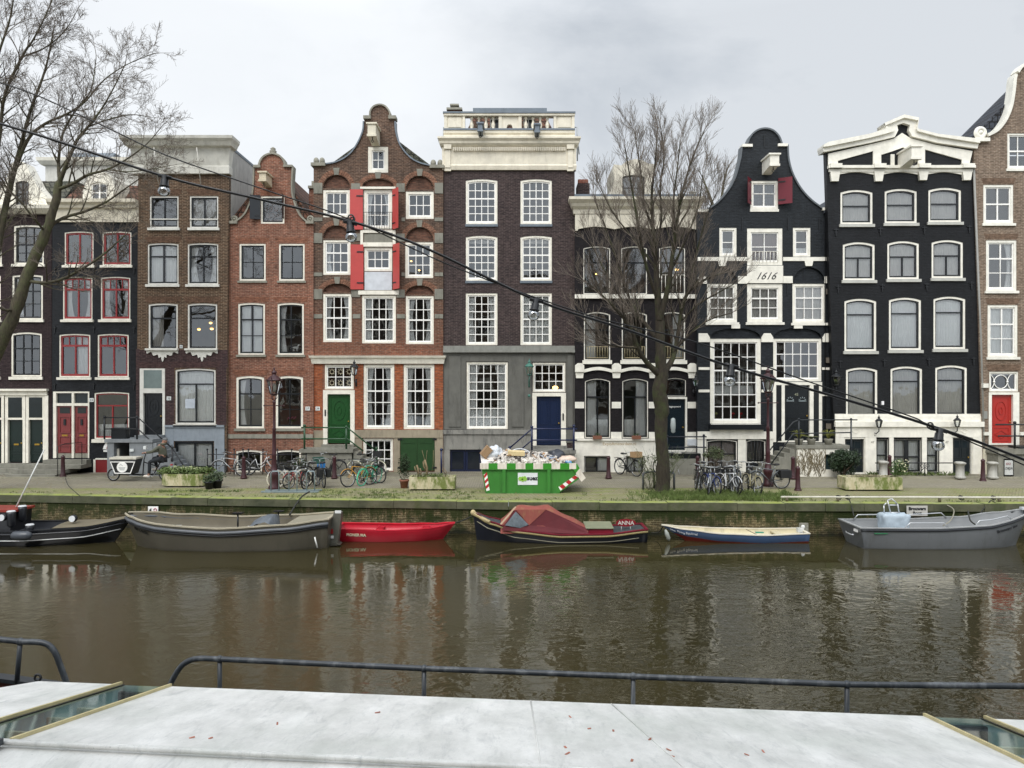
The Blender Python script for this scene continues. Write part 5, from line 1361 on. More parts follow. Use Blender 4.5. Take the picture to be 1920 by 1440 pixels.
# near quay
struct(MB().box(-300, 300, -300, 2.6, -.3, -.01).build('near_quay', PAVE))
nq = MB().box(-300, 300, 2.2, 2.65, -2.5, -.3).box(-300, 300, 2.19, 2.7, -.299, .03)
tag(nq.build('quay_wall', QW), 'near-side quay wall below the viewer, behind the houseboat', 'quay wall')
# ------------------------------------------------------------------ street furniture
def bollard_proto():
    t = thing('bollard', '', 'bollard')
    MB().lathe([(.115, 0), (.115, .1), (.095, .14), (.075, .8), (.085, .84), (.085, .88), (.03, .93), (.0, .95)], 0, 0, 0, 10).build('shaft', MAROON, t)
    MB().lathe([(.14, -.03), (.14, .05), (.1, .07)], 0, 0, 0, 10).build('base', MAROON, t)
    return t
bp = bollard_proto()
bl = [(118, 894, 'maroon bollard before the steps of the two red doors'), (457, 896, 'maroon bollard in front of the rear wheel of the silver bicycle at the fence'), (627, 896, 'maroon bollard below the green front door'),
      (1141, 896, 'maroon bollard before the white cellar windows right of the skip'), (1308, 895, 'maroon bollard between the mossy tree and the crowded bicycles'), (1487, 897, 'maroon bollard beside the bare vines on the white stoop wall'),
      (1496, 920, 'maroon bollard standing closest to the canal, by the black-pannier bicycle'), (1668, 893, 'maroon bollard at the left end of the low scrolled railing'), (1843, 902, 'maroon bollard between the two stone pillars at the right')]
for i, (px, py, lb) in enumerate(bl):
    o = bp if i == 0 else copy_tree(bp)
    o.location = gnd(px, py, .05 if py < 900 else 0); o['label'] = lb; o['group'] = 'bollards along the street'
def pillar_proto():
    t = thing('stone_pillar', '', 'stone pillar')
    MB().lathe([(.24, 0), (.24, .08), (.18, .12), (.17, .6), (.2, .64), (.24, .68), (.24, .74), (.14, .78)], 0, 0, 0, 4).build('shaft', mat('a9a79e', .7, dirt=.5, dirtc='77756c'), t)
    return t
pp = pillar_proto()
for i, (px, py, lb) in enumerate(((1656, 895, 'pale stone pillar half hidden by the white-flowering plant'), (1800, 897, 'pale stone pillar in front of the right black cellar door'), (1861, 897, 'pale stone pillar below the stoop of the red door'))):
    o = pp if i == 0 else copy_tree(pp)
    o.location = gnd(px, py, .05); o['label'] = lb; o['group'] = 'stone pillars before the right-hand houses'; o.scale = (1.0, 1.0, .92)
t = thing('low_railing', 'low black iron railing with scrolled support before the white ground floor', 'railing', (18.2, 33.7, .05))
mb = MB(); a = gnd(1635, 893); b_ = gnd(1787, 893); zz = .62
mb.tube([(a.x, 33.7, zz), (b_.x, 33.7, zz)], .025); mb.build('bar', IRON, t)
c = gnd(1727, 893).x; mb = MB(); mb.tube([(c, 33.7, 0), (c, 33.7, zz)], .022)
for s in (-1, 1): mb.tube([(c + s * .36, 33.7, .05), (c + s * .2, 33.7, .22), (c + s * .03, 33.7, .42)], .016); mb.torus((c + s * .12, 33.7, .5), .07, .014, 12, 5)
mb.build('scroll_support', IRON, t)
MB().tube([(gnd(1656, 893).x - .1, 33.7, 0), (gnd(1656, 893).x - .1, 33.7, zz)], .03).tube([(b_.x, 33.7, 0), (b_.x, 33.7, zz)], .02).build('end_post', IRON, t)
# street lamps
def lamp(px, py, h, label):
    g = gnd(px, py, 0)
    t = thing('street_lamp', label, 'street lamp', g, 0, 'old-style street lamps')
    mb = MB(); mb.lathe([(.22, 0), (.22, .12), (.17, .2), (.17, .55), (.2, .62), (.13, .72), (.1, .95), (.085, 1.3), (.1, 1.34), (.075, 1.42), (.065, 2.3), (.08, 2.34), (.05, 2.42), (.045, h - 1.35), (.07, h - 1.3), (.04, h - 1.2)], g.x, g.y, 0, 12)
    mb.build('post', MAROON, t)
    mb = MB(); mb.tube([(g.x - .38, g.y, h - 1.42), (g.x + .38, g.y, h - 1.42)], .018); mb.ball((g.x - .38, g.y, h - 1.42), .035); mb.ball((g.x + .38, g.y, h - 1.42), .035)
    for s in range(4):
        a = s * PI / 2 + .78; mb.tube([(g.x, g.y, h - 1.25), (g.x + .12 * math.cos(a), g.y + .12 * math.sin(a), h - 1.12), (g.x + .1 * math.cos(a), g.y + .1 * math.sin(a), h - .98)], .016)
    mb.build('cross_bar', MAROON, t)
    f = MB(); gl = MB(); lantern(f, gl, (g.x, g.y, h - .98), 1.12, 6, True)
    ln = f.build('lantern', MAROON, t); gl.build('lantern_glass', mat('b5b0a6', .15, bst=0) if False else GLASS, ln)
    MB().lathe([(.05, 0), (.07, .1), (.07, .28), (.02, .34)], g.x, g.y, h - .9, 8).build('lamp_bulb', mat('d8d6cc', .3, bst=0), ln)
    MB().lathe([(.27, 0), (.2, .06), (.1, .08)], g.x, g.y, h - .47, 10).build('lantern_cover', mat('c9c8c2', .4), ln)
    return t
lamp(514, 919, 4.67, 'maroon street lamp standing by the bicycle rack at the water side')
lamp(1440, 912, 4.75, 'maroon street lamp standing among the crowded bicycles')
# planters
def mossy(name, c1, c2, lo, hi, green='5b6a1c'):
    m, n, l, b, out = nt(name); tc = n.new('ShaderNodeTexCoord').outputs['Object']
    col = mixc(n, l, mrange(n, l, noi(n, l, mapping(n, l, tc, (3, 3, .8)), 2, 6), .35, .65), lin(c1), lin(c2))
    col = mixc(n, l, mrange(n, l, noi(n, l, mapping(n, l, tc, (1.6, 1.6, .7)), 1.9, 8, .7), lo, hi, 0, .9), col, lin(green))
    l.new(col, b.inputs['Base Color']); b.inputs['Roughness'].default_value = .85; bump(n, l, b, noi(n, l, tc, 12, 5), .5, .03); return m
PM = mossy('planter_concrete', 'b6ab88', 'cfc7aa', .45, .58)
def planter(px0, px1, py, h, dep, label, m, octo=False):
    g0 = gnd(px0, py); g1 = gnd(px1, py); y = g0.y; x0, x1 = g0.x, g1.x; cx = (x0 + x1) / 2
    t = thing('planter', label, 'planter', (cx, y + dep / 2, 0))
    ch = .3 if octo else .02
    o = [(x0 + ch, y), (x1 - ch, y), (x1, y + ch), (x1, y + dep - ch), (x1 - ch, y + dep), (x0 + ch, y + dep), (x0, y + dep - ch), (x0, y + ch)]
    i = [(cx + (a - cx) * .9, y + dep / 2 + (b - y - dep / 2) * .85) for a, b in o]
    mb = MB(); n = 8
    vs = [(a, b, .06) for a, b in o] + [(a, b, h) for a, b in o] + [(a, b, h) for a, b in i] + [(a, b, h - .1) for a, b in i]
    fs = []
    for k in range(n):
        q = (k + 1) % n
        fs += [(k, q, q + 8, k + 8), (k + 8, q + 8, q + 16, k + 16), (k + 16, q + 16, q + 24, k + 24)]
    mb.add(vs, fs + [tuple(range(7, -1, -1))]); mb.build('box', m, t)
    MB().box(x0 + .3, x1 - .3, y + .15, y + dep - .15, 0, .059).build('foot', mat('2c2c26', .9), t)
    MB().add([(a, b, h - .09) for a, b in i], [tuple(range(8))]).build('soil', mat('3c3427', .95, var=.4, sc=12), t)
    return t, cx, y + dep / 2, h, x1 - x0
t, cx, cy, h, w = planter(297, 387, 914, .52, .75, 'mossy octagonal planter full of trailing green leaves, beside the cargo bike', PM, True)
lv = MB(); random.seed(2)
for k in range(9): lv.leaves((cx + (k - 4) * w * .115, cy, h + .1), (.28, .38, .17), 240, .10, .5, .2)
lv.build('leafy_plants', mat('5a6b38', .7, var=.5, sc=6, bst=0), t)
lv = MB(); lv.leaves((cx, cy, h + .18), (.85, .3, .14), 260, .08, .5, .2); lv.build('flowers', mat('a9b183', .7, var=.2, bst=0), t)
t, cx, cy, h, w = planter(767, 853, 920, .52, .7, 'mossy concrete planter with bare cut stumps, left of the green skip', PM)
mb = MB(); rr = random.Random(4)
for px, hh, r_ in ((783, .42, .04), (799, .62, .05), (788, .3, .03), (835, .3, .02)):
    x = gnd(px, 918).x; mb.tube([(x, cy, h - .1), (x + .03, cy, h + hh * .5), (x + rr.uniform(-.08, .08), cy, h + hh)], [r_, r_ * .8, r_ * .9], 7)
    mb.tube([(x, cy, h + hh * .3), (x - .1, cy, h + hh * .6), (x - .12, cy, h + hh * .9)], [r_ * .7, r_ * .6, r_ * .5], 6)
for px in (802, 808, 795): x = gnd(px, 918).x; mb.tube([(x, cy, h), (x + rr.uniform(-.1, .1), cy, h + .5), (x + rr.uniform(-.15, .15), cy, h + 1.0)], .009, 4)
mb.build('stumps', mat('7b6a50', .9, var=.3), t)
lv = MB(); lv.leaves((cx, cy, h + .02), (w * .44, .28, .1), 700, .055, .5, .1); lv.build('weeds', mat('5d6b3c', .8, var=.5, sc=6, bst=0), t)
t, cx, cy, h, w = planter(1586, 1693, 921, .52, .8, 'long concrete planter with green stains and a white-flowering plant, at the right', PM)
fx = gnd(1637, 905).x
lv = MB(); lv.leaves((fx, cy, h + .34), (.38, .3, .36), 650, .085, .5, .2); lv.build('flowering_plant', mat('45602c', .7, var=.4, sc=6, bst=0), t)
lv = MB(); lv.leaves((fx + .08, cy - .1, h + .42), (.3, .22, .28), 70, .075, .5, .5); lv.build('blossoms', mat('d8d2b0', .7, bst=0), t)
lv = MB(); lv.leaves((cx, cy, h + .0), (w * .46, .3, .06), 500, .06, .5, .1); lv.build('dry_plants', mat('8b8468', .8, var=.5, sc=6, bst=0), t)
# pots
def pot(px, py, r_, hh, label, m, leaf, lr, ln, ls, lh, cat='potted plant'):
    g = gnd(px, py); t = thing('potted_plant', label, cat, g)
    MB().lathe([(r_ * .75, 0), (r_, hh * .8), (r_ * 1.12, hh * .82), (r_ * 1.12, hh), (r_ * .9, hh), (r_ * .9, hh * .9)], g.x, g.y, 0, 14).build('pot', m, t)
    random.seed(px); MB().leaves((g.x, g.y, hh + lh), lr, ln, ls, .8, .15).build('foliage', leaf, t)
    return t
pot(392, 917, .17, .3, 'black plastic pot of low greens, right next to the octagonal planter', BLACKP, mat('48583a', .7, var=.4, bst=0), (.28, .25, .22), 300, .09, .1)
pot(407, 915, .2, .33, 'larger black pot of grey-green leaves, further along from the octagonal planter', BLACKP, mat('55634a', .7, var=.4, bst=0), (.33, .3, .25), 380, .09, .14)
pot(758, 915, .17, .33, 'small conifer in a terracotta pot beside the planter with cut stumps', mat('8b5a48', .8, var=.2), mat('2c3a22', .8, var=.5, sc=5, bst=0), (.28, .26, .55), 1500, .06, .52)
for px, lb in ((1494, 'palm-like plant in a stone pot on the stoop by the door numbered 45'), (1517, 'low dry plant in a stone trough on the stoop by the door numbered 45'), (1549, 'yellow-green potted palm at the right end of the stoop')):
    x = (px - 960) / FPX * 34.0; z0 = H.P(0, 830)[1]; y = H.y - 1.15
    t = thing('potted_plant', lb, 'potted plant', (x, y, z0))
    MB().lathe([(.14, 0), (.18, .2), (.2, .26), (.16, .26)], x, y, z0, 8).build('pot', STONE, t)
    mb = MB(); rr = random.Random(px)
    for _ in range(34):
        a = rr.uniform(0, 6.28); L = rr.uniform(.2, .45); hh = rr.uniform(.25, .6) if px != 1517 else .2
        mb.tube([(x, y, z0 + .22), (x + L * .35 * math.cos(a), y + L * .35 * math.sin(a), z0 + .2 + hh * .8), (x + L * math.cos(a), y + L * math.sin(a), z0 + .2 + hh * .75)], [.012, .012, .002], 3)
    mb.build('fronds', mat('8f9148' if px != 1517 else '6c7048', .7, var=.3), t)
# bushes
def bush(px, py, rad, n, size, label, m, zc):
    g = gnd(px, py); g.z = 0; t = thing('bush', label, 'bush', g)
    mb = MB(); random.seed(px + 5)
    rr = random.Random(px)
    for k in range(10):
        a = rr.uniform(0, 6.28); mb.tube([(g.x, g.y, 0), (g.x + .15 * math.cos(a), g.y + .15 * math.sin(a), zc * .5), (g.x + rad[0] * .6 * math.cos(a), g.y + rad[1] * .6 * math.sin(a), zc + rr.uniform(-.2, .3))], [.03, .02, .01], 5)
    mb.build('stems', mat('4a3e30', .9), t)
    lv = MB()
    for k in range(14):
        d = Vector((rr.gauss(0, 1), rr.gauss(0, 1), rr.gauss(0, 1))).normalized(); q = rr.uniform(.3, .75)
        lv.leaves((g.x + d.x * rad[0] * q, g.y + d.y * rad[1] * q, zc + d.z * rad[2] * q), (rad[0] * .45, rad[1] * .45, rad[2] * .4), n // 14, size, .8, .3)
    lv.build('foliage', m, t); return t
bush(1580, 898, (.78, .55, .8), 5200, .10, 'large dark green bush between the white stoop wall and the left cellar door', mat('2c3c26', .5, var=.5, sc=4, bst=0), .74)
bush(1338, 893, (.55, .35, .35), 900, .09, 'wispy grey-green bush at the cellar entrance left of the bicycles', mat('5b6447', .8, var=.4, bst=0), 1.0)
bush(565, 893, (.35, .3, .35), 700, .08, 'small green shrub at the fence right of the street lamp', mat('35452c', .7, var=.4, bst=0), .55)
# green skip
yC = gnd(980, 925).y; KX = yC / FPX
sx = lambda p: (p - 960) * KX; sz = lambda p: CZ - (p - 720) * KX
t = thing('skip_container', 'green skip with white stripes round the rim, heaped with building rubble', 'skip', (sx(990), yC + .9, 0))
GR = mat('3c7d34', .4, var=.12, sc=1, dirt=.65, dirtc='3a5a30'); WS = mat('ddd5c8', .5, dirt=.6, dirtc='8c7660')
prof = [(910, 923.5), (1049, 923.5), (1093, 893), (1078, 871), (902, 871)]
y0, y1 = yC, yC + 1.9; pr = [(sx(a), sz(b)) for a, b in prof]
mb = MB(); T = .04
mb.prism(pr, y0, y0 + T); mb.prism(pr, y1 - T, y1)
for (a, b) in ((0, 1), (1, 2), (2, 3), (4, 0)):
    p, q = Vector((pr[a][0], 0, pr[a][1])), Vector((pr[b][0], 0, pr[b][1])); d = (q - p).normalized(); nr = Vector((-d.z, 0, d.x)) * T
    mb.hexa([(p.x, y0 + T, p.z), (q.x, y0 + T, q.z), (q.x, y1 - T, q.z), (p.x, y1 - T, p.z), (p.x + nr.x, y0 + T, p.z + nr.z), (q.x + nr.x, y0 + T, q.z + nr.z), (q.x + nr.x, y1 - T, q.z + nr.z), (p.x + nr.x, y1 - T, p.z + nr.z)])
mb.build('body', GR, t)
mb = MB()
for px in (945, 1029): mb.box(sx(px - 3), sx(px + 3), y0 - .09, y0 - .001, sz(924), sz(880))
mb.box(sx(903), sx(1070), y0 - .06, y0 - .0011, sz(881), sz(879)); mb.box(sx(912), sx(1049), y0 - .03, y1, sz(925), sz(923.6))
mb.build('ribs', GR, t)
mb = MB(); mg = MB()
xs = [900, 916, 933, 950, 967, 985, 1000, 1018, 1034, 1050, 1067]
for i, (a, b) in enumerate(zip(xs, xs[1:])): (mb if i % 2 == 0 else mg).box(sx(a), sx(b), y0 - .065, y0 - .002, sz(879.2), sz(868.5))
mb.box(sx(1067.2), sx(1080), y0 - .065, y0 - .002, sz(879.2), sz(868.5))
q = [(1074, 879), (1081, 868.5), (1098, 896), (1090, 903)]
qq = [(sx(a), sz(b)) for a, b in q]
def lerp2(a, b, u): return (a[0] + (b[0] - a[0]) * u, a[1] + (b[1] - a[1]) * u)
for i in range(3):
    u0, u1 = i / 3, (i + 1) / 3
    (mg if i == 0 else mb).prism([lerp2(qq[0], qq[3], u0), lerp2(qq[0], qq[3], u1), lerp2(qq[1], qq[2], u1), lerp2(qq[1], qq[2], u0)], y0 - .064, y0 - .003)
mb.box(sx(900), sx(1080), y1 + .002, y1 + .05, sz(879), sz(868.5))
mb.build('rim', WS, t); mg.build('rim_stripe', mat('3a8a2e', .35, var=.08), t)
rd = mat('b4202a', .45)
for base in ([(907, 890), (913, 886), (918, 919), (912, 921)], [(1047, 913), (1083, 888), (1086, 893), (1051, 920)]):
    p = [(sx(a), sz(b)) for a, b in base]
    MB().prism(p, y0 - .006, y0 - .002).build('warning_board', PURE, t)
    m2 = MB()
    for i in range(3):
        u0 = (i + .15) / 3.1; u1 = u0 + .17; 
        if base[0][0] < 1000: m2.prism([lerp2(p[0], p[3], u0), lerp2(p[1], p[2], u0 - .08), lerp2(p[1], p[2], u1 - .08), lerp2(p[0], p[3], u1)], y0 - .01, y0 - .0062)
        else: m2.prism([lerp2(p[0], p[1], u0), lerp2(p[3], p[2], u0 + .06), lerp2(p[3], p[2], u1 + .06), lerp2(p[0], p[1], u1)], y0 - .01, y0 - .0062)
    m2.build('warning_stripes', rd, t)
pl = MB().box(sx(971), sx(1008), y0 - .02, y0 - .001, sz(909), sz(886.5)).build('sign_plate', mat('dde0e2', .4, bst=0), t)
text(pl, 'suez', (sx(998), y0 - .0245, sz(900)), .22, mat('2c3136', .4, bst=0), bold=.008)
mb = MB()
for dx, dz, r_ in ((974.5, 897.5, .075), (979, 896.5, .07), (983.5, 898, .075), (979, 900, .06), (983, 895, .05)): X, Z = sx(dx + 1), sz(dz); mb.prism([(X + r_ * math.cos(a * PI / 8), Z + r_ * math.sin(a * PI / 8)) for a in range(16)], y0 - .024 - dx * 1e-5, y0 - .0201)
mb.build('emblem', mat('8fbf4e', .4, bst=0), pl)
# rubble heap
rr = random.Random(9); random.seed(9)
hp = MB(); cxs, cys = sx(990), (y0 + y1) / 2
hx = lambda u, v: (.32 + .18 * math.exp(-((u + .55) ** 2) * 8) + .08 * math.exp(-((u - .1) ** 2) * 5)) * (1 - abs(v) ** 3) * (1 - abs(u) ** 6)
N, M_ = 40, 14; vs = []
for i in range(N + 1):
    for j in range(M_ + 1):
        u = 2 * i / N - 1; v = 2 * j / M_ - 1
        vs.append((cxs + u * 1.72, cys + v * .9, 1.0 + hx(u, v) * .85 + .05 * noise.noise(Vector((u * 6, v * 4, 0)))))
hp.add(vs, [(i * (M_ + 1) + j, (i + 1) * (M_ + 1) + j, (i + 1) * (M_ + 1) + j + 1, i * (M_ + 1) + j + 1) for i in range(N) for j in range(M_)])
for _ in range(900):
    u = rr.uniform(-.95, .95); v = rr.uniform(-.95, .6); s_ = rr.uniform(.03, .11)
    hp.obox((cxs + u * 1.7, cys + v * .9, 1.02 + hx(u, v) * .85 + rr.uniform(0, .05)), (s_ * 1.6, s_, s_ * rr.uniform(.3, .9)), (rr.uniform(0, 3), rr.uniform(0, 3), rr.uniform(0, 3)))
ho = hp.build('rubble', mat('d0cac1', .8, var=.35, sc=5))
for nm_, cc_, k_ in (('broken_boards', 'a5805a', 22), ('torn_plastic', '8a97a8', 16), ('dark_scraps', '4a4542', 20)):
    q = MB()
    for _ in range(k_):
        u = rr.uniform(-.9, .9); v = rr.uniform(-.9, .3); q.obox((cxs + u * 1.7, cys + v * .9, 1.08 + hx(u, v) * .85), (rr.uniform(.15, .45), rr.uniform(.04, .12), .025), (rr.uniform(-.5, .5), rr.uniform(-.6, .6), rr.uniform(0, 3)))
    struct(q.build(nm_, mat(cc_, .7, var=.3), ho), 'stuff')
tag(ho, 'heap of broken white plaster rubble filling the green skip', 'rubble', kind='stuff')
def crumple(name, c, rad, m, label, cat, seed, amp=.35):
    mb = MB().ball((0, 0, 0), rad, 22, 14)
    mb.v = [tuple(Vector(v) * (1 + amp * noise.noise(Vector(v) * 5 + Vector((seed, 0, 0))) + amp * .5 * noise.noise(Vector(v) * 14 + Vector((seed, 3, 0))))) for v in mb.v]
    o = mb.build(name, m); o.location = c; return tag(o, label, cat)
crumple('rubbish_bag', (sx(1044), y0 + .7, 1.32), (.38, .3, .26), mat('3b3e45', .4, var=.2), 'dark grey rubbish bag lying on the rubble in the skip', 'rubbish bag', 3)
crumple('rubbish_bag', (sx(1062), y0 + .5, 1.24), (.36, .22, .13), mat('cfb9a8', .5, var=.2), 'pale pinkish plastic bag on the right end of the rubble heap', 'rubbish bag', 8)
crumple('plastic_sheet', (sx(926), y0 + .5, 1.5), (.3, .22, .22), mat('d3d8de', .3, var=.15), 'crumpled translucent white plastic sheeting at the left of the heap', 'plastic sheet', 5, .5)
o = MB().obox((0, 0, 0), (.26, .3, .42), (.1, .7, .2)).build('cardboard_box', mat('9a7d5e', .8)); o.location = (sx(911), y0 + .4, 1.52); tag(o, 'brown cardboard flap box sticking up at the left end of the skip', 'box')
o = MB().obox((0, 0, 0), (.62, .3, .16), (.1, .05, .1)).build('foam_slab', mat('d9c494', .8)); o.location = (sx(968), y0 + .4, 1.47); tag(o, 'yellowish foam slab lying on top of the rubble', 'foam slab')
o = MB().obox((0, 0, 0), (.95, .5, .05), (.75, -.1, .06)).build('plaster_board', mat('d6d2cc', .7)); o.location = (sx(925), y0 + .32, 1.26); tag(o, 'large pale plasterboard sheet leaning over the left rim of the skip', 'board')
o = MB().torus((0, 0, 0), .55, .022, 20, 6, .4, 2.7).build('hose', mat('d7dade', .4)); o.location = (sx(975), y0 + .8, 1.1); o.scale = (1, 1, .9); tag(o, 'white plastic pipe arching over the rubble', 'pipe')
o = MB().obox((0, 0, 0), (.24, .2, .1), (.3, .2, .1)).build('blue_bag', mat('4a8fc0', .4)); o.location = (sx(1066), y0 + .2, 1.13); tag(o, 'small light blue plastic wrapping at the right rim of the skip', 'plastic wrap')
# electrical cabinet
g = gnd(1894, 894, .05); t = thing('utility_cabinet', 'grey utility cabinet scribbled with graffiti below the stoop of the red door', 'cabinet', (g.x, 33.2, .05))
MB().box(g.x - .22, g.x + .22, 33.5, 33.8, .05, .82).build('cabinet_body', mat('b4b5b1', .5, dirt=.4, dirtc='6d6e6a'), t)
MB().box(g.x - .18, g.x + .18, 33.485, 33.5, .12, .76).build('cabinet_door', mat('bcbdb9', .5), t)
text(t, 'DEJA', (g.x, 33.48, .36), .15, INK, 'graffiti', shear=.2); text(t, 'DO', (g.x - .02, 33.48, .56), .13, mat('8a2a3a', .5, bst=0), 'graffiti')
# white pipe railing on the coping at the right
t = thing('quay_pipe_rail', 'long white pipe rail on short posts along the quay edge at the right', 'railing', (13, 26.3, 0))
P = [(gnd(p, 1000).x, 0) for p in (1, 2)]
pts = []
for px in (1465, 1600, 1760, 1920, 2100, 2500): D = 27.6 - (px - 1465) * .0006; x = (px - 960) / FPX * (yq(14) + .5); pts.append((x, yq(x) + .45, .18))
MB().tube(pts, .036, 8).build('pipe', mat('c4c0b4', .5, dirt=.5, dirtc='8a7c68'), t)
mb = MB()
for px in (1476, 1571, 1760, 1870): x = (px - 960) / FPX * (yq(14) + .5); mb.tube([(x, yq(x) + .45, .02), (x, yq(x) + .45, .15)], .05, 8)
mb.build('posts', mat('57503c', .8), t)
mb = MB()
for px in (1571, 1588, 1798, 1858): x = (px - 960) / FPX * (yq(14) + .5); mb.torus((x, yq(x) + .45, .18), .06, .02, 10, 5, plane='xz').torus((x + .05, yq(x) + .45, .16), .065, .018, 10, 5, plane='xz')
mb.build('rope_knots', mat('2c2b28', .9), t)
# sign on the quay wall
x0, x1 = [(p - 960) / FPX * 25.9 for p in (1699, 1738)]; z1, z0 = [CZ - (q - 720) / FPX * 25.9 for q in (948, 967)]
t = thing('quay_sign', 'pale metal sign reading Brouwers Boot on the quay wall', 'sign', ((x0 + x1) / 2, 25.88, z0))
MB().box(x0, x1, 25.86, 25.885, z0, z1).build('plate', mat('b9b6ae', .4, bst=0), t)
for s_, q in (('Brouwers', .58), ('Boot', .14)): text(t, s_, ((x0 + x1) / 2, 25.855, z0 + (z1 - z0) * q), .145, INK, bold=.006)
x = (280 - 960) / FPX * 27.2; z = CZ - (959 - 720) / FPX * 27.2
t = thing('mooring_sign', 'small white notice with an arrow on the quay wall above the olive boat', 'sign', (x, 27.2, z))
MB().box(x - .18, x + .18, yq(x) - .06, yq(x) - .03, z - .11, z + .13).build('plate', PURE, t)
MB().prism([(x - .15, z), (x - .06, z + .07), (x - .06, z - .07)], yq(x) - .065, yq(x) - .0601).build('arrow', INK, t)
MB().torus((x + .08, yq(x) - .07, z + .01), .05, .012, 12, 5).build('ban_symbol', mat('a0304a', .5), t)
# pen sign: tree guard
for px in (1206, 1264):
    g = gnd(px, 918); t = thing('tree_guard', 'grey metal hoop guard %s the mossy tree trunk' % ('left of' if px < 1230 else 'right of'), 'tree guard', g)
    MB().tube([(g.x, g.y, 0), (g.x, g.y, .62), (g.x + (.1 if px < 1230 else -.1), g.y + .05, .66), (g.x + (.45 if px < 1230 else -.45), g.y + .3, .66), (g.x + (.5 if px < 1230 else -.5), g.y + .35, 0)], .045, 8).build('hoop', mat('4c4f52', .5, dirt=.3, dirtc='5b5a40'), t)
# shoots and undergrowth round the tree foot
g = gnd(1237, 918); rr = random.Random(21)
lv = MB(); random.seed(77)
for k in range(16): lv.leaves((g.x + rr.uniform(-.85, .75), g.y + rr.uniform(-.3, .3), rr.uniform(.5, 1.35)), (.3, .2, .22), 50, .07, .6, .1)
for k in range(26):
    x = g.x + rr.uniform(-.5, .5); p = [(x, g.y + rr.uniform(-.2, .2), 0)]
    dx = rr.uniform(-.3, .3)
    for j in range(4): p.append((p[-1][0] + dx + rr.uniform(-.1, .1), p[-1][1], p[-1][2] + rr.uniform(.3, .5)))
    lv.tube(p, [.016, .012, .01, .007, .003], 4)
tag(lv.build('undergrowth', mat('616849', .8, var=.5, sc=5, bst=0)), 'wispy shoots and weeds around the foot of the mossy tree', 'undergrowth', kind='stuff')

x, z = Dd.P(551, 658); y = Dd.y + .22
t = thing('horse_figurine', 'small white horse figurine in the window of the red neck-gable house', 'figurine', (x, y, z))
mb = MB().ball((x, y, z + .16), (.15, .05, .06), 12, 8).tube([(x + .1, y, z + .18), (x + .17, y, z + .29), (x + .24, y, z + .26)], [.04, .03, .02], 7).tube([(x - .14, y, z + .18), (x - .22, y, z + .1)], [.015, .02], 5)
for dx in (-.1, -.05, .06, .1): mb.tube([(x + dx, y, z + .14), (x + dx, y, z)], .015, 5)
mb.build('horse_body', PURE, t)
x, z = Dd.P(545, 797); t = thing('flower_vase', 'pink tulips in a vase in the ground-floor window behind the left street lamp', 'flowers', (x, y, z))
MB().lathe([(.05, 0), (.07, .08), (.05, .15)], x, y, z, 8).build('vase', GRY if False else STONE, t)
random.seed(3); MB().leaves((x, y, z + .2), (.2, .06, .08), 60, .12).build('leaves', mat('4e6a38', .7, bst=0), t)
mb = MB()
for k in range(9): mb.ball((x + (k - 4) * .045, y - .03, z + .28 + .04 * (k % 3)), (.025, .025, .04), 6, 5)
mb.build('blossoms', mat('b0607a', .6, bst=0), t)
# ------------------------------------------------------------------ bicycles
RUB = mat('1b1b1c', .7, bst=0); STEEL = mat('a4a6a6', .3, metal=.8, bst=0); SADD = mat('1d1c1c', .5, bst=0)
MESH = {}
def cm(key, fn):
    if key not in MESH:
        mb = MB(); fn(mb); MESH[key] = mb.mesh(key, None)
    return MESH[key]
def inst(name, me, m, parent, loc=(0, 0, 0), rot=(0, 0, 0)):
    o = bpy.data.objects.new(name, me); COL.objects.link(o); o.parent = parent; o.location = loc; o.rotation_euler = rot
    o.material_slots[0].link = 'OBJECT'; o.material_slots[0].material = m
    return o
def f_tyre(mb): mb.torus((0, 0, 0), .332, .026, 28, 6)
def f_rim(mb):
    mb.torus((0, 0, 0), .308, .011, 28, 5); mb.tube([(0, -.05, 0), (0, .05, 0)], .02, 8)
    for k in range(18): a = 2 * PI * k / 18; mb.tube([(0, .02 * (-1) ** k, 0), (.305 * math.cos(a), 0, .305 * math.sin(a))], .0022, 3, False)
def f_frame_step(mb):
    bb = (.45, 0, .28); st = (.32, 0, .72); hd0 = (.84, 0, .66); hd1 = (.81, 0, .8); ax = (0, 0, .35)
    mb.tube([bb, st], .016); mb.tube([hd0, hd1], .02); mb.tube([bb, (.6, 0, .36), (.74, 0, .5), hd0], .018); mb.tube([(.39, 0, .48), (.55, 0, .47), (.7, 0, .58), hd1], .015)
    for s in (-1, 1): mb.tube([bb, (0, s * .06, .35)], .011); mb.tube([st, (0, s * .06, .35)], .009)
def f_frame_dia(mb):
    bb = (.45, 0, .28); st = (.3, 0, .76); hd0 = (.84, 0, .66); hd1 = (.81, 0, .8)
    mb.tube([bb, st], .017); mb.tube([hd0, hd1], .02); mb.tube([bb, hd0], .018); mb.tube([(.31, 0, .74), hd1], .016)
    for s in (-1, 1): mb.tube([bb, (0, s * .06, .35)], .011); mb.tube([st, (0, s * .06, .35)], .009)
def f_fork(mb):
    mb.tube([(.81, 0, .8), (.845, 0, .64)], .016)
    for s in (-1, 1): mb.tube([(.845, s * .04, .64), (.9, s * .055, .5), (1.04, s * .06, .35)], .012)
def f_bar(mb):
    mb.tube([(.81, 0, .78), (.78, 0, 1.0)], .013); mb.tube([(.6, -.3, 1.0), (.74, -.29, 1.03), (.82, -.15, 1.06), (.8, 0, 1.02), (.82, .15, 1.06), (.74, .29, 1.03), (.6, .3, 1.0)], .012, 6)
    for s in (-1, 1): mb.tube([(.58, s * .3, 1.0), (.7, s * .295, 1.02)], .018, 6)
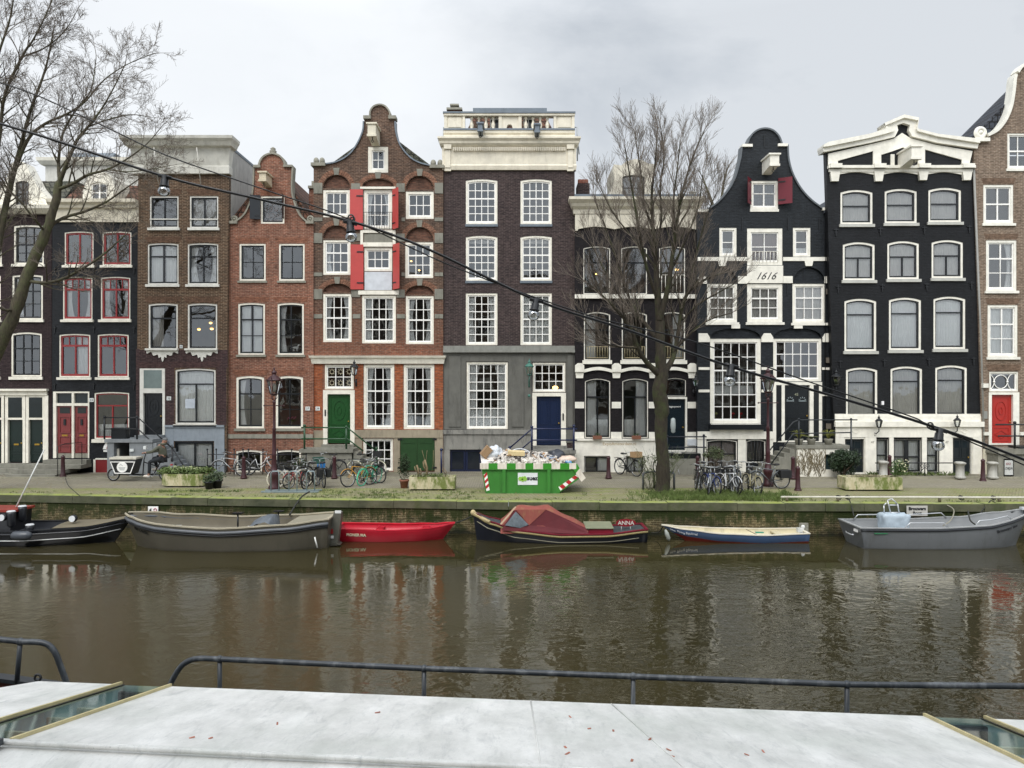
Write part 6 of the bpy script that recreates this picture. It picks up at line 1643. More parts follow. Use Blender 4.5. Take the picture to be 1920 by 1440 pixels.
def f_sad(mb):
    mb.ball((.2, 0, .95), (.12, .11, .045), 12, 7); mb.ball((.34, 0, .95), (.13, .04, .03), 10, 6)
def f_post(mb): mb.tube([(.31, 0, .72), (.26, 0, .93)], .013)
def f_guard(mb):
    mb.torus((0, 0, .35), .365, .016, 16, 4, -.15, 2.6); mb.torus((1.04, 0, .35), .365, .016, 16, 4, .5, 2.75)
def f_rack(mb):
    for s in (-1, 1): mb.tube([(.2, s * .06, .74), (-.3, s * .07, .74)], .008); mb.tube([(-.25, s * .07, .74), (0, s * .07, .36)], .008)
    for k in range(4): mb.tube([(-.25 + k * .13, -.07, .74), (-.25 + k * .13, .07, .74)], .007)
def f_crank(mb):
    mb.torus((.45, .05, .28), .085, .01, 14, 5); mb.tube([(.45, -.09, .28), (.45, .09, .28)], .012); mb.tube([(.45, .09, .28), (.52, .09, .13)], .011); mb.tube([(.45, -.09, .28), (.38, -.09, .43)], .011)
    mb.box(.47, .57, .085, .18, .12, .14); mb.box(.33, .43, -.18, -.085, .42, .44); mb.tube([(.45, .05, .36), (0, .05, .4)], .006); mb.tube([(.45, .05, .2), (0, .05, .3)], .006)
def f_stand(mb): mb.tube([(.3, .05, .3), (.22, .22, .015)], .012)
def f_light(mb): mb.ball((.9, 0, .78), (.05, .04, .045), 8, 6)
def f_crate(mb):
    mb.box(.86, 1.2, -.2, .2, .84, .86)
    for s in (-1, 1):
        mb.box(.86, 1.2, s * .2 - .008, s * .2 + .008, .86, 1.08)
        mb.box(1.03 + s * .17 - .008, 1.03 + s * .17 + .008, -.2, .2, .86, 1.08)
def f_bag(mb):
    for s in (-1, 1):
        mb.hexa([(-.3, s * .08, .42), (.12, s * .08, .42), (.12, s * .24, .44), (-.3, s * .24, .44), (-.33, s * .07, .74), (.14, s * .07, .74), (.13, s * .22, .72), (-.32, s * .22, .72)])
def bicycle(label, loc, rz, col, frame='step', bag=None, crate=None, tyre=RUB, lean=0, scale=1, bar=None, group='bicycles parked along the street', saddle=SADD, light=True, pitch=0, guard=None):
    t = thing('bicycle', label, 'bicycle', loc, 0, group)
    t.rotation_euler = (lean, pitch, rz); t.scale = (scale,) * 3
    for x in (0, 1.04):
        w = thing('wheel', '', '', (x, 0, .35)); del w['label']; del w['category']; w.parent = t
        inst('tyre', cm('tyre', f_tyre), tyre, w); inst('rim', cm('rim', f_rim), STEEL, w)
    inst('frame', cm('frame_' + frame, f_frame_step if frame == 'step' else f_frame_dia), col, t)
    inst('fork', cm('fork', f_fork), col, t); inst('handlebar', cm('handlebar', f_bar), bar or STEEL, t)
    s = inst('saddle', cm('saddle', f_sad), saddle, t); inst('seat_post', cm('seat_post', f_post), STEEL, t)
    inst('mudguards', cm('mudguards', f_guard), guard or col, t); inst('luggage_rack', cm('luggage_rack', f_rack), RUB, t)
    inst('crank', cm('crank', f_crank), RUB, t); inst('kickstand', cm('kickstand', f_stand), STEEL, t)
    if light: inst('headlight', cm('headlight', f_light), STEEL, t)
    if crate: inst('crate', cm('crate', f_crate), crate, t)
    if bag: inst('pannier', cm('pannier', f_bag), bag, t)
    return t
def mid(px, py, z=0): g = gnd(px, py, z); return g
BK = mat('1c1d1f', .35, bst=0); SV = mat('b9bcbc', .3, metal=.4, bst=0); WHT = mat('d9dada', .3, bst=0); TEAL = mat('3fb68f', .35, bst=0); YEL = mat('c08a2a', .35, bst=0)
CRT = mat('e0d9c4', .6, bst=0); REDP = mat('a33a34', .35, bst=0); GRY = mat('6e7478', .3, metal=.4, bst=0); OLV = mat('4e5a44', .4, bst=0); BLU = mat('2f3f7a', .35, bst=0)
PAN = mat('17181a', .6, var=.2); 
bicycle('silver bicycle leaning on the fence, left one of the two before the red neck-gable house', mid(455, 893, .05), PI, SV, 'dia', group='bicycles parked along the street')
bicycle('black bicycle with a pale frame tube leaning on the fence behind the street lamp', mid(462, 892, .05) + Vector((-.0, .25, 0)), 0.02, WHT, 'step', tyre=mat('222223', .7, bst=0), guard=BK)
bicycle('bicycle with cream tyre in the grey rack, nearest the street lamp', mid(518, 917) + Vector((-.1, .3, 0)), .35, SV, 'step', tyre=CRT)
bicycle('small red and silver child bicycle in the middle of the grey rack', mid(566, 917) + Vector((0, .75, 0)), -2.2, REDP, 'step', scale=.85)
bicycle('bicycle with a green basket and blue-topped panniers at the right end of the rack', mid(607, 915), 2.0, GRY, 'step', bag=PAN, crate=mat('34584c', .6), scale=1.03)
bl_ = bicycle('black bicycle parked parallel to the kerb behind the blue-topped panniers', mid(636, 893, .05), PI, BK, 'dia')
bicycle('cream-tyred bicycle with a black front crate below the green stoop railing', mid(664, 893, .05) + Vector((.0, .1, 0)), 0, OLV, 'step', tyre=CRT, crate=RUB)
bicycle('black-wheeled bicycle with a yellow frame leaning against the turquoise one', mid(690, 912) + Vector((0, .5, 0)), -2.35, YEL, 'dia', lean=.1)
bicycle('turquoise bicycle leaning beside the yellow-framed one', mid(694, 909) + Vector((.15, .55, 0)), -2.0, TEAL, 'dia', lean=-.12, tyre=mat('57c79f', .5, bst=0))
bb = MB().obox((0, 0, 0), (.32, .12, .2), (.3, 0, .4)).build('blue_bag_cover', mat('2f7cc4', .4)); bb.location = mid(615, 893) + Vector((-.0, -1.2, .62)); tag(bb, 'bright blue cover on the panniers of the basket bicycle', 'bag cover')
bicycle('black bicycle with a wooden crate against the white cellar wall', mid(1168, 891, .05) + Vector((-.1, .3, 0)), -.95, BK, 'dia', crate=mat('a88a66', .8))
bicycle('black bicycle behind the mossy tree, by the black stoop', mid(1283, 890, .05) + Vector((0, .1, 0)), PI, BK, 'step', saddle=mat('b9b4ac', .5, bst=0))
cl = [(1318, 925, 1.45, BK, 'dia', 'leftmost bicycle of the crowd, dark with a white bar'), (1336, 931, 1.75, BLU, 'dia', 'blue-black bicycle second in the crowd, purple-blue tube'), (1347, 932, 1.25, SV, 'step', 'silver bicycle leaning left in the middle of the crowd'),
      (1364, 931, 1.9, WHT, 'dia', 'white-framed bicycle in the crowd with high swept handlebar'), (1378, 930, 1.6, GRY, 'step', 'grey bicycle wedged in the thick of the crowd'), (1396, 927, 1.35, BK, 'step', 'black bicycle with a red bell lamp on its handlebar'),
      (1414, 931, 1.7, mat('a29a78', .4, bst=0), 'step', 'beige-framed bicycle next to the street lamp')]
cl += [(1327, 918, 1.55, BK, 'step', 'black bicycle at the back of the crowd, behind the two leftmost'), (1356, 917, 1.8, BK, 'dia', 'black bicycle at the back of the crowd, behind the silver one'), (1388, 916, 1.5, GRY, 'dia', 'grey bicycle at the back of the crowd with its saddle turned to the houses'), (1424, 920, 1.2, BK, 'step', 'black bicycle squeezed against the street lamp post')]
for px, py, rz, c, fr_, lb in cl:
    g = mid(px, py); bicycle(lb, g + Vector((0, 1.12, 0)), rz + PI, c, fr_, lean=random.uniform(-.12, .12), group='bicycles crowded round the right street lamp', bar=STEEL, scale=1.0)
bicycle('silver and black bicycle with bulging black panniers, right of the street lamp', mid(1467, 917) + Vector((0, .1, 0)), PI + .12, GRY, 'dia', bag=PAN, group='bicycles crowded round the right street lamp', tyre=RUB)
bicycle('black bicycle in the grey rack between the red one and the basket one', mid(583, 917) + Vector((0, .9, 0)), -1.75, BK, 'step', lean=.06)
bicycle('black bicycle standing behind the cream-tyred one in the grey rack', mid(530, 913) + Vector((0, .35, 0)), .9, BK, 'dia')
bicycle('black bicycle lying against the yellow-framed one from behind', mid(672, 905) + Vector((0, .35, 0)), -.5, BK, 'step', lean=.1)
# rack
g0 = gnd(489, 924); g1 = gnd(597, 924); t = thing('bicycle_rack', 'pale blue-grey metal bicycle rack on the mossy strip near the left street lamp', 'bicycle rack', ((g0.x + g1.x) / 2, g0.y, 0))
RK = mat('8e9ca0', .45, metal=.4)
MB().box(g0.x, g1.x, g0.y, g0.y + .12, .01, .06).box(g0.x, g1.x, g0.y + .5, g0.y + .6, .01, .05).build('base_rail', RK, t)
for px in (507, 541, 574): 
    x = gnd(px, 924).x; MB().tube([(x, g0.y + .06, .05), (x, g0.y + .06, .72), (x + .05, g0.y + .06, .8), (x + .27, g0.y + .06, .8), (x + .3, g0.y + .06, .72), (x + .3, g0.y + .06, .05)], .022, 8).build('wheel_hoop', RK, t)
# ------------------------------------------------------------------ cargo bike and rider
gx = gnd(213, 902); y0 = gx.y; k = y0 / FPX
X = lambda p: (p - 960) * k
Z = lambda p: CZ - (p - 720) * k
t = thing('cargo_bike', 'black cargo bike with a white-edged box, ridden along the street', 'cargo bike', (X(265), y0, 0))
for px, r_ in ((213, .27), (311, .31)):
    w = thing('wheel', '', '', (0, 0, 0)); del w['label']; del w['category']; w.parent = t; w.location = Vector((X(px), y0, r_)) - Vector((X(265), y0, 0))
    MB().torus((X(px), y0, r_), r_ - .03, .03, 26, 6).build('tyre', RUB, w)
    mb = MB().torus((X(px), y0, r_), r_ - .065, .012, 26, 5).tube([(X(px), y0 - .06, r_), (X(px), y0 + .06, r_)], .03, 8)
    for q in range(14): a = 2 * PI * q / 14; mb.tube([(X(px), y0, r_), (X(px) + (r_ - .07) * math.cos(a), y0, r_ + (r_ - .07) * math.sin(a))], .003, 3, False)
    mb.build('rim', STEEL, w)
pb = [(X(222), Z(886.5)), (X(252), Z(886.5)), (X(260), Z(864)), (X(213.5), Z(864))]
def sec(mb, sc, ya, yb, lo=0):
    mb.prism(pb, ya, yb)
MB().prism([(X(223.5), Z(888)), (X(253), Z(888)), (X(261.5), Z(860)), (X(214), Z(860))], y0 - .3, y0 + .3).build('cargo_box', mat('17191a', .4), t)
inn = [(pb[0][0] + .03, pb[0][1] + .035), (pb[1][0] - .03, pb[1][1] + .035), (pb[2][0] - .04, pb[2][1] - .035), (pb[3][0] + .04, pb[3][1] - .035)]
MB().ring(pb, inn, y0 - .315, y0 - .301).build('box_edging', PURE, t)
cxr, czr = X(236), Z(874.5)
dk = MB().prism([(cxr + .22 * math.cos(a * PI / 14), czr + .22 * math.sin(a * PI / 14)) for a in range(28)], y0 - .32, y0 - .302).build('round_emblem', PURE, t)
for j, (s_, ww) in enumerate(((' DE FIETSENMAKER ', .052), ('AMSTERDAM', .04))): pass
mb = MB()
for j in range(3): mb.box(cxr - .14 + j * .02, cxr + .14 - j * .02, y0 - .324, y0 - .3201, czr - .03 - j * .045, czr - .012 - j * .045)
mb.tube([(cxr - .1, y0 - .324, czr + .08), (cxr - .05, y0 - .324, czr + .12), (cxr + .03, y0 - .324, czr + .05)], .008, 4); mb.build('emblem_lines', mat('7e8486', .5, bst=0), dk)
MB().box(X(212), X(262), y0 - .33, y0 + .33, Z(860), Z(856.5)).build('box_lid', mat('cfcabb', .5, dirt=.4, dirtc='8e887a'), t)
MB().box(X(213.5), X(261), y0 - .308, y0 - .3005, Z(864), Z(860.3)).build('lid_edge', mat('3a3b3c', .5), t)
mb = MB(); mb.tube([(X(213), y0, .27), (X(219), y0, .5), (X(222), y0, .6)], .025); mb.tube([(X(225), y0, .3), (X(275), y0, .26), (X(295), y0, .3), (X(311), y0, .31)], .035)
mb.tube([(X(288), y0, .28), (X(302), y0, .85)], .025); mb.tube([(X(268), y0, .28), (X(270), y0, .9), (X(273), y0, 1.12)], .025); mb.tube([(X(270), y0, .8), (X(298), y0, .6)], .025)
mb.build('frame', BK, t)
MB().tube([(X(280), y0 - .3, 1.16), (X(273), y0 - .25, 1.2), (X(271), y0, 1.16), (X(273), y0 + .25, 1.2), (X(280), y0 + .3, 1.16)], .016).build('handlebar', BK, t)
MB().ball((X(305), y0, .9), (.14, .1, .05), 12, 7).build('saddle', SADD, t)
MB().torus((X(311), y0, .31), .335, .018, 16, 5, 0, 2.6).build('mudguard', BK, t)
mb = MB(); mb.torus((X(287), y0 - .08, .3), .09, .012, 14, 5); mb.box(X(280), X(284.5), y0 - .22, y0 - .1, .17, .19); mb.box(X(289), X(293), y0 + .1, y0 + .22, .42, .44); mb.build('crank', STEEL, t)
MB().box(X(320), X(323.5), y0 - .04, y0 + .04, .66, .71).build('tail_light', mat('a4221e', .4), t)
MB().box(X(271), X(276), y0 - .12, y0 + .05, Z(842), Z(836)).build('display_screen', NUMW, t)
# rider
def skinbody(name, verts, edges, radii, m, parent, sub=2):
    me = bpy.data.meshes.new(name); me.from_pydata(verts, edges, []); me.materials.append(m)
    o = bpy.data.objects.new(name, me); COL.objects.link(o)
    if parent is not None: o.parent = parent
    sm = o.modifiers.new('skin', 'SKIN')
    for i, r_ in enumerate(radii):
        v = me.skin_vertices[0].data[i]; v.radius = (r_, r_) if not hasattr(r_, '__len__') else r_
        v.use_root = (i == 0)
    s = o.modifiers.new('subdivision', 'SUBSURF'); s.levels = sub; s.render_levels = sub
    sm.use_smooth_shade = True
    return o
hipx, hz = X(307), .98
sk = mat('a97f6c', .6)
pel = (hipx, y0, hz); ch = (X(304), y0, 1.3); sh = (X(300), y0, 1.47); nk = (X(304.5), y0, 1.55); hd0 = (X(308), y0, 1.62); hd1 = (X(309), y0, 1.72)
V = [pel, ch, sh, nk, hd0, hd1]; E_ = [(0, 1), (1, 2), (2, 3), (3, 4), (4, 5)]; Rr = [(.13, .15), .14, .13, .06, .085, .08]
def limb(start, pts, rad):
    i0 = start
    for p, r_ in zip(pts, rad):
        V.append(p); Rr.append(r_); E_.append((i0, len(V) - 1)); i0 = len(V) - 1
    return i0
sf = {}
for s in (-1, 1):
    w = limb(2, [(X(300), y0 + s * .19, 1.43), (X(290), y0 + s * .24, 1.24), (X(276), y0 + s * .25, 1.21)], [.06, .05, .035])
    ft = (X(281), y0 + s * .12, .24) if s < 0 else (X(292), y0 + s * .12, .5)
    kn = (X(283), y0 + s * .14, .82) if s < 0 else (X(284), y0 + s * .14, .95)
    limb(0, [(X(304), y0 + s * .11, .95), kn, ((kn[0] + ft[0]) / 2 + .03, kn[1], (kn[2] + ft[2]) / 2), ft, (ft[0] - .17, ft[1], ft[2] - .03)], [.1, .07, .06, .045, .035])
rider = thing('person', 'person in a grey-green jacket and grey cap pedalling the black cargo bike', 'person', (hipx, y0, hz))
off = Vector((hipx, y0, hz))
body = skinbody('body', [tuple(Vector(v) - off) for v in V], E_, Rr, sk, rider)
def garment(name, idx_pts, ed, rad, m, sub=2): return skinbody(name, [tuple(Vector(v) - off) for v in idx_pts], ed, rad, m, rider, sub)
JK = mat('56574a', .85, var=.15, sc=6, bst=.6, bsc=25)
jv = [(hipx, y0, 1.0), (X(305), y0, 1.2), (X(302), y0, 1.38), (X(301.5), y0, 1.5)]; je = [(0, 1), (1, 2), (2, 3)]; jr = [(.17, .19), .17, (.17, .18), .09]
for s in (-1, 1):
    b0 = len(jv); jv += [(X(301), y0 + s * .2, 1.44), (X(290.5), y0 + s * .25, 1.25), (X(279), y0 + s * .25, 1.215)]; jr += [.085, .07, .055]; je += [(2, b0), (b0, b0 + 1), (b0 + 1, b0 + 2)]
garment('jacket', jv, je, jr, JK)
tv = [(hipx - .02, y0, .98)]; te = []; trr = [(.16, .17)]
for s in (-1, 1):
    ft = (X(281.5), y0 + s * .12, .3) if s < 0 else (X(292), y0 + s * .12, .56); kn = (X(283), y0 + s * .14, .82) if s < 0 else (X(284), y0 + s * .14, .95)
    b0 = len(tv); tv += [(X(304), y0 + s * .11, .95), kn, ((kn[0] + ft[0]) / 2 + .03, kn[1], (kn[2] + ft[2]) / 2), ft]; trr += [.12, .085, .075, .06]; te += [(0, b0), (b0, b0 + 1), (b0 + 1, b0 + 2), (b0 + 2, b0 + 3)]
garment('trousers', tv, te, trr, mat('1d2126', .8, var=.15))
for s in (-1, 1):
    ft = (X(281), y0 + s * .12, .22) if s < 0 else (X(292), y0 + s * .12, .48)
    mb = MB().ball((ft[0] - .08, ft[1], ft[2] - .0), (.15, .055, .06), 14, 8); mb.build('shoe', mat('cfc8bc', .6), rider)
    hm = [(X(277), y0 + s * .26, 1.2), (X(274), y0 + s * .26, 1.2)]; he = [(0, 1)]; hr = [.03, .032]
    for q in range(4): b0 = len(hm); hm += [(X(272.6), y0 + s * (.235 + q * .018), 1.215), (X(272.2), y0 + s * (.235 + q * .018), 1.185), (X(273.3), y0 + s * (.235 + q * .018), 1.165)]; hr += [.010, .009, .008]; he += [(1, b0), (b0, b0 + 1), (b0 + 1, b0 + 2)]
    b0 = len(hm); hm += [(X(275), y0 + s * .215, 1.2), (X(273.4), y0 + s * .205, 1.18)]; hr += [.011, .009]; he += [(0, b0), (b0, b0 + 1)]
    garment('hand', hm, he, hr, sk, 1)
mb = MB(); mb.ball((X(309), y0, 1.7), (.1, .085, .12), 14, 10); mb.tube([(X(305.2), y0, 1.69), (X(304.2), y0, 1.675), (X(305.2), y0, 1.655)], [.012, .018, .01], 6)
mb.ball((X(309.5), y0 - .085, 1.69), (.02, .012, .032), 8, 6).ball((X(309.5), y0 + .085, 1.69), (.02, .012, .032), 8, 6)
fc = mb.build('head', sk, rider)
mb = MB()
for s in (-1, 1): mb.ball((X(305.1), y0 + s * .035, 1.712), .011, 8, 6)
mb.build('eyes', INK, fc); MB().box(X(305.2), X(305.6), y0 - .022, y0 + .022, 1.632, 1.64).build('mouth', mat('7a4a42', .6), fc)
cp = MB(); cp.ball((X(309.5), y0, 1.755), (.115, .1, .075), 14, 8); cp.hexa([(X(303), y0 - .06, 1.735), (X(306), y0 - .08, 1.74), (X(306), y0 + .08, 1.74), (X(303), y0 + .06, 1.735), (X(303), y0 - .06, 1.75), (X(306), y0 - .08, 1.765), (X(306), y0 + .08, 1.765), (X(303), y0 + .06, 1.75)])
cp.build('cap', mat('6a6c6c', .8), rider)
MB().torus((X(306), y0, 1.56), .1, .045, 14, 8, plane='xy').build('collar', JK, rider)
# ------------------------------------------------------------------ bare trees
def barkmat(name, c1, c2, moss, lo, hi):
    m, n, l, b, out = nt(name); tc = n.new('ShaderNodeTexCoord').outputs['Object']
    f = noi(n, l, mapping(n, l, tc, (3, 3, .8)), 5, 6, .7)
    col = mixc(n, l, mrange(n, l, f, .35, .65), lin(c1), lin(c2))
    g = noi(n, l, tc, 1.6, 6, .7)
    col = mixc(n, l, mrange(n, l, g, lo, hi, 0, .85), col, lin(moss))
    l.new(col, b.inputs['Base Color']); b.inputs['Roughness'].default_value = .9; bump(n, l, b, f, .8, .04)
    return m
BARK = barkmat('mossy_bark', '251f17', '3b3427', '39401f', .48, .64)
BARKL = barkmat('grey_bark', '39352a', '57503e', '555a38', .5, .68)
TWIG = mat('756b60', .9, var=.3, bst=0)
def grow(br, tw, p, d, r, L, lev, rng, up=.1, spread=.55, thin=.0042, kids=(4, 6), maxr=.028):
    """one wandering limb with side shoots"""
    segs = 5 if lev > 1 else 4
    pts = [Vector(p)]; rad = [r]; d = Vector(d).normalized(); q = Vector(p)
    for i in range(segs):
        d = (d + Vector((rng.gauss(0, .1), rng.gauss(0, .1), rng.gauss(0, .09) + up * .3))).normalized()
        q = q + d * (L / segs); pts.append(q.copy()); rad.append(max(thin, r * (1 - .72 * (i + 1) / segs)))
    (br if r > maxr else tw).tube(pts, rad, 5 if r > maxr else 3, False)
    if lev <= 0: return
    n = rng.randint(*kids)
    for k in range(n):
        t = .22 + .78 * (k + rng.random()) / n
        i = min(segs - 1, int(t * segs)); f = t * segs - i
        b = pts[i].lerp(pts[i + 1], f); rr_ = rad[i] * (1 - f) + rad[i + 1] * f
        dd = (pts[i + 1] - pts[i]).normalized()
        ax = dd.orthogonal().normalized(); ax = Matrix.Rotation(rng.uniform(0, 6.283), 3, dd) @ ax
        nd = (dd * math.cos(spread) + ax * math.sin(spread) * rng.uniform(.7, 1.3)).normalized()
        grow(br, tw, b, nd, max(thin, rr_ * .62), L * rng.uniform(.45, .68), lev - 1, rng, up, spread, thin, kids, maxr)
def limb3(mb, pts, rad, n=10): mb.tube(pts, rad, n, False)
def catmull(pts, k=4):
    out = []; n = len(pts)
    for i in range(n - 1):
        p0, p1, p2, p3 = pts[max(i - 1, 0)], pts[i], pts[i + 1], pts[min(i + 2, n - 1)]
        for j in range(k):
            t = j / k; out.append(.5 * ((2 * p1) + (-p0 + p2) * t + (2 * p0 - 5 * p1 + 4 * p2 - p3) * t * t + (-p0 + 3 * p1 - 3 * p2 + p3) * t ** 3))
    out.append(pts[-1]); return out
def tree(name, label, cat, base, limbs, D, seed, bark, dens, lev, Lk, up, spread, dy=.35, trunk_n=1, jitter=True, kids=(4, 6)):
    """limbs: list of px polylines [(px,py,halfwidth px, depth offset m)], first trunk_n are the trunk"""
    rng = random.Random(seed)
    t = thing(name, label, cat, base)
    tb = MB(); br = MB(); tw = MB()
    for li, l in enumerate(limbs):
        l = [(a, b if b > 400 or not dens.get('sq') else 400 - (400 - b) * dens['sq'], *r) for a, b, *r in l]
        P = [at(a, b, D + (q[0] if q else 0)) for a, b, w, *q in l]; W = [w * D / FPX * (dens.get('k', 1) if li else 1) for a, b, w, *q in l]
        C_ = catmull(P, 4); Rw = []
        for i in range(len(W) - 1):
            for j in range(4): Rw.append(W[i] + (W[i + 1] - W[i]) * j / 4)
        Rw.append(W[-1])
        if li < trunk_n:
            C2 = [c + Vector((rng.gauss(0, .012), 0, 0)) for c in C_]
            R2 = [r * (1 + rng.gauss(0, .05)) for r in Rw]
            limb3(tb, C2, R2, 12)
        else: limb3(br, C_, Rw, 7)
        if li < trunk_n and trunk_n == 1 and not dens.get('trunk'): continue
        tot = sum((b - a).length for a, b in zip(C_, C_[1:]))
        n = int(tot * dens['side'])
        for k in range(n):
            u = (k + rng.random()) / n; u = dens.get('from', .15) + (1 - dens.get('from', .15)) * u
            i = min(len(C_) - 2, int(u * (len(C_) - 1))); p = C_[i].lerp(C_[i + 1], rng.random())
            dd = (C_[i + 1] - C_[i]).normalized(); ax = Matrix.Rotation(rng.uniform(0, 6.283), 3, dd) @ dd.orthogonal().normalized()
            nd = dd * math.cos(spread * 1.25) + ax * math.sin(spread * 1.25); nd.z += up
            grow(br, tw, p, nd, min(Rw[i] * .55, .035), Lk * rng.uniform(.6, 1.15) * (1 - .35 * u), lev, rng, up, spread, kids=kids)
        grow(br, tw, C_[-1], (C_[-1] - C_[-2]).normalized(), Rw[-1], Lk * .6, lev, rng, up, spread, kids=kids)
    tb.build('trunk', bark, t); cr = br.build('crown', bark, t); tw.build('twigs', TWIG, cr)
    return t
DT = 28.9; base = gnd(1240, 923)
T2_ = tree('bare_tree', 'bare mossy-trunked street tree standing in the grass in front of the black houses', 'tree', base, [
    [(1241, 925, 16), (1243, 905, 13), (1242, 850, 11.5), (1239, 800, 12), (1240, 765, 13.5), (1236, 735, 14), (1240, 705, 12), (1238, 660, 9.5), (1237, 600, 8.5, .1)],
    [(1237, 600, 8.5, .1), (1232, 540, 6, 0), (1229, 480, 4.6, 0), (1224, 420, 3.4, .2), (1222, 360, 2.4, .3), (1228, 290, 1.6, .3), (1232, 230, 1.0, .2)],
    [(1240, 705, 8), (1213, 680, 4.6, -.3), (1195, 650, 4, -.6), (1185, 622, 3.4, -.8), (1165, 590, 2.6, -1), (1130, 555, 1.9, -1.1), (1100, 530, 1.2, -1.2)],
    [(1243, 700, 7.5), (1262, 670, 4.8, .2), (1272, 620, 4, .4), (1280, 570, 3.6, .5), (1294, 545, 2.8, .6), (1320, 525, 2, .6), (1355, 512, 1.2, .7)],
    [(1237, 600, 6), (1252, 540, 4.8, -.2), (1262, 470, 3.6, -.3), (1272, 400, 2.8, -.3), (1282, 340, 2.2, -.2), (1300, 270, 1.5, -.1), (1320, 215, .9, 0)],
    [(1262, 480, 2.8, -.3), (1266, 440, 2.4, -.5), (1263, 370, 1.9, -.7), (1270, 300, 1.3, -.8), (1275, 240, .9, -.9)],
    [(1236, 640, 5, .1), (1205, 600, 3.2, .6), (1180, 560, 2.6, .9), (1160, 500, 1.9, 1.1), (1140, 440, 1.3, 1.2), (1115, 370, .8, 1.3)],
    [(1232, 560, 3.8), (1212, 500, 2.9, -.5), (1200, 440, 2.3, -.8), (1190, 380, 1.8, -.9), (1180, 310, 1.3, -1), (1172, 250, .8, -1)],
    [(1229, 470, 3, 0), (1240, 410, 2.2, .6), (1238, 340, 1.7, .8), (1245, 270, 1.2, .9), (1238, 200, .8, 1)],
    [(1224, 430, 2.5), (1208, 380, 1.9, .5), (1203, 320, 1.4, .6), (1195, 260, 1, .6), (1190, 215, .7, .6)],
    [(1281, 575, 2.7, .5), (1300, 500, 2, .8), (1315, 440, 1.6, .9), (1330, 390, 1.1, 1), (1345, 350, .8, 1)],
    [(1195, 652, 2.6, -.6), (1160, 650, 1.6, -.9), (1130, 640, 1.2, -1.1), (1095, 600, .8, -1.2)],
    [(1262, 660, 2.6, .2), (1300, 620, 1.8, 0), (1330, 600, 1.2, -.1), (1360, 590, .8, -.2)],
    [(1280, 600, 2.2, .4), (1310, 570, 1.6, -.2), (1345, 550, 1.2, -.5), (1380, 530, .7, -.6)],
    [(1200, 600, 2.2, .5), (1165, 560, 1.6, .2), (1130, 500, 1.2, 0), (1105, 450, .7, 0)],
    [(1228, 500, 2.4, 0), (1190, 450, 1.7, .7), (1150, 400, 1.2, 1), (1125, 340, .7, 1)],
    [(1262, 500, 2.4, -.2), (1290, 440, 1.7, -.8), (1310, 380, 1.2, -1), (1318, 310, .7, -1)],
], DT, 12, BARK, {'side': 3.7, 'from': .15, 'sq': .83}, 2, 1.35, .30, .44, kids=(5, 7))
DL = 29.0
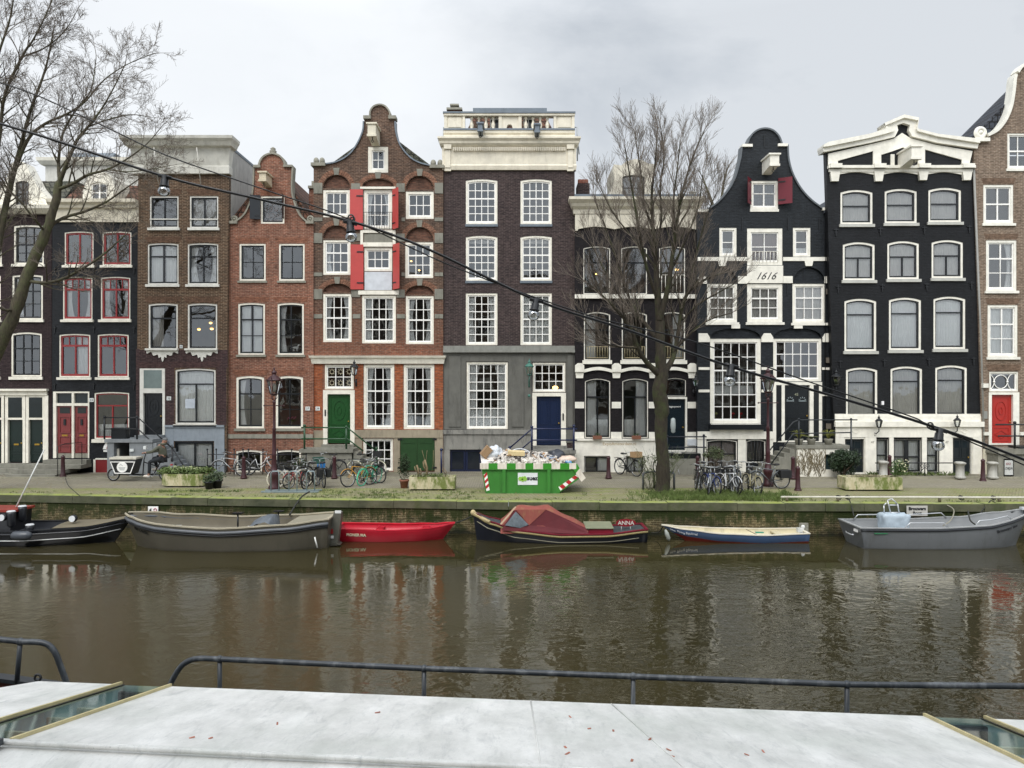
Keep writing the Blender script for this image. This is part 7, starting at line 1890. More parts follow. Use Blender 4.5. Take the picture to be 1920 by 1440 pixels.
T1_ = tree('bare_tree', 'large bare leaning tree reaching in over the left edge of the picture', 'tree', at(-78, 921, DL), [
    [(-78, 925, 19), (-66, 860, 17), (-50, 780, 15), (-25, 700, 14), (2, 640, 12.5), (28, 585, 11), (50, 520, 10), (68, 475, 9), (88, 430, 8.5), (102, 385, 7.5), (112, 340, 6)],
    [(112, 340, 6), (128, 300, 4.5, -.2), (145, 262, 3.6, -.4), (165, 238, 3, -.5), (190, 205, 2.2, -.6), (213, 165, 1.6, -.7), (235, 120, 1.1, -.8)],
    [(112, 340, 5), (110, 300, 3.6, .3), (118, 250, 2.8, .5), (140, 210, 2.2, .6), (170, 170, 1.6, .6), (180, 110, 1.1, .7)],
    [(108, 355, 4.5), (135, 345, 4, -.3), (165, 328, 3.4, -.6), (200, 318, 2.6, -.7), (235, 300, 1.8, -.8), (275, 270, 1.2, -.8), (305, 235, .8, -.8)],
    [(90, 425, 4.5), (120, 408, 4, .3), (160, 396, 3.4, .5), (200, 378, 2.4, .6), (240, 350, 1.6, .6), (275, 325, 1, .6)],
    [(58, 528, 4.5), (85, 530, 4, -.4), (120, 522, 3.6, -.7), (165, 497, 3, -.8), (200, 472, 2.4, -.9), (235, 440, 1.5, -1)],
    [(-40, 740, 13), (-34, 640, 11, .5), (-18, 540, 9.5, .8), (0, 440, 8.5, .9), (12, 380, 7.5, 1), (24, 330, 6.5, 1), (40, 270, 5, 1), (58, 205, 3.8, 1), (85, 130, 2.6, 1), (100, 60, 1.6, 1)],
    [(24, 330, 5, 1), (52, 262, 4, .8), (85, 232, 3.4, .6), (125, 214, 2.8, .5), (160, 190, 2.1, .4), (195, 150, 1.6, .3), (240, 120, 1.1, .2), (290, 100, .8, .1)],
    [(-5, 450, 6, .9), (-12, 350, 5, .5), (0, 250, 4.4, .2), (10, 175, 3.6, 0), (45, 100, 2.8, -.1), (62, 75, 2.2, -.2), (85, 30, 1.6, -.2), (110, -30, 1, -.2)],
    [(-15, 330, 4.5, .5), (-20, 200, 3.8, -.5), (-5, 110, 3, -.8), (20, 30, 2, -1), (30, -50, 1.2, -1)],
    [(45, 105, 2, -.1), (80, 92, 1.6, .3), (120, 60, 1.2, .4), (150, 10, .8, .5)],
    [(85, 435, 3.2), (60, 405, 2.6, -.8), (40, 380, 2.2, -1), (10, 350, 1.8, -1.2), (-20, 330, 1.4, -1.4)],
    [(30, 580, 4), (5, 580, 3, -.5), (-20, 560, 2.5, -.8), (-60, 520, 2, -1)],
    [(165, 238, 2, -.5), (200, 225, 1.6, -.4), (245, 215, 1.1, -.3), (285, 220, .7, -.3)],
    [(200, 318, 1.8, -.7), (240, 322, 1.3, -.9), (280, 318, 1, -1), (320, 310, .6, -1)],
    [(-40, 620, 6, .5), (-80, 520, 5, 0), (-110, 400, 4, -.3), (-130, 280, 3, -.5), (-140, 160, 2, -.5), (-120, 50, 1.2, -.5)],
], DL, 5, BARKL, {'side': 3.6, 'from': .08, 'k': .75}, 3, 1.3, .06, .6, kids=(3, 5))
T3_ = tree('bare_tree', 'bare far tree whose twig tops show over the roofs beside the 1616 gable', 'tree', at(1350, 880, 60), [
    [(1345, 820, 9), (1345, 600, 8), (1346, 480, 7), (1347, 420, 5)],
    [(1347, 420, 4), (1335, 380, 3, .5), (1322, 345, 1.5, .5)], [(1347, 430, 4), (1352, 380, 3, .5), (1358, 335, 1.5, .5)], [(1346, 450, 4), (1370, 400, 2.5, .5), (1385, 360, 1.2, .5)], [(1346, 460, 4), (1318, 420, 2.5, .5), (1305, 385, 1.2, .5)],
], 60, 8, BARKL, {'side': 1.2, 'from': .3}, 2, 2.6, .3, .5)
# trees of the near quay, behind the viewer: only mirrored in panes and water
for x, rz, y in ((-9.5, .8, -1.0), (3.0, 2.2, -1.4), (12.5, 4.0, -1.1)):
    c = copy_tree(T2_); c.location = (x, y, 0); c.rotation_euler = (0, 0, rz)
    c['label'] = {-9.5: 'bare tree of the near quay mirrored in the brown houses', 3.0: 'bare tree of the near quay straight behind the viewer', 12.5: 'bare tree of the near quay mirrored in the black houses'}[x]
# ------------------------------------------------------------------ boats
def interp(tab, u):
    for (a, b), (c, d) in zip(tab, tab[1:]):
        if u <= c:
            t = (u - a) / (c - a); t = t * t * (3 - 2 * t) * .5 + t * .5
            return b + (d - b) * t
    return tab[-1][1]
class Boat:
    """local frame: u runs 0 stern .. 1 bow along X, v is +-half beam in Y, z above the water"""
    def __init__(s, name, label, px_stern, px_bow, D, beam, sheer, plan, wl, rake=.3, srake=0., floor=.1, n=26, thick=.05):
        s.D = D; s.x0 = (px_stern - 960) / FPX * D; s.x1 = (px_bow - 960) / FPX * D; s.L = s.x1 - s.x0
        s.sg = 1 if s.L > 0 else -1; s.B = beam / 2; s.sheer = sheer; s.plan = plan; s.wl = wl; s.rake = rake; s.srake = srake; s.floor = floor; s.n = n; s.th = thick
        s.o = thing(name, label, 'boat', ((s.x0 + s.x1) / 2, D, WZ))
    def w(s, u): return s.B * interp(s.plan, u)
    def ww(s, u): return s.B * interp(s.wl, u)
    def z(s, u): return interp(s.sheer, u)
    def P(s, u, v, z, rk=None):
        h = s.z(u); k = 1 - min(1, max(0, z / h)) if rk is None else rk
        x = s.x0 + s.L * u - s.sg * s.rake * k * u ** 5 + s.sg * s.srake * k * (1 - u) ** 5
        return (x, s.D + v, WZ + z)
    def hull(s, m, inm, split=None, lowm=None, lap=0, sab=0):
        n = s.n; secs = [(1, 1), (.985, .72), (.96, .45), (.9, .2)] 
        rows = 9
        def sec(u):
            wt, wb, h = s.w(u), s.ww(u), s.z(u); out = []
            for r_ in range(rows):
                t = r_ / (rows - 1)
                if sab: t = min(1, sab / h) * r_ / split if r_ <= split else min(1, sab / h) + (1 - min(1, sab / h)) * (r_ - split) / (rows - 1 - split)
                z = h * (1 - t) - .02 * t
                q = wt + (wb - wt) * (t ** 1.7)
                if lap and r_ % 2: q += lap
                out.append((q, z))
            out.append((wb * .8, -.16)); out.append((wb * .3, -.3)); return out
        k = rows + 2; vs = []; fs = []; sm = MB()
        for i in range(n + 1):
            u = i / n
            for sd in (-1, 1):
                for q, z in sec(u): vs.append(s.P(u, sd * q, z))
        K = 2 * k; top = []; low = []
        for i in range(n):
            for sd in (0, 1):
                for j in range(k - 1):
                    a = i * K + sd * k + j; f = (a, a + 1, a + 1 + K, a + K)
                    (low if (split is not None and j >= split) else top).append(f)
        top.append(tuple(j for j in range(k)) + tuple(range(K - 1, k - 1, -1)))
        mb = MB(); mb.add(vs, top, True); mb.s[-1] = False; s.hullo = mb.build('hull', m, s.o)
        if low: mb = MB(); mb.add(vs, low, True); mb.build('hull_bottom', lowm, s.o)
        # inside
        vs = []; fs = []
        for i in range(n + 1):
            u = .01 + .975 * i / n
            wt, wb, h = s.w(u) - s.th, s.ww(u) - s.th, s.z(u)
            for sd in (-1, 1):
                for q, z in ((max(.002, wt), h - .002), (max(.002, wt * .97 + .03 * wb), h * .6), (max(.002, (wb + wt) * .47), s.floor), (0, s.floor)): vs.append(s.P(u, sd * q, z))
        for i in range(n):
            for sd in (0, 1):
                for j in range(3): a = i * 8 + sd * 4 + j; fs.append((a, a + 8, a + 9, a + 1))
        fs += [(0, 1, 2, 3), (4, 5, 6, 7)]
        MB().add(vs, fs, True).build('interior', inm, s.o)
    def line(s, off, dz, sd, u0=0, u1=1, n=30):
        return [Vector(s.P(u0 + (u1 - u0) * i / n, sd * (s.w(u0 + (u1 - u0) * i / n) + off), s.z(u0 + (u1 - u0) * i / n) + dz)) for i in range(n + 1)]
    def gunwale(s, m, w=.09, h=.03, name='gunwale', dz=0, transom=True, inn=.06):
        mb = MB()
        for sd in (-1, 1):
            a = s.line(.02, dz, sd); b = s.line(-inn, dz, sd)
            for i in range(len(a) - 1):
                p, q, r_, t_ = a[i], a[i + 1], b[i + 1], b[i]; hz = Vector((0, 0, h))
                mb.hexa([p, q, r_, t_, p + hz, q + hz, r_ + hz, t_ + hz])
        if transom:
            p, q = Vector(s.P(0, -s.w(0) - .02, s.z(0) + dz)), Vector(s.P(0, s.w(0) + .02, s.z(0) + dz)); e = Vector((s.sg * .08, 0, 0)); hz = Vector((0, 0, h + .003))
            mb.hexa([p - e * .2, p + e, q + e, q - e * .2, p - e * .2 + hz, p + e + hz, q + e + hz, q - e * .2 + hz])
        return mb.build(name, m, s.o)
    def strake(s, m, dz, r=.035, name='rubbing_strake', off=.01, u0=0, u1=1, tight=True):
        mb = MB()
        for sd in (-1, 1):
            pts = []
            for i in range(31):
                u = u0 + (u1 - u0) * i / 30; h = s.z(u); t = min(1, -dz / h) if dz < 0 else 0
                q = s.w(u) + (s.ww(u) - s.w(u)) * (t ** 1.7); pts.append(s.P(u, sd * (q + off), h + dz))
            mb.tube(pts, r, 6)
        return mb.build(name, m, s.o)
    def thwart(s, u, z, m, w=.22, name='seat_bench'):
        a = s.w(u) * .93; p = s.P(u, 0, z)
        return MB().box(p[0] - w / 2, p[0] + w / 2, s.D - a, s.D + a, WZ + z - .02, WZ + z + .02).build(name, m, s.o)
    def deck(s, u0, u1, dz, m, name='deck', crown=.04, n=10):
        mb = MB(); vs = []
        for i in range(n + 1):
            u = u0 + (u1 - u0) * i / n
            for j in range(7):
                v = -1 + 2 * j / 6; vs.append(s.P(u, v * max(0.001, s.w(u) - .03), s.z(u) + dz + crown * (1 - v * v), 0))
        mb.add(vs, [(i * 7 + j, (i + 1) * 7 + j, (i + 1) * 7 + j + 1, i * 7 + j + 1) for i in range(n) for j in range(6)], True)
        b = len(vs)
        e = [vs[(0 if u0 > .3 else n) * 7 + j] for j in range(7)]
        mb.add(list(e) + [(x, y, z - .25) for x, y, z in e], [(j, j + 1, j + 8, j + 7) for j in range(6)])
        return mb.build(name, m, s.o)
FUL = [(0, .8), (.25, .97), (.5, 1), (.75, .9), (.9, .55), (1, .04)]
def hulltext(b, px, dz, s, size, m, bold=.004):
    D = b.D - b.B * .8; u = ((px - 960) / FPX * D - b.x0) / b.L
    for _ in range(4):
        def S(u, z):
            h = b.z(u); t = min(1, max(0, 1 - z / h)); return Vector(b.P(u, -(b.w(u) + (b.ww(u) - b.w(u)) * t ** 1.7) - .012, z))
        z = b.z(u) - dz; p = S(u, z); u += ((px - 960) / FPX * p.y - p.x) / b.L
    e = .03; tx = (S(u + e, z) - S(u - e, z)) * b.sg; up = S(u, z + .04) - S(u, z - .04)
    sl = (b.z(u + e) - b.z(u - e)) * b.sg; tx.z = sl; nm = tx.cross(up).normalized(); tx.normalize(); up = nm.cross(tx)
    mt = Matrix((tx, up, nm)).transposed()
    text(b.hullo, s, p + nm * .012, size, m, rot=mt.to_euler(), bold=bold)
# --- boat 1: black sloop at the left edge
b1 = Boat('black_sloop', 'black motor sloop with a white waterline stripe and round fenders, at the left edge', -190, 246, 25.3, 1.9, [(0, .62), (.3, .5), (.6, .5), (.85, .56), (1, .74)],
          [(0, .75), (.3, 1), (.6, 1), (.8, .8), (.93, .45), (1, .05)], [(0, .5), (.3, .85), (.6, .85), (.8, .55), (.93, .15), (1, .02)], rake=.55, floor=.12)
BKH = mat('17191d', .22, var=.1, bst=0, coat=.3)
b1.hull(BKH, mat('33353a', .5)); b1.gunwale(mat('202226', .35), h=.035); b1.strake(mat('dcdcd8', .4), -.30, .014, 'stripe', off=.03, u1=.99); b1.strake(BKH, -.1, .03)
b1.deck(.72, .985, .05, mat('6b6350', .6), 'fore_cover', .07)
cb = MB(); xx = lambda p, D=25.3: (p - 960) / FPX * D
zz = lambda q, D=25.3: CZ - (q - 720) / FPX * D
cb.hexa([(xx(-120), 24.7, WZ + .4), (xx(40), 24.7, WZ + .4), (xx(40), 25.8, WZ + .4), (xx(-120), 25.8, WZ + .4), (xx(-120), 24.8, zz(955)), (xx(46), 24.8, zz(955)), (xx(46), 25.7, zz(955)), (xx(-120), 25.7, zz(955))])
cb.build('cabin', mat('1a1b1e', .4), b1.o)
MB().box(xx(-122), xx(50), 24.72, 25.75, zz(955), zz(951)).build('cabin_roof', mat('8a2e22', .4), b1.o)
MB().hexa([(xx(-8), 24.8, zz(951)), (xx(7), 24.8, zz(951)), (xx(7), 24.9, zz(951)), (xx(-8), 24.9, zz(951)), (xx(-8), 24.8, zz(905)), (xx(2), 24.8, zz(905)), (xx(2), 24.9, zz(905)), (xx(-8), 24.9, zz(905))]).ball((xx(4), 24.85, zz(898)), .07).build('windscreen_post', BLACKP, b1.o)
fm = mat('26282c', .35)
for (px, py, D, hor, lb) in ((21, 972, 24.5, 0, 'upright black fender by the red cabin of the black sloop'), (42, 962, 25.0, 0, 'upright black fender with white cap behind the first one'), (40, 1004, 24.15, 1, 'long grey fender lying along the side of the black sloop'), (56, 997, 24.6, 0, 'short black fender on the side deck of the black sloop')):
    X0, Z0 = (px - 960) / FPX * D, CZ - (py - 720) / FPX * D
    t = thing('fender', lb, 'fender', (X0, D, Z0), 0, 'fenders of the black sloop')
    if hor: MB().tube([(X0 - .33, D, Z0), (X0 - .28, D, Z0), (X0 - .2, D, Z0), (X0 + .2, D, Z0), (X0 + .28, D, Z0), (X0 + .33, D, Z0)], [.03, .1, .14, .14, .1, .03], 14).build('fender_body', mat('43474c', .35), t)
    else:
        MB().lathe([(.05, -.28), (.12, -.22), (.13, .15), (.12, .2)], X0, D, Z0, 14).build('fender_body', fm, t); MB().lathe([(.12, .201), (.13, .21), (.13, .23), (.1, .25)], X0, D, Z0, 14).build('fender_cap', mat('c9cbcc', .4), t)
for (px, py, D) in ((138, 972, 25.0), (6, 970, 24.4)):
    X0, Z0 = (px - 960) / FPX * D, CZ - (py - 720) / FPX * D
    o = MB().ball((0, 0, 0), (.13, .1, .12), 14, 10).build('round_lamp', BLACKP); o.location = (X0, D, Z0); MB().tube([(X0, D - .08, Z0), (X0, D - .11, Z0)], .1, 14).build('lens', mat('d8dadb', .3), o)
    tag(o, 'round white-faced searchlight %s of the black sloop' % ('on the fore deck' if px > 100 else 'beside the cabin'), 'lamp')
o = MB().tube([((30 - 960) / FPX * 25.2, 25.2, CZ - (951 - 720) / FPX * 25.2), ((83 - 960) / FPX * 26, 26, CZ - (843 - 720) / FPX * 26)], .022, 8).build('boat_hook', mat('c9c9c4', .4)); tag(o, 'pale boat hook pole leaning up from the black sloop', 'pole')
# --- boat 2: olive grey tender
b2 = Boat('olive_tender', 'big olive-grey open boat with a pale rim and covered console', 626, 238, 24.75, 2.25, [(0, .93), (.2, .8), (.5, .71), (.8, .82), (.95, .97), (1, 1.02)],
          [(0, .62), (.15, .85), (.4, 1), (.7, .97), (.88, .7), (.96, .38), (1, .12)], [(0, .45), (.2, .8), (.5, .92), (.75, .8), (.9, .42), (.97, .16), (1, .06)], rake=.38, srake=.1, floor=.2)
OG = mat('4f4b40', .38, var=.1, sc=1, bst=0, dirt=.35, dirtc='3a382f')
b2.hull(OG, mat('6a6353', .6)); b2.gunwale(mat('a79f8a', .5), h=.04, inn=.07); b2.strake(mat('55585c', .4), -.12, .06); b2.strake(mat('1c1d1f', .4), -.21, .035)
b2.deck(.0, .2, -.02, mat('8d8775', .5), 'aft_deck', .02)
ms = MB()
for px in (446,): ms.tube([(xx(px, 24.9), 24.9, WZ + .3), (xx(px, 24.9), 24.9, WZ + 1.0)], .03); ms.box(xx(px - 9, 24.9), xx(px + 9, 24.9), 24.8, 25.0, WZ + .98, WZ + 1.02)
ms.tube([(xx(522, 25.2), 25.2, WZ + .3), (xx(522, 25.2), 25.2, WZ + 1.02)], .03); ms.box(xx(514, 25.2), xx(532, 25.2), 25.1, 25.3, WZ + 1.0, WZ + 1.03)
ms.build('mooring_posts', BLACKP, b2.o)
cl = MB(); cl.box(xx(330, 23.8), xx(340, 23.8), 23.75, 23.85, WZ + .79, WZ + .81); cl.box(xx(465, 23.8), xx(483, 23.8), 23.72, 23.8, WZ + .77, WZ + .79); cl.build('cleats', mat('d0d1cf', .3, metal=.5), b2.o)
cv = MB(); N, M_ = 16, 12; vs = []
for i in range(N + 1):
    for j in range(M_ + 1):
        u, v = i / N, j / M_
        x = xx(452, 24.7) + u * (xx(520, 24.7) - xx(452, 24.7)); y = 24.15 + 1.0 * v
        hh = .3 + .68 * math.sin(min(1, u * 1.35) * PI / 2) ** 1.2 * (1 - .25 * abs(2 * v - 1) ** 2) if u < .97 else .25
        vs.append((x, y, WZ + hh + .05 * noise.noise(Vector((u * 7, v * 5, 1))) + .03 * noise.noise(Vector((u * 20, v * 14, 2)))))
cv.add(vs, [(i * (M_ + 1) + j, (i + 1) * (M_ + 1) + j, (i + 1) * (M_ + 1) + j + 1, i * (M_ + 1) + j + 1) for i in range(N) for j in range(M_)], True)
cv.build('console_cover', mat('5a6066', .45, var=.2, sc=4), b2.o)
hulltext(b2, 256, .36, 'BRO', .13, mat('0d0e0b', .5, bst=0), .005); hulltext(b2, 270, .36, 'UWER', .13, mat('0d0e0b', .5, bst=0), .005)
om = thing('outboard_motor', 'grey steel outboard bracket with red and white stickers on the stern of the olive boat', 'outboard', (xx(631, 24.7), 24.7, WZ))
mb = MB(); mb.prism([(xx(618, 24.7), WZ + .02), (xx(634, 24.7), WZ + .02), (xx(641, 24.7), WZ + .9), (xx(641, 24.7), zz(960, 24.7)), (xx(628, 24.7), zz(958, 24.7)), (xx(621, 24.7), WZ + .6)], 24.55, 24.85)
mb.build('bracket', mat('59584f', .5, var=.15), om); mb = MB(); mb.prism([(xx(590, 24.7), WZ - .03), (xx(640, 24.7), WZ + .05), (xx(632, 24.7), WZ + .12), (xx(610, 24.7), WZ + .03)], 24.5, 24.9); mb.build('fin', mat('45443c', .5), om)
MB().box(xx(627.5, 24.5), xx(639, 24.5), 24.54, 24.549, zz(963, 24.5), zz(957.5, 24.5)).box(xx(620, 24.5), xx(625, 24.5), 24.53, 24.549, zz(1010, 24.5), zz(1005, 24.5)).build('plate', mat('d7d8d6', .4), om)
MB().box(xx(619.5, 24.5), xx(624, 24.5), 24.53, 24.549, zz(1001, 24.5), zz(992, 24.5)).build('sticker', mat('8e1f24', .4), om)
MB().tube([(xx(590, 23.9), 23.9, zz(1007, 23.9)), (xx(595, 23.9), 23.9, zz(1027, 23.9))], .025).build('rudder_pole', mat('d6d6d0', .4), om)
# --- boat 3: red plastic dinghy
b3 = Boat('red_dinghy', 'small bright red plastic rowing boat', 634, 853, 25.75, 1.3, [(0, .42), (.5, .38), (.8, .42), (1, .52)], [(0, .9), (.4, 1), (.7, .88), (.9, .5), (1, .12)], [(0, .7), (.4, .85), (.7, .65), (.9, .25), (1, .03)], rake=.4, floor=.14)
RDH = mat('a8182a', .3, var=.06, bst=0, dirt=.2, dirtc='7a1622')
b3.hull(RDH, mat('b81f33', .35, var=.08), lap=.022); b3.gunwale(mat('c7283a', .3, bst=0), h=.03, inn=.08); b3.thwart(.35, .3, RDH); b3.thwart(.75, .33, RDH)
hulltext(b3, 668, .2, 'PIONER MA', .125, mat('e9dfc0', .4, bst=0), .005)
# --- boat 4: sloop with red canopy
b4 = Boat('canopy_sloop', 'dark blue sloop with a faded red canvas canopy and rope fender', 1209, 887, 25.6, 1.55, [(0, .42), (.25, .3), (.5, .29), (.75, .42), (.9, .65), (1, .9)],
          [(0, .72), (.2, .95), (.5, 1), (.75, .85), (.9, .5), (1, .06)], [(0, .55), (.2, .8), (.5, .9), (.75, .65), (.9, .28), (1, .03)], rake=.12, floor=.1)
b4.hull(mat('11141e', .3, bst=0), mat('3a1c20', .5)); b4.gunwale(mat('6d1a2a', .4), h=.04)
rope = mat('857850', .9, var=.25, sc=20)
b4.strake(rope, -.05, .035, 'rope_fender', off=.035)
MB().ball(b4.P(1, 0, .9), (.09, .1, .1), 10, 8).tube([b4.P(1, -.02, .92), b4.P(.97, -.12, .8), b4.P(.9, -.43, .66)], .055, 8).build('bow_rope', mat('b6a67c', .9, var=.2, sc=20), b4.o)
b4.strake(mat('8a8672', .5), -.24, .02, 'boot_stripe', off=.0, u0=.05, u1=.98)
b4.deck(.72, .985, .0, mat('3c4144', .6), 'fore_deck', .05); b4.deck(0, .3, -.02, mat('3e4446', .6), 'aft_deck', .03)
def q4(px, py, D): return Vector(((px - 960) / FPX * D, D, CZ - (py - 720) / FPX * D))
CN1 = mat('85443a', .8, var=.15, sc=2, dirt=.5, dirtc='8f7a4c'); CN2 = mat('581a20', .8, var=.12, sc=3)
yn, yf = 24.92, 26.2
fr = [(939, 975), (968, 949), (1027, 948), (1100, 986)]
Zs = [CZ - (q - 720) / FPX * 25.5 for _, q in fr]; Xs = [(p - 960) / FPX * 25.5 for p, _ in fr]
mb = MB(); vs = []; N = 20; M_ = 8
gz = WZ + .33
def ridge(x):
    for (a, b), (c, d) in zip(zip(Xs, Zs), list(zip(Xs, Zs))[1:]):
        if x <= c: return b + (d - b) * (x - a) / (c - a)
    return Zs[-1]
xs4 = [Xs[0] + (Xs[3] - Xs[0]) * i / N for i in range(N + 1)]
for x in xs4:
    zr = ridge(x)
    for j in range(M_ + 1):
        v = -1 + 2 * j / M_
        hgt = (1 - abs(v) ** 3.2); zq = gz + (zr - gz) * hgt
        sag = -.03 * math.sin((x - Xs[0]) * 7) * (1 - abs(v))
        vs.append((x, 25.56 + v * .62, zq + sag + .01 * noise.noise(Vector((x * 6, v * 5, 0)))))
mb.add(vs, [(i * (M_ + 1) + j, (i + 1) * (M_ + 1) + j, (i + 1) * (M_ + 1) + j + 1, i * (M_ + 1) + j + 1) for i in range(N) for j in range(M_)], True)
cp_ = mb.build('canopy', CN1, b4.o)
sp = MB()
def side(px, py, dy=0): # point on the near canvas side
    return Vector(((px - 960) / FPX * 24.95, 24.93 + dy, CZ - (py - 720) / FPX * 24.95))
# near side panel: darker canvas with a clear window
def panel(pts, y0, y1, m, name, t=.012):
    P = []
    for (px, py, fy) in pts:
        D = 24.9 + fy; P.append(Vector(((px - 960) / FPX * D, D, CZ - (py - 720) / FPX * D)))
    n = len(P); mb = MB(); mb.add([p for p in P] + [p + Vector((0, t, 0)) for p in P], [tuple(range(n)), tuple(range(2 * n - 1, n - 1, -1))] + [(i, (i + 1) % n, (i + 1) % n + n, i + n) for i in range(n)])
    return mb.build(name, m, cp_)
panel([(940, 994, .0), (985, 999, .0), (1104, 1001, .0), (1098, 990, .1), (1030, 958, .22), (1022, 955, .22), (990, 985, .12), (968, 956, .22), (962, 958, .2)], 0, 0, CN2, 'side_canvas')
panel([(968, 955.5, .2), (1024, 955.5, .2), (992, 985, .11)], 0, 0, CN1, 'side_panel')
panel([(947, 985, -.005), (967, 959, .17), (991, 984, .09), (975, 990, .03)], 0, 0, mat('5d656a', .2, bst=0, var=.4, sc=6), 'clear_window', .008)
panel([(937.5, 982, .05), (940, 984, .0), (968, 951, .2), (966, 949.5, .25)], 0, 0, mat('a08a70', .6), 'front_hem', .02)
hb = MB().box(xx(1101, 25.5), xx(1147, 25.5), 25.1, 26.0, WZ + .25, zz(989, 25.3)).build('engine_box', mat('7c1c2c', .4), b4.o)
MB().hexa([(xx(1097, 25.3), 25.05, zz(989, 25.3)), (xx(1149, 25.3), 25.05, zz(989, 25.3)), (xx(1149, 25.3), 26.05, zz(989, 25.3)), (xx(1097, 25.3), 26.05, zz(989, 25.3)), (xx(1097, 25.3), 25.05, zz(987.5, 25.3)), (xx(1149, 25.3), 25.05, zz(987.5, 25.3)), (xx(1149, 25.3), 25.95, zz(987.5, 25.3) + .06), (xx(1097, 25.3), 25.95, zz(987.5, 25.3) + .06)]).build('engine_box_lid', mat('7d8068', .6), hb)
X0, Z0 = xx(1173.5, 25.4), zz(980, 25.4); n = 24
an = thing('name_board', 'red oval board reading ANNA in pale letters on the stern of the canopy sloop', 'sign', (X0, 25.4, Z0))
MB().prism([(X0 + .33 * math.cos(2 * PI * i / n), Z0 + .125 * math.sin(2 * PI * i / n)) for i in range(n)], 25.38, 25.4).build('board', mat('7c1622', .4), an)
text(an, 'ANNA', (X0, 25.375, Z0 - .065), .185, mat('c8c4bb', .4, bst=0), bold=.003)
MB().tube([(X0 - .15, 25.4, Z0 - .3), (X0 - .15, 25.4, Z0 - .1)], .015).tube([(X0 + .15, 25.4, Z0 - .3), (X0 + .15, 25.4, Z0 - .1)], .015).build('board_posts', mat('9a9c9a', .4), an)
o = MB().lathe([(.05, 0), (.05, .12), (.035, .14)], 0, 0, 0, 10).build('red_bollard', mat('7c1622', .4), b4.o); o.location = Vector((xx(1172, 25), 25.1, WZ + .38)) - b4.o.location
o = MB().ball((0, 0, 0), (.08, .06, .08), 8, 6).build('horn', mat('7c1622', .4), b4.o); o.location = Vector((xx(912, 25.6), 25.6, WZ + .86)) - b4.o.location
# --- boat 5: blue and red rowing boat
b5 = Boat('rowing_boat', 'low blue rowing boat with a red bow bottom and cream inside', 1508, 1240, 25.5, 1.2, [(0, .3), (.3, .26), (.6, .3), (.85, .4), (1, .5)], [(0, .8), (.35, 1), (.65, .85), (.88, .42), (1, .05)], [(0, .6), (.35, .8), (.65, .55), (.88, .15), (1, .02)], rake=.8, floor=.08)
b5.hull(mat('435a7c', .35, bst=0, var=.1), mat('c9bf9f', .6, dirt=.3), split=4, lowm=mat('7c2a20', .45, bst=0, var=.2, sc=1), sab=.24); b5.gunwale(mat('d9d2bf', .5), h=.03, inn=.06)
for px_, w_ in ((1262, 'The'), (1277, 'Flying'), (1297, 'Squirrel')): hulltext(b5, px_, .15, w_, .12, mat('dfe3ea', .4, bst=0), .003)
b5.thwart(.18, .2, mat('c9bf9f', .6)); MB().tube([b5.P(.3, -.2, .12), b5.P(.38, .4, .28)], .012).build('oar', mat('57493a', .7), b5.o)
o = MB().obox((0, 0, 0), (.26, .12, .03)).build('green_sponge', mat('3f8a72', .6)); o.location = (xx(1424, 25.6), 25.6, WZ + .24); tag(o, 'small green mat lying in the blue rowing boat', 'mat')
o = MB().obox((0, 0, 0), (.2, .16, .14)).ball((.1, 0, .1), .07).build('small_outboard', mat('cfd0cc', .4)); o.location = (xx(1500, 25.5), 25.5, WZ + .34); tag(o, 'small white outboard clamp on the stern of the blue rowing boat', 'outboard')
gt = thing('gutted_marker', 'stained pale stone patch on the quay wall behind the blue rowing boat', 'wall patch', (xx(1507, 25.9), 25.9, -.75))
del_ = MB().obox((xx(1507, 25.94), 25.95, -.78), (.3, .06, .34)).build('patch', mat('8f8d80', .9, var=.4, sc=8, dirt=.7, dirtc='3c4020'), gt)
gt.name = 'wall_patch'
# --- boat 6: grey aluminium work boat
b6 = Boat('aluminium_boat', 'grey aluminium open boat with tube rails and a covered console, at the right', 1592, 1928, 24.85, 1.75, [(0, .66), (.4, .66), (.7, .74), (.9, .95), (1, 1.12)],
          [(0, .92), (.3, 1), (.6, 1), (.82, .82), (.94, .45), (1, .06)], [(0, .75), (.3, .9), (.6, .88), (.82, .6), (.94, .22), (1, .03)], rake=.42, srake=.18, floor=.22)
AL = mat('7a7d7f', .32, metal=.35, var=.08, sc=1.2, bst=0, dirt=.3, dirtc='55524a')
b6.hull(AL, mat('8d8f90', .5, var=.08)); b6.gunwale(mat('b9bbbb', .35, metal=.4), h=.03, inn=.06); b6.strake(mat('1d1f23', .4), -.06, .035)
for sd, u0, u1 in ((1, .08, .3), (1, .38, .62), (-1, .24, .48), (-1, .62, .84)):
    a = b6.line(-.08, .0, sd, u0, u1, 8); p = [a[0]] + [q + Vector((0, 0, .17)) for q in a[1:-1]] + [a[-1]]; MB().tube(p, .018, 6).build('tube_rail', mat('c3c5c6', .3, metal=.6), b6.o)
cov = MB().ball((0, 0, 0), 1, 36, 22); cc_ = Vector((xx(1675, 24.9), 24.9, (WZ + .25 + zz(962, 24.9)) / 2)); hs = Vector(((xx(1699, 24.9) - xx(1651, 24.9)) / 2, .3, (zz(962, 24.9) - WZ - .25) / 2))
def bx_(v):
    v = Vector(v); v /= max(abs(c) for c in v) ** .9 * v.length ** .1; k_ = 1 + .09 * noise.noise(v * 2.2) + .05 * noise.noise(v * 6); return tuple(cc_ + Vector((v.x * hs.x * (1 + .06 * v.z), v.y * hs.y, v.z * hs.z)) * k_)
cov.v = [bx_(v) for v in cov.v]
cov.build('console_cover', mat('a9b6bf', .5, var=.15, sc=5, bst=1, bsc=6), b6.o)
fr = MB()
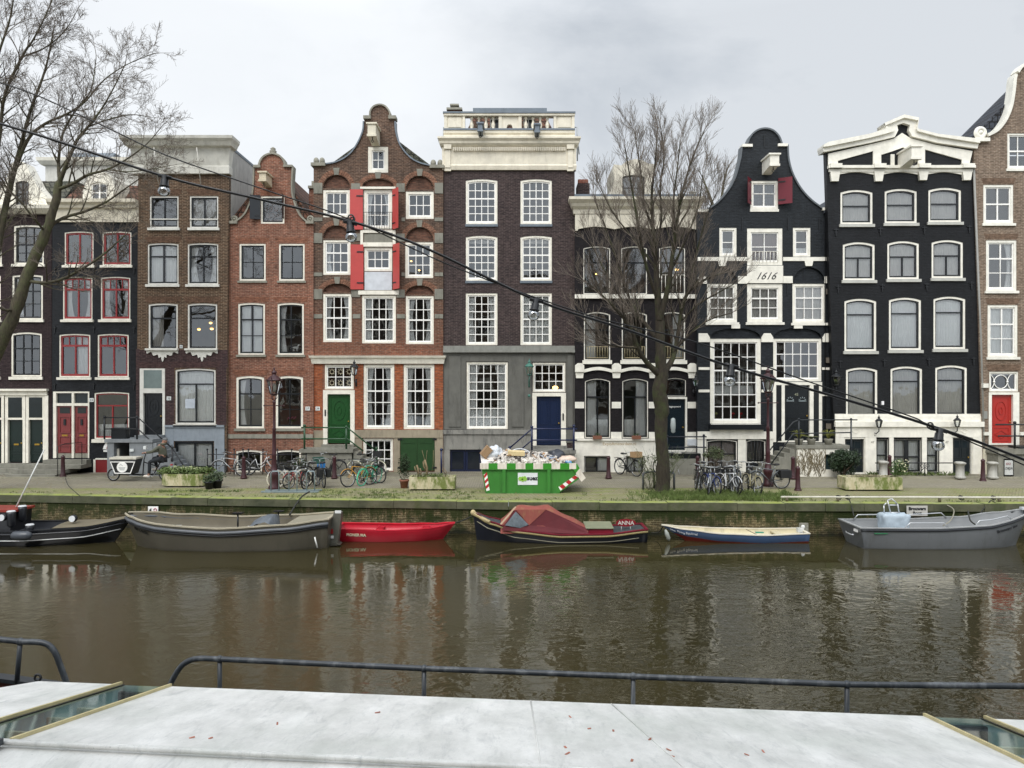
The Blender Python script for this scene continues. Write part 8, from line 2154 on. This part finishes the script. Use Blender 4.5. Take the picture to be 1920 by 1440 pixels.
for p0, p1 in (((1670, 962), (1664, 938)), ((1686, 962), (1683, 945)), ((1664, 938), (1672, 935)), ((1672, 935), (1684, 946)), ((1667, 947), (1684, 947)), ((1668, 961), (1686, 961)), ((1658, 962), (1657, 948)), ((1657, 948), (1662, 943))):
    fr.tube([q4(*p0, 24.9), q4(*p1, 24.9)], .02, 6)
fr.build('seat_frame', mat('c9cbcc', .3, metal=.5), b6.o)
dk = MB(); rr = random.Random(6)
for _ in range(26): u = rr.uniform(.2, .7); p = b6.P(u, rr.uniform(-.3, .5), .25); dk.obox(p, (rr.uniform(.03, .2), rr.uniform(.03, .1), .03), (0, 0, rr.uniform(0, 3)))
dk.build('floor_litter', mat('6b5a45', .9, var=.4), b6.o)
hulltext(b6, 1883, .27, 'Brouwers', .13, mat('2e3034', .5, bst=0)); hulltext(b6, 1903, .27, 'Boot', .13, mat('2e3034', .5, bst=0))
mk = MB().box(xx(1592, 24), xx(1597, 24), 24.02, 24.1, zz(993, 24.1), zz(989, 24.1)); MB().box(xx(1640, 24), xx(1665, 24), 24.0, 24.06, zz(1001.5, 24), zz(1000, 24)).build('green_mark', mat('2f7a50', .5, bst=0), b6.hullo)
tc_ = MB(); tc_.box(b6.x0 - .012, b6.x0 + .02, 24.25, 24.5, WZ + .5, WZ + .58); tc_.build('registration', PURE, b6.hullo)
MB().tube([(b6.x0 - .1, 24.3, WZ + .42), (b6.x0 - .13, 24.4, WZ + .4), (b6.x0 - .13, 24.75, WZ + .4), (b6.x0 - .1, 24.85, WZ + .42)], .025).build('step_handle', mat('c3c5c6', .3, metal=.5), b6.hullo)
MB().box(xx(1915, 24.85), xx(1925, 24.85), 24.8, 24.95, WZ + 1.12, WZ + 1.2).build('bow_cap', mat('c9cbcc', .4), b6.o)
# mooring lines
def line_(pts, r, label, m=mat('30312c', .9, bst=0)):
    pts = catmull([Vector(p) for p in pts], 5); o = MB().tube(pts, r, 5).build('mooring_line', m); c = sum(pts, Vector()) / len(pts); centre_origin(o, c)
    tag(o, label, 'rope', 'mooring lines of the boats'); return o
line_([q4(887, 967, 25.6), q4(862, 978, 26.0), q4(843, 981, 26.1)], .022, 'dark line from the bow of the canopy sloop to the red dinghy')
line_([q4(543, 965, 25.6), q4(556, 944, 26.8), q4(566, 931, 27.3), q4(580, 922, 28)], .03, 'grey hose-like line from the olive boat up to the bicycle rack')
line_([q4(1243, 987, 25.5), q4(1235, 998, 25.9), q4(1222, 999, 26.1)], .018, 'slack line from the bow of the blue rowing boat to the wall')
line_([q4(1592, 936, 26.3), q4(1597, 950, 26.0), q4(1601, 968, 25.5)], .02, 'green-grey line from the pipe rail to the stern of the grey boat')
line_([q4(1858, 938, 26.3), q4(1847, 950, 26.0), q4(1838, 962, 25.6)], .018, 'olive line from the pipe rail down past the tube rails')
line_([q4(1768, 944, 26.2), q4(1788, 955, 25.7), q4(1783, 975, 25.2), q4(1768, 986, 25)], .018, 'pale looping line dangling beside the Brouwers Boot sign', mat('8f8b7a', .8, bst=0))
line_([q4(1815, 958, 25.4), q4(1819, 975, 24.9), q4(1828, 983, 24.6)], .025, 'black line tied over the far rail of the grey boat')
line_([q4(1858, 938, 26.3), q4(1870, 945, 26.2), q4(1877, 952, 26.1)], .016, 'short loose line hanging from the right end of the pipe rail')
line_([q4(122, 895, 33), q4(128, 910, 29.6), q4(142, 923, 28.3), q4(150, 930, 27.6)], .012, 'thin dark cable lying across the cobbles below the red doors')
for nm, px, py, D, lb in (('fender', 1250, 1000, 25.2, 'white-grey fender hanging off the bow of the blue rowing boat'),):
    p = q4(px, py, D); t = thing('fender', lb, 'fender', p); MB().tube([p + Vector((-.04, 0, .12)), p, p + Vector((.06, 0, -.16)), p + Vector((.08, 0, -.24))], [.03, .07, .07, .02], 10).build('fender_body', mat('90948c', .5), t)
# ------------------------------------------------------------------ houseboat in the foreground
hb = thing('houseboat', 'moored houseboat with a white roof, glass skylight strips and a grey pipe rail', 'boat', (0, 7, WZ))
P0 = Vector((-3.83, 8.6, .70)); d1 = Vector((110, 1442, -307)) / FPX; d2 = Vector((1, -.096, 0)).normalized()
def RF_(s_, t, up=0): return P0 + d2 * s_ - d1 * t + Vector((0, 0, up))     # s along the roof edge, t towards the viewer
def roofm():
    m, n, l, b, out = nt('roof_coating'); tc = n.new('ShaderNodeTexCoord').outputs['Object']
    base = mixc(n, l, mrange(n, l, noi(n, l, mapping(n, l, tc, (1, .45, 1)), 2.2, 9, .72), .35, .68), lin('c9c9c4'), lin('efeeea'))
    st = noi(n, l, mapping(n, l, tc, (7, 1.6, 1)), 1.2, 8, .75, .6)
    col = mixc(n, l, mrange(n, l, st, .52, .74, 0, .5), base, lin('8f9494'))
    sp = noi(n, l, tc, 60, 2); col = mixc(n, l, mrange(n, l, sp, .66, .72, 0, .35), col, lin('80827f'))
    gr = noi(n, l, mapping(n, l, tc, (.7, .5, 1)), 1.3, 4); col = mixc(n, l, mrange(n, l, gr, .5, .7, 0, .3), col, lin('a8b0a4'))
    l.new(col, b.inputs['Base Color']); b.inputs['Roughness'].default_value = .45
    bump(n, l, b, noi(n, l, mapping(n, l, tc, (3, 1, 1)), 6, 6, .7), .35, .012); return m
RM = roofm()
def slab(mb, s0a, s1a, t0, s0b, s1b, t1, th=.05):
    p = [RF_(s0a, t0), RF_(s1a, t0), RF_(s1b, t1), RF_(s0b, t1)]; mb.hexa([q - Vector((0, 0, th)) for q in p] + p)
W8 = 8.08   # length of the main panel
TT = 2.45
mb = MB(); slab(mb, 0, W8, 0, 0, W8, TT); mb.build('main_roof', RM, hb)
GP = .56
mb = MB(); slab(mb, -GP - 1.0, -GP, 0, -GP - 1.75, -GP, TT); mb.build('side_roof', RM, hb)
mb = MB(); slab(mb, W8 + GP, W8 + 4, 0, W8 + GP, W8 + 5, TT); mb.build('side_roof', RM, hb)
# near flat part of the roof
e0, e1 = RF_(-6, TT), RF_(W8 + 6, TT)
mb = MB(); nx = [e0, e1, e1 + Vector((-.2, -2.2, .05)), e0 + Vector((-.2, -2.2, .05))]; mb.hexa([q - Vector((0, 0, .08)) for q in nx] + nx); mb.build('upper_roof', RM, hb)
mb = MB(); a, b_ = RF_(-6, TT + .0), RF_(W8 + 6, TT); v = Vector((0, -.22, .012))
mb.tube([RF_(-6, TT + .10, .018), RF_(W8 + 6, TT + .10, .018)], .022, 8); mb.tube([RF_(-6, TT + .0, .008), RF_(W8 + 6, TT, .008)], .014, 6); mb.build('roof_seam', RM, hb)
TR = mat('c5b88a', .5, var=.15, sc=5)
for s_ in (0, -GP, W8, W8 + GP):
    mb = MB(); w = .026 if s_ in (0, W8 + GP) else -.026
    p = [RF_(s_, -.01, .0), RF_(s_ + w, -.01, 0), RF_(s_ + w, TT, 0), RF_(s_, TT, 0)]; mb.hexa([q + Vector((0, 0, .001)) for q in p] + [q + Vector((0, 0, .03)) for q in p]); mb.build('skylight_trim', TR, hb)
for s_ in (-.02, -GP + .02, W8 + .02, W8 + GP - .02): mb = MB(); p = [RF_(s_ - .012, 0, -.012), RF_(s_ + .012, 0, -.012), RF_(s_ + .012, TT, -.012), RF_(s_ - .012, TT, -.012)]; mb.hexa(p + [q + Vector((0, 0, .014)) for q in p]); mb.build('skylight_gasket', BLACKP, hb)
SG = glassmat('skylight_glass', .03, (.66, .78, .78), .1, .3, .06)
for s_ in (0, W8 + GP):
    mb = MB(); mb.add([RF_(s_ - GP + .005, 0, -.004), RF_(s_ - .005, 0, -.004), RF_(s_ - .005, TT, -.004), RF_(s_ - GP + .005, TT, -.004)], [(0, 1, 2, 3)]); g_ = mb.build('skylight', SG, hb)
    mb = MB()
    for t_ in (.75, 1.2, 1.75, 2.15): p = [RF_(s_ - GP, t_, -.1), RF_(s_, t_, -.1), RF_(s_, t_ + .05, -.1), RF_(s_ - GP, t_ + .05, -.1)]; mb.hexa([q - Vector((0, 0, .06)) for q in p] + p)
    mb.build('rafters', mat('b9b49e', .6), g_)
for s_ in (0, W8 + GP):
    a_, b_ = s_ - GP + .002, s_ - .002
    q8 = [RF_(a_, -.02, -.32), RF_(b_, -.02, -.32), RF_(b_, TT, -.32), RF_(a_, TT, -.32), RF_(a_, -.02, -.014), RF_(b_, -.02, -.014), RF_(b_, TT, -.014), RF_(a_, TT, -.014)]
    MB().add(q8, [(0, 1, 2, 3), (0, 3, 7, 4), (1, 5, 6, 2), (0, 4, 5, 1), (3, 2, 6, 7)]).build('skylight_well', mat('b5c5c2', .8, var=.3, sc=2), hb)
# hull, side deck and rail
ec = lambda s_, o_, z: P0 + d2 * s_ + Vector((.096, 1, 0)).normalized() * o_ + Vector((0, 0, z - P0.z))
mb = MB(); mb.hexa([ec(-7, .35, WZ - .4), ec(W8 + 7, .35, WZ - .4), ec(W8 + 7, .4, WZ - .4), ec(-7, .4, WZ - .4), ec(-7, .55, -.28), ec(W8 + 7, .55, -.28), ec(W8 + 7, .6, -.28), ec(-7, .6, -.28)])
mb.hexa([ec(-.3, -.05, -.34), ec(W8 + 7, -.05, -.34), ec(W8 + 7, .6, -.34), ec(-.3, .6, -.34), ec(-.3, -.05, -.27), ec(W8 + 7, -.05, -.27), ec(W8 + 7, .6, -.27), ec(-.3, .6, -.27)])
mb.hexa([ec(-1.5, -.08, -.3), ec(W8 + 4, -.08, -.3), ec(W8 + 4, -.04, -.3), ec(-1.5, -.04, -.3), ec(-1.5, -.08, P0.z - .06), ec(W8 + 4, -.08, P0.z - .06), ec(W8 + 4, -.04, P0.z - .06), ec(-1.5, -.04, P0.z - .06)])
mb.build('hull', mat('202428', .4), hb)
RL = mat('32373c', .4, var=.15, sc=6, dirt=.6, dirtc='8b9093')
def rp(px, py): # point on the rail plane
    # plane: through (Y=9.3 at X=-3.53) with slope -.1
    k = (px - 960) / FPX; D = (9.3 - .1 * 3.53) / (1 + .1 * k); return Vector((k * D, D, CZ - (py - 720) / FPX * D))
rail = thing('rail_', '', ''); del rail['label']; del rail['category']; rail.name = 'pipe_rail'; rail.parent = hb
RR_ = .034
path = [(316, 1292), (326, 1270), (341, 1248), (360, 1237), (378, 1234.5), (412, 1236), (795, 1253.5), (1187, 1268.5), (1588, 1283.5), (1920, 1286.5), (2500, 1297)]
pts = catmull([rp(*q) for q in path[:5]], 5) + [rp(*q) for q in path[5:]]
MB().tube([pts[0] + Vector((-.12, 0, -.6))] + pts, RR_, 12).build('handrail', RL, rail)
for px, py in ((412, 1236), (795, 1253.5), (1187, 1268.5), (1588, 1283.5), (2000, 1288)):
    p = rp(px, py); MB().tube([p, Vector((p.x, p.y, -.28))], .027, 10).ball(p, (.045, .045, .045), 12, 8).build('rail_post', RL, rail)
path = [(-420, 1160), (-100, 1190), (0, 1199), (38, 1203), (70, 1204), (90, 1209), (103, 1223), (112, 1245), (121, 1270), (129, 1292)]
def rp2(px, py): D = 9.9; return Vector(((px - 960) / FPX * D, D, CZ - (py - 720) / FPX * D))
MB().tube(catmull([rp2(*q) for q in path], 4), .038, 12).build('bow_handrail', RL, rail)
for px, py in ((38, 1203), (-360, 1166)): p = rp2(px, py); MB().tube([p, p + Vector((-.05, 0, -.6))], .03, 10).ball(p, (.05, .05, .05), 12, 8).build('rail_post', RL, rail)
# bulwark at the left: dark cap and rusty red inside
a0, a1 = rp2(-420, 1215), rp2(140, 1290)
mb = MB(); mb.hexa([a0 + Vector((0, -.02, -.05)), a1 + Vector((0, -.02, -.05)), a1 + Vector((0, .14, -.05)), a0 + Vector((0, .14, -.05)), a0 + Vector((0, -.02, .0)), a1 + Vector((0, -.02, 0)), a1 + Vector((0, .14, 0)), a0 + Vector((0, .14, 0))]); mb.build('bulwark_cap', mat('2b2f33', .4), hb)
mb = MB(); mb.hexa([a0 + Vector((0, .03, -1)), a1 + Vector((0, .03, -.5)), a1 + Vector((0, .1, -.5)), a0 + Vector((0, .1, -1)), a0 + Vector((0, .03, -.051)), a1 + Vector((0, .03, -.051)), a1 + Vector((0, .1, -.051)), a0 + Vector((0, .1, -.051))]); mb.build('bulwark', mat('5c2a20', .7, var=.3, sc=6), hb)
dz = .2
mb = MB(); p = [rp2(-500, 1318) + Vector((0, -.2, 0)), RF_(-GP - 1.62, 1.1, -.005) + Vector((0, 0, 0)), RF_(-GP - 1.75, TT, -.005), RF_(-7, TT, -.005)]
mb.hexa([q - Vector((0, 0, .05)) for q in p] + p); mb.build('fore_deck', mat('cdd1d2', .5, var=.1, sc=3, bst=1, bsc=60), hb)
MB().torus(tuple(RF_(-GP - 1.05, -.05, .03)), .035, .014, 14, 6).build('deck_ring', IRON, hb)
c_ = RF_(-1.9, TT + 1.0, .05)
mb = MB(); hx0 = at(-30, 1423, 6.3); hx1 = at(28, 1425, 6.3); 
o4 = [Vector((-4.5, 6.05, 1.26)), Vector((-3.98, 6.02, 1.26)), Vector((-4.12, 5.3, 1.26)), Vector((-4.7, 5.3, 1.26))]; cc = sum(o4, Vector()) / 4; i4 = [cc + (q - cc) * .8 for q in o4]
for i in range(4):
    j = (i + 1) % 4; q = [o4[i], o4[j], i4[j], i4[i]]; mb.hexa(q + [v_ + Vector((0, 0, .05)) for v_ in q])
mb.build('hatch_frame', mat('3f4346', .5), hb)
# panel joints and fallen leaves on the roof
mb = MB()
for s0, s1 in ((4.05, 4.25), (4.9, 5.35)): mb.tube([RF_(s0, .02, .004), RF_(s0 + (s1 - s0) * .5, TT * .5, .004), RF_(s1, TT, .004)], .007, 6)
mb.build('panel_joint', RM, hb)
lf = MB(); rr = random.Random(14)
for px, py in ((1060, 1402), (1064, 1414), (1219, 1387), (1254, 1407), (1261, 1419), (1400, 1416), (1431, 1410), (1069, 1345), (1105, 1367), (1185, 1427), (520, 1358), (708, 1337), (360, 1384), (1150, 1371), (395, 1385)):
    # intersect the view ray with the roof plane
    d = Vector(((px - 960) / FPX, 1, -(py - 720) / FPX)); nrm = d1.cross(d2).normalized(); o_ = Vector((0, 0, CZ)); t_ = (P0 - o_).dot(nrm) / d.dot(nrm); p = o_ + d * t_
    lf.obox(p + Vector((0, 0, .006)), (rr.uniform(.03, .055), rr.uniform(.012, .02), .004), (.1, -.05, rr.uniform(0, 3)))
tag(lf.build('fallen_leaves', mat('a8705c', .8, var=.5, sc=3, bst=0)), 'a few reddish fallen leaves scattered on the white houseboat roof', 'fallen leaves', kind='stuff')
# ------------------------------------------------------------------ string of bulbs across the view
def depth(px): return 5.0 - .0002 * px
def wp(px, py): return at(px, py, depth(px))
cb = [(-900, 40), (-400, 135), (0, 232), (309, 331), (480, 372), (658, 415), (800, 466), (1003, 562), (1180, 620), (1365, 686), (1560, 742), (1750, 800), (1920, 862), (2400, 1060)]
PE = [Vector((-9.4, 2.4, 7.0)), Vector((9.4, 2.4, 1.9))]
for s_ in (0, 1):
    tag(MB().tube([(0, 0, 0), (0, 0, PE[s_].z)], .06, 10).build('cable_post', IRON), ('tall' if s_ == 0 else 'short') + ' iron post holding the festoon cable beyond the edge of the view', 'post').location = (PE[s_].x, 2.45, 0)
t = thing('string_light_cable', 'thick black festoon cable sagging across the view with five clear bulbs', 'cable', wp(1003, 562), 0)
MB().tube(catmull([PE[0]] + [wp(*q) for q in cb[1:]] + [PE[1]], 5), .0085, 8).build('cable', mat('101113', .4, bst=0), t)
c2 = [(-900, -60), (-300, 90), (0, 155), (170, 225), (309, 290), (480, 350), (658, 412), (850, 500), (1100, 590), (1300, 640), (1500, 710), (1700, 778), (1745, 798), (1920, 872), (2400, 1090)]
t2 = thing('support_wire', 'thin black support wire running just above the festoon cable', 'wire', wp(1100, 590), 0)
MB().tube(catmull([PE[0]] + [wp(*q) for q in c2[1:]] + [PE[1]], 5), .0042, 6).build('wire', mat('101113', .4, bst=0), t2)
for i, (px, py, lb) in enumerate(((309, 331, 'clear festoon bulb hanging in front of the brown cornice house'), (656, 417, 'clear festoon bulb hanging in front of the upper red shutters'), (1005, 563, 'clear festoon bulb hanging in front of the tall dark house'),
                                  (1371, 686, 'clear festoon bulb hanging beside the right street lamp'), (1762, 806, 'clear festoon bulb hanging in front of the white ground floor of the black house'))):
    p = wp(px, py); tl = (-.05, .1, -.16, -.12, -.12)[i]
    b = thing('festoon_bulb', lb, 'light bulb', p, 0, 'bulbs on the festoon cable')
    d = Vector((tl, 0, -1)).normalized()
    q = lambda s_: p + d * s_
    MB().tube([q(-.012), q(-.01), q(.018), q(.02), q(.055), q(.058), q(.066)], [.012, .02, .02, .024, .026, .031, .031], 14).tube([p + Vector((-.04, 0, .008)), p, p + Vector((.045, 0, -.012))], .012, 8).build('socket', mat('131416', .35, bst=0), b)
    prof = [(.066, .024), (.074, .03), (.088, .037), (.102, .0375), (.115, .031), (.124, .018), (.127, .002)]
    g = MB().tube([q(a) for a, _ in prof], [r_ for _, r_ in prof], 18).build('glass_globe', BULBG, b)
    MB().tube([q(.066), q(.085)], .008, 8).tube([q(.085) + Vector((-.01, 0, 0)), q(.1), q(.085) + Vector((.01, 0, 0))], .0012, 4).build('filament', mat('b8b5ac', .4, bst=0), g)
for px, py in ((658, 408), (1744, 798)):
    p = wp(px, py); o = MB().torus(p, .018, .005, 14, 6).torus(p + Vector((.01, 0, -.01)), .014, .005, 14, 6).build('cable_clip', mat('4b4c4c', .5)); centre_origin(o, p)
    tag(o, 'grey wire tie joining cable and wire ' + ('by the red shutters' if px < 900 else 'by the white ground floor'), 'cable tie')
# ------------------------------------------------------------------ lamps lit indoors
LIT = mat('ffca73', .5, emit=4, bst=0, var=0)
def lit(h, px, py, r, dep, lb, shade=False):
    k = (h.y + dep) / FPX; p = Vector(((px - 960) * k, h.y + dep, CZ - (py - 720) * k))
    t = thing('indoor_lamp', lb, 'lamp', p, 0, 'lamps lit behind windows')
    if shade: MB().lathe([(r * 1.4, 0), (r * .5, r * .8)], p.x, p.y, p.z, 12).build('lamp_shade', mat('c99a48', .6, emit=1.0, bst=0), t)
    MB().ball(p + Vector((0, 0, -.02)), (r, r, r * .6), 12, 8).build('bulb', LIT, t); MB().tube([p + Vector((0, 0, r)), p + Vector((0, 0, .5))], .006, 5).build('cord', INK, t)
lit(Cc, 373, 617, .07, .8, 'left one of three yellow lamps lit in the second-floor window of the brown house', True); lit(Cc, 395, 605, .07, .9, 'uppermost yellow lamp lit in the second-floor window of the brown house', True); lit(Cc, 397, 616, .075, .7, 'right lower yellow lamp lit in the second-floor window of the brown house', True)
lit(E, 690, 387, .05, .7, 'warm lamp behind the upper shuttered window of the ornate gable'); lit(E, 771, 489, .05, .7, 'warm lamp in the right window beside the lower red shutter'); lit(E, 786, 506, .05, .9, 'lower warm lamp in the right window beside the lower red shutter')
lit(Ff, 1041, 726, .14, .7, 'round amber lamp glowing behind the transom over the blue door'); lit(G, 1269, 505, .09, .8, 'warm lamp lit in the top right window of the house behind the tree'); lit(G, 1118, 513, .05, .7, 'small warm lamp in the top left window of the house behind the tree')
# ------------------------------------------------------------------ sky, sun, camera
w = bpy.data.worlds.new('World'); scn.world = w; w.use_nodes = True
n = w.node_tree.nodes; l = w.node_tree.links; n.clear()
out = n.new('ShaderNodeOutputWorld'); bg_ = n.new('ShaderNodeBackground'); l.new(bg_.outputs[0], out.inputs[0])
bg_.inputs['Strength'].default_value = .1
sky = n.new('ShaderNodeTexSky'); sky.sky_type = 'NISHITA'; sky.sun_disc = False; SUN_EL, SUN_AZ = R(50), R(200)
sky.sun_elevation = SUN_EL; sky.sun_rotation = SUN_AZ; sky.dust_density = 3; sky.air_density = 1.5
tc = n.new('ShaderNodeTexCoord').outputs['Generated']
nz = n.new('ShaderNodeSeparateXYZ'); l.new(tc, nz.inputs[0])
mp = mapping(n, l, tc, (1, .8, 2.1))
c1 = noi(n, l, mp, 1.9, 7, .58, .3); c2_ = noi(n, l, mapping(n, l, tc, (1.4, 1, 3.4)), 1.3, 3, .5)
f = mrange(n, l, mth(n, l, 'ADD', mth(n, l, 'MULTIPLY', c1, .65), mth(n, l, 'MULTIPLY', c2_, .35)), .42, .58)
cl = mixc(n, l, f, (3.7, 4.05, 4.5), (5.55, 5.8, 6.1))
# brighter tear in the cloud towards the upper left
dt = n.new('ShaderNodeVectorMath'); dt.operation = 'DOT_PRODUCT'; l.new(tc, dt.inputs[0]); dt.inputs[1].default_value = Vector((-.34, .85, .40)).normalized()
gl = mrange(n, l, mth(n, l, 'ADD', dt.outputs['Value'], mth(n, l, 'MULTIPLY', mth(n, l, 'SUBTRACT', c1, .5), .12)), .90, .995)
cl = mixc(n, l, mth(n, l, 'MULTIPLY', gl, .75), cl, (8.0, 8.2, 8.4))
zen = mrange(n, l, nz.outputs[2], .42, .95, 1.0, 2.3)
zen = mth(n, l, 'MULTIPLY', zen, mrange(n, l, nz.outputs[1], .1, -.7, 1.0, 1.9))
cmb = n.new('ShaderNodeVectorMath'); cmb.operation = 'SCALE'; l.new(cl, cmb.inputs[0]); l.new(zen, cmb.inputs['Scale'])
col = mixc(n, l, .93, sky.outputs[0], cmb.outputs[0])
l.new(col, bg_.inputs['Color'])
sd = bpy.data.lights.new('sun', 'SUN'); sd.energy = 1.4; sd.angle = R(35); sd.color = (1, .965, .92)
so = bpy.data.objects.new('sun', sd); COL.objects.link(so)
# the light comes from behind the viewer, high and a little to the left
sv = Vector((math.sin(SUN_AZ) * math.cos(SUN_EL), math.cos(SUN_AZ) * math.cos(SUN_EL), math.sin(SUN_EL)))
so.rotation_euler = sv.to_track_quat('Z', 'Y').to_euler(); so.location = (0, -10, 30)
cam = bpy.data.cameras.new('camera'); co = bpy.data.objects.new('camera', cam); COL.objects.link(co)
cam.sensor_width = 36; cam.lens = FPX / 1920 * 36; cam.clip_start = .1; cam.clip_end = 2000
co.location = (0, 0, CZ); co.rotation_euler = (PI / 2, 0, 0)
scn.camera = co
scn.view_settings.view_transform = 'Standard'; scn.view_settings.look = 'None'; scn.view_settings.exposure = 0.42; scn.view_settings.gamma = 1
scn.cycles.max_bounces = 8; scn.cycles.transparent_max_bounces = 16; scn.cycles.glossy_bounces = 4; scn.cycles.diffuse_bounces = 3
scn.cycles.use_denoising = True
scn.render.resolution_x = 1024; scn.render.resolution_y = 768
for o in list(bpy.data.objects):
    for q in ('label', 'category'):
        if q in o.keys() and o[q] == '': del o[q]
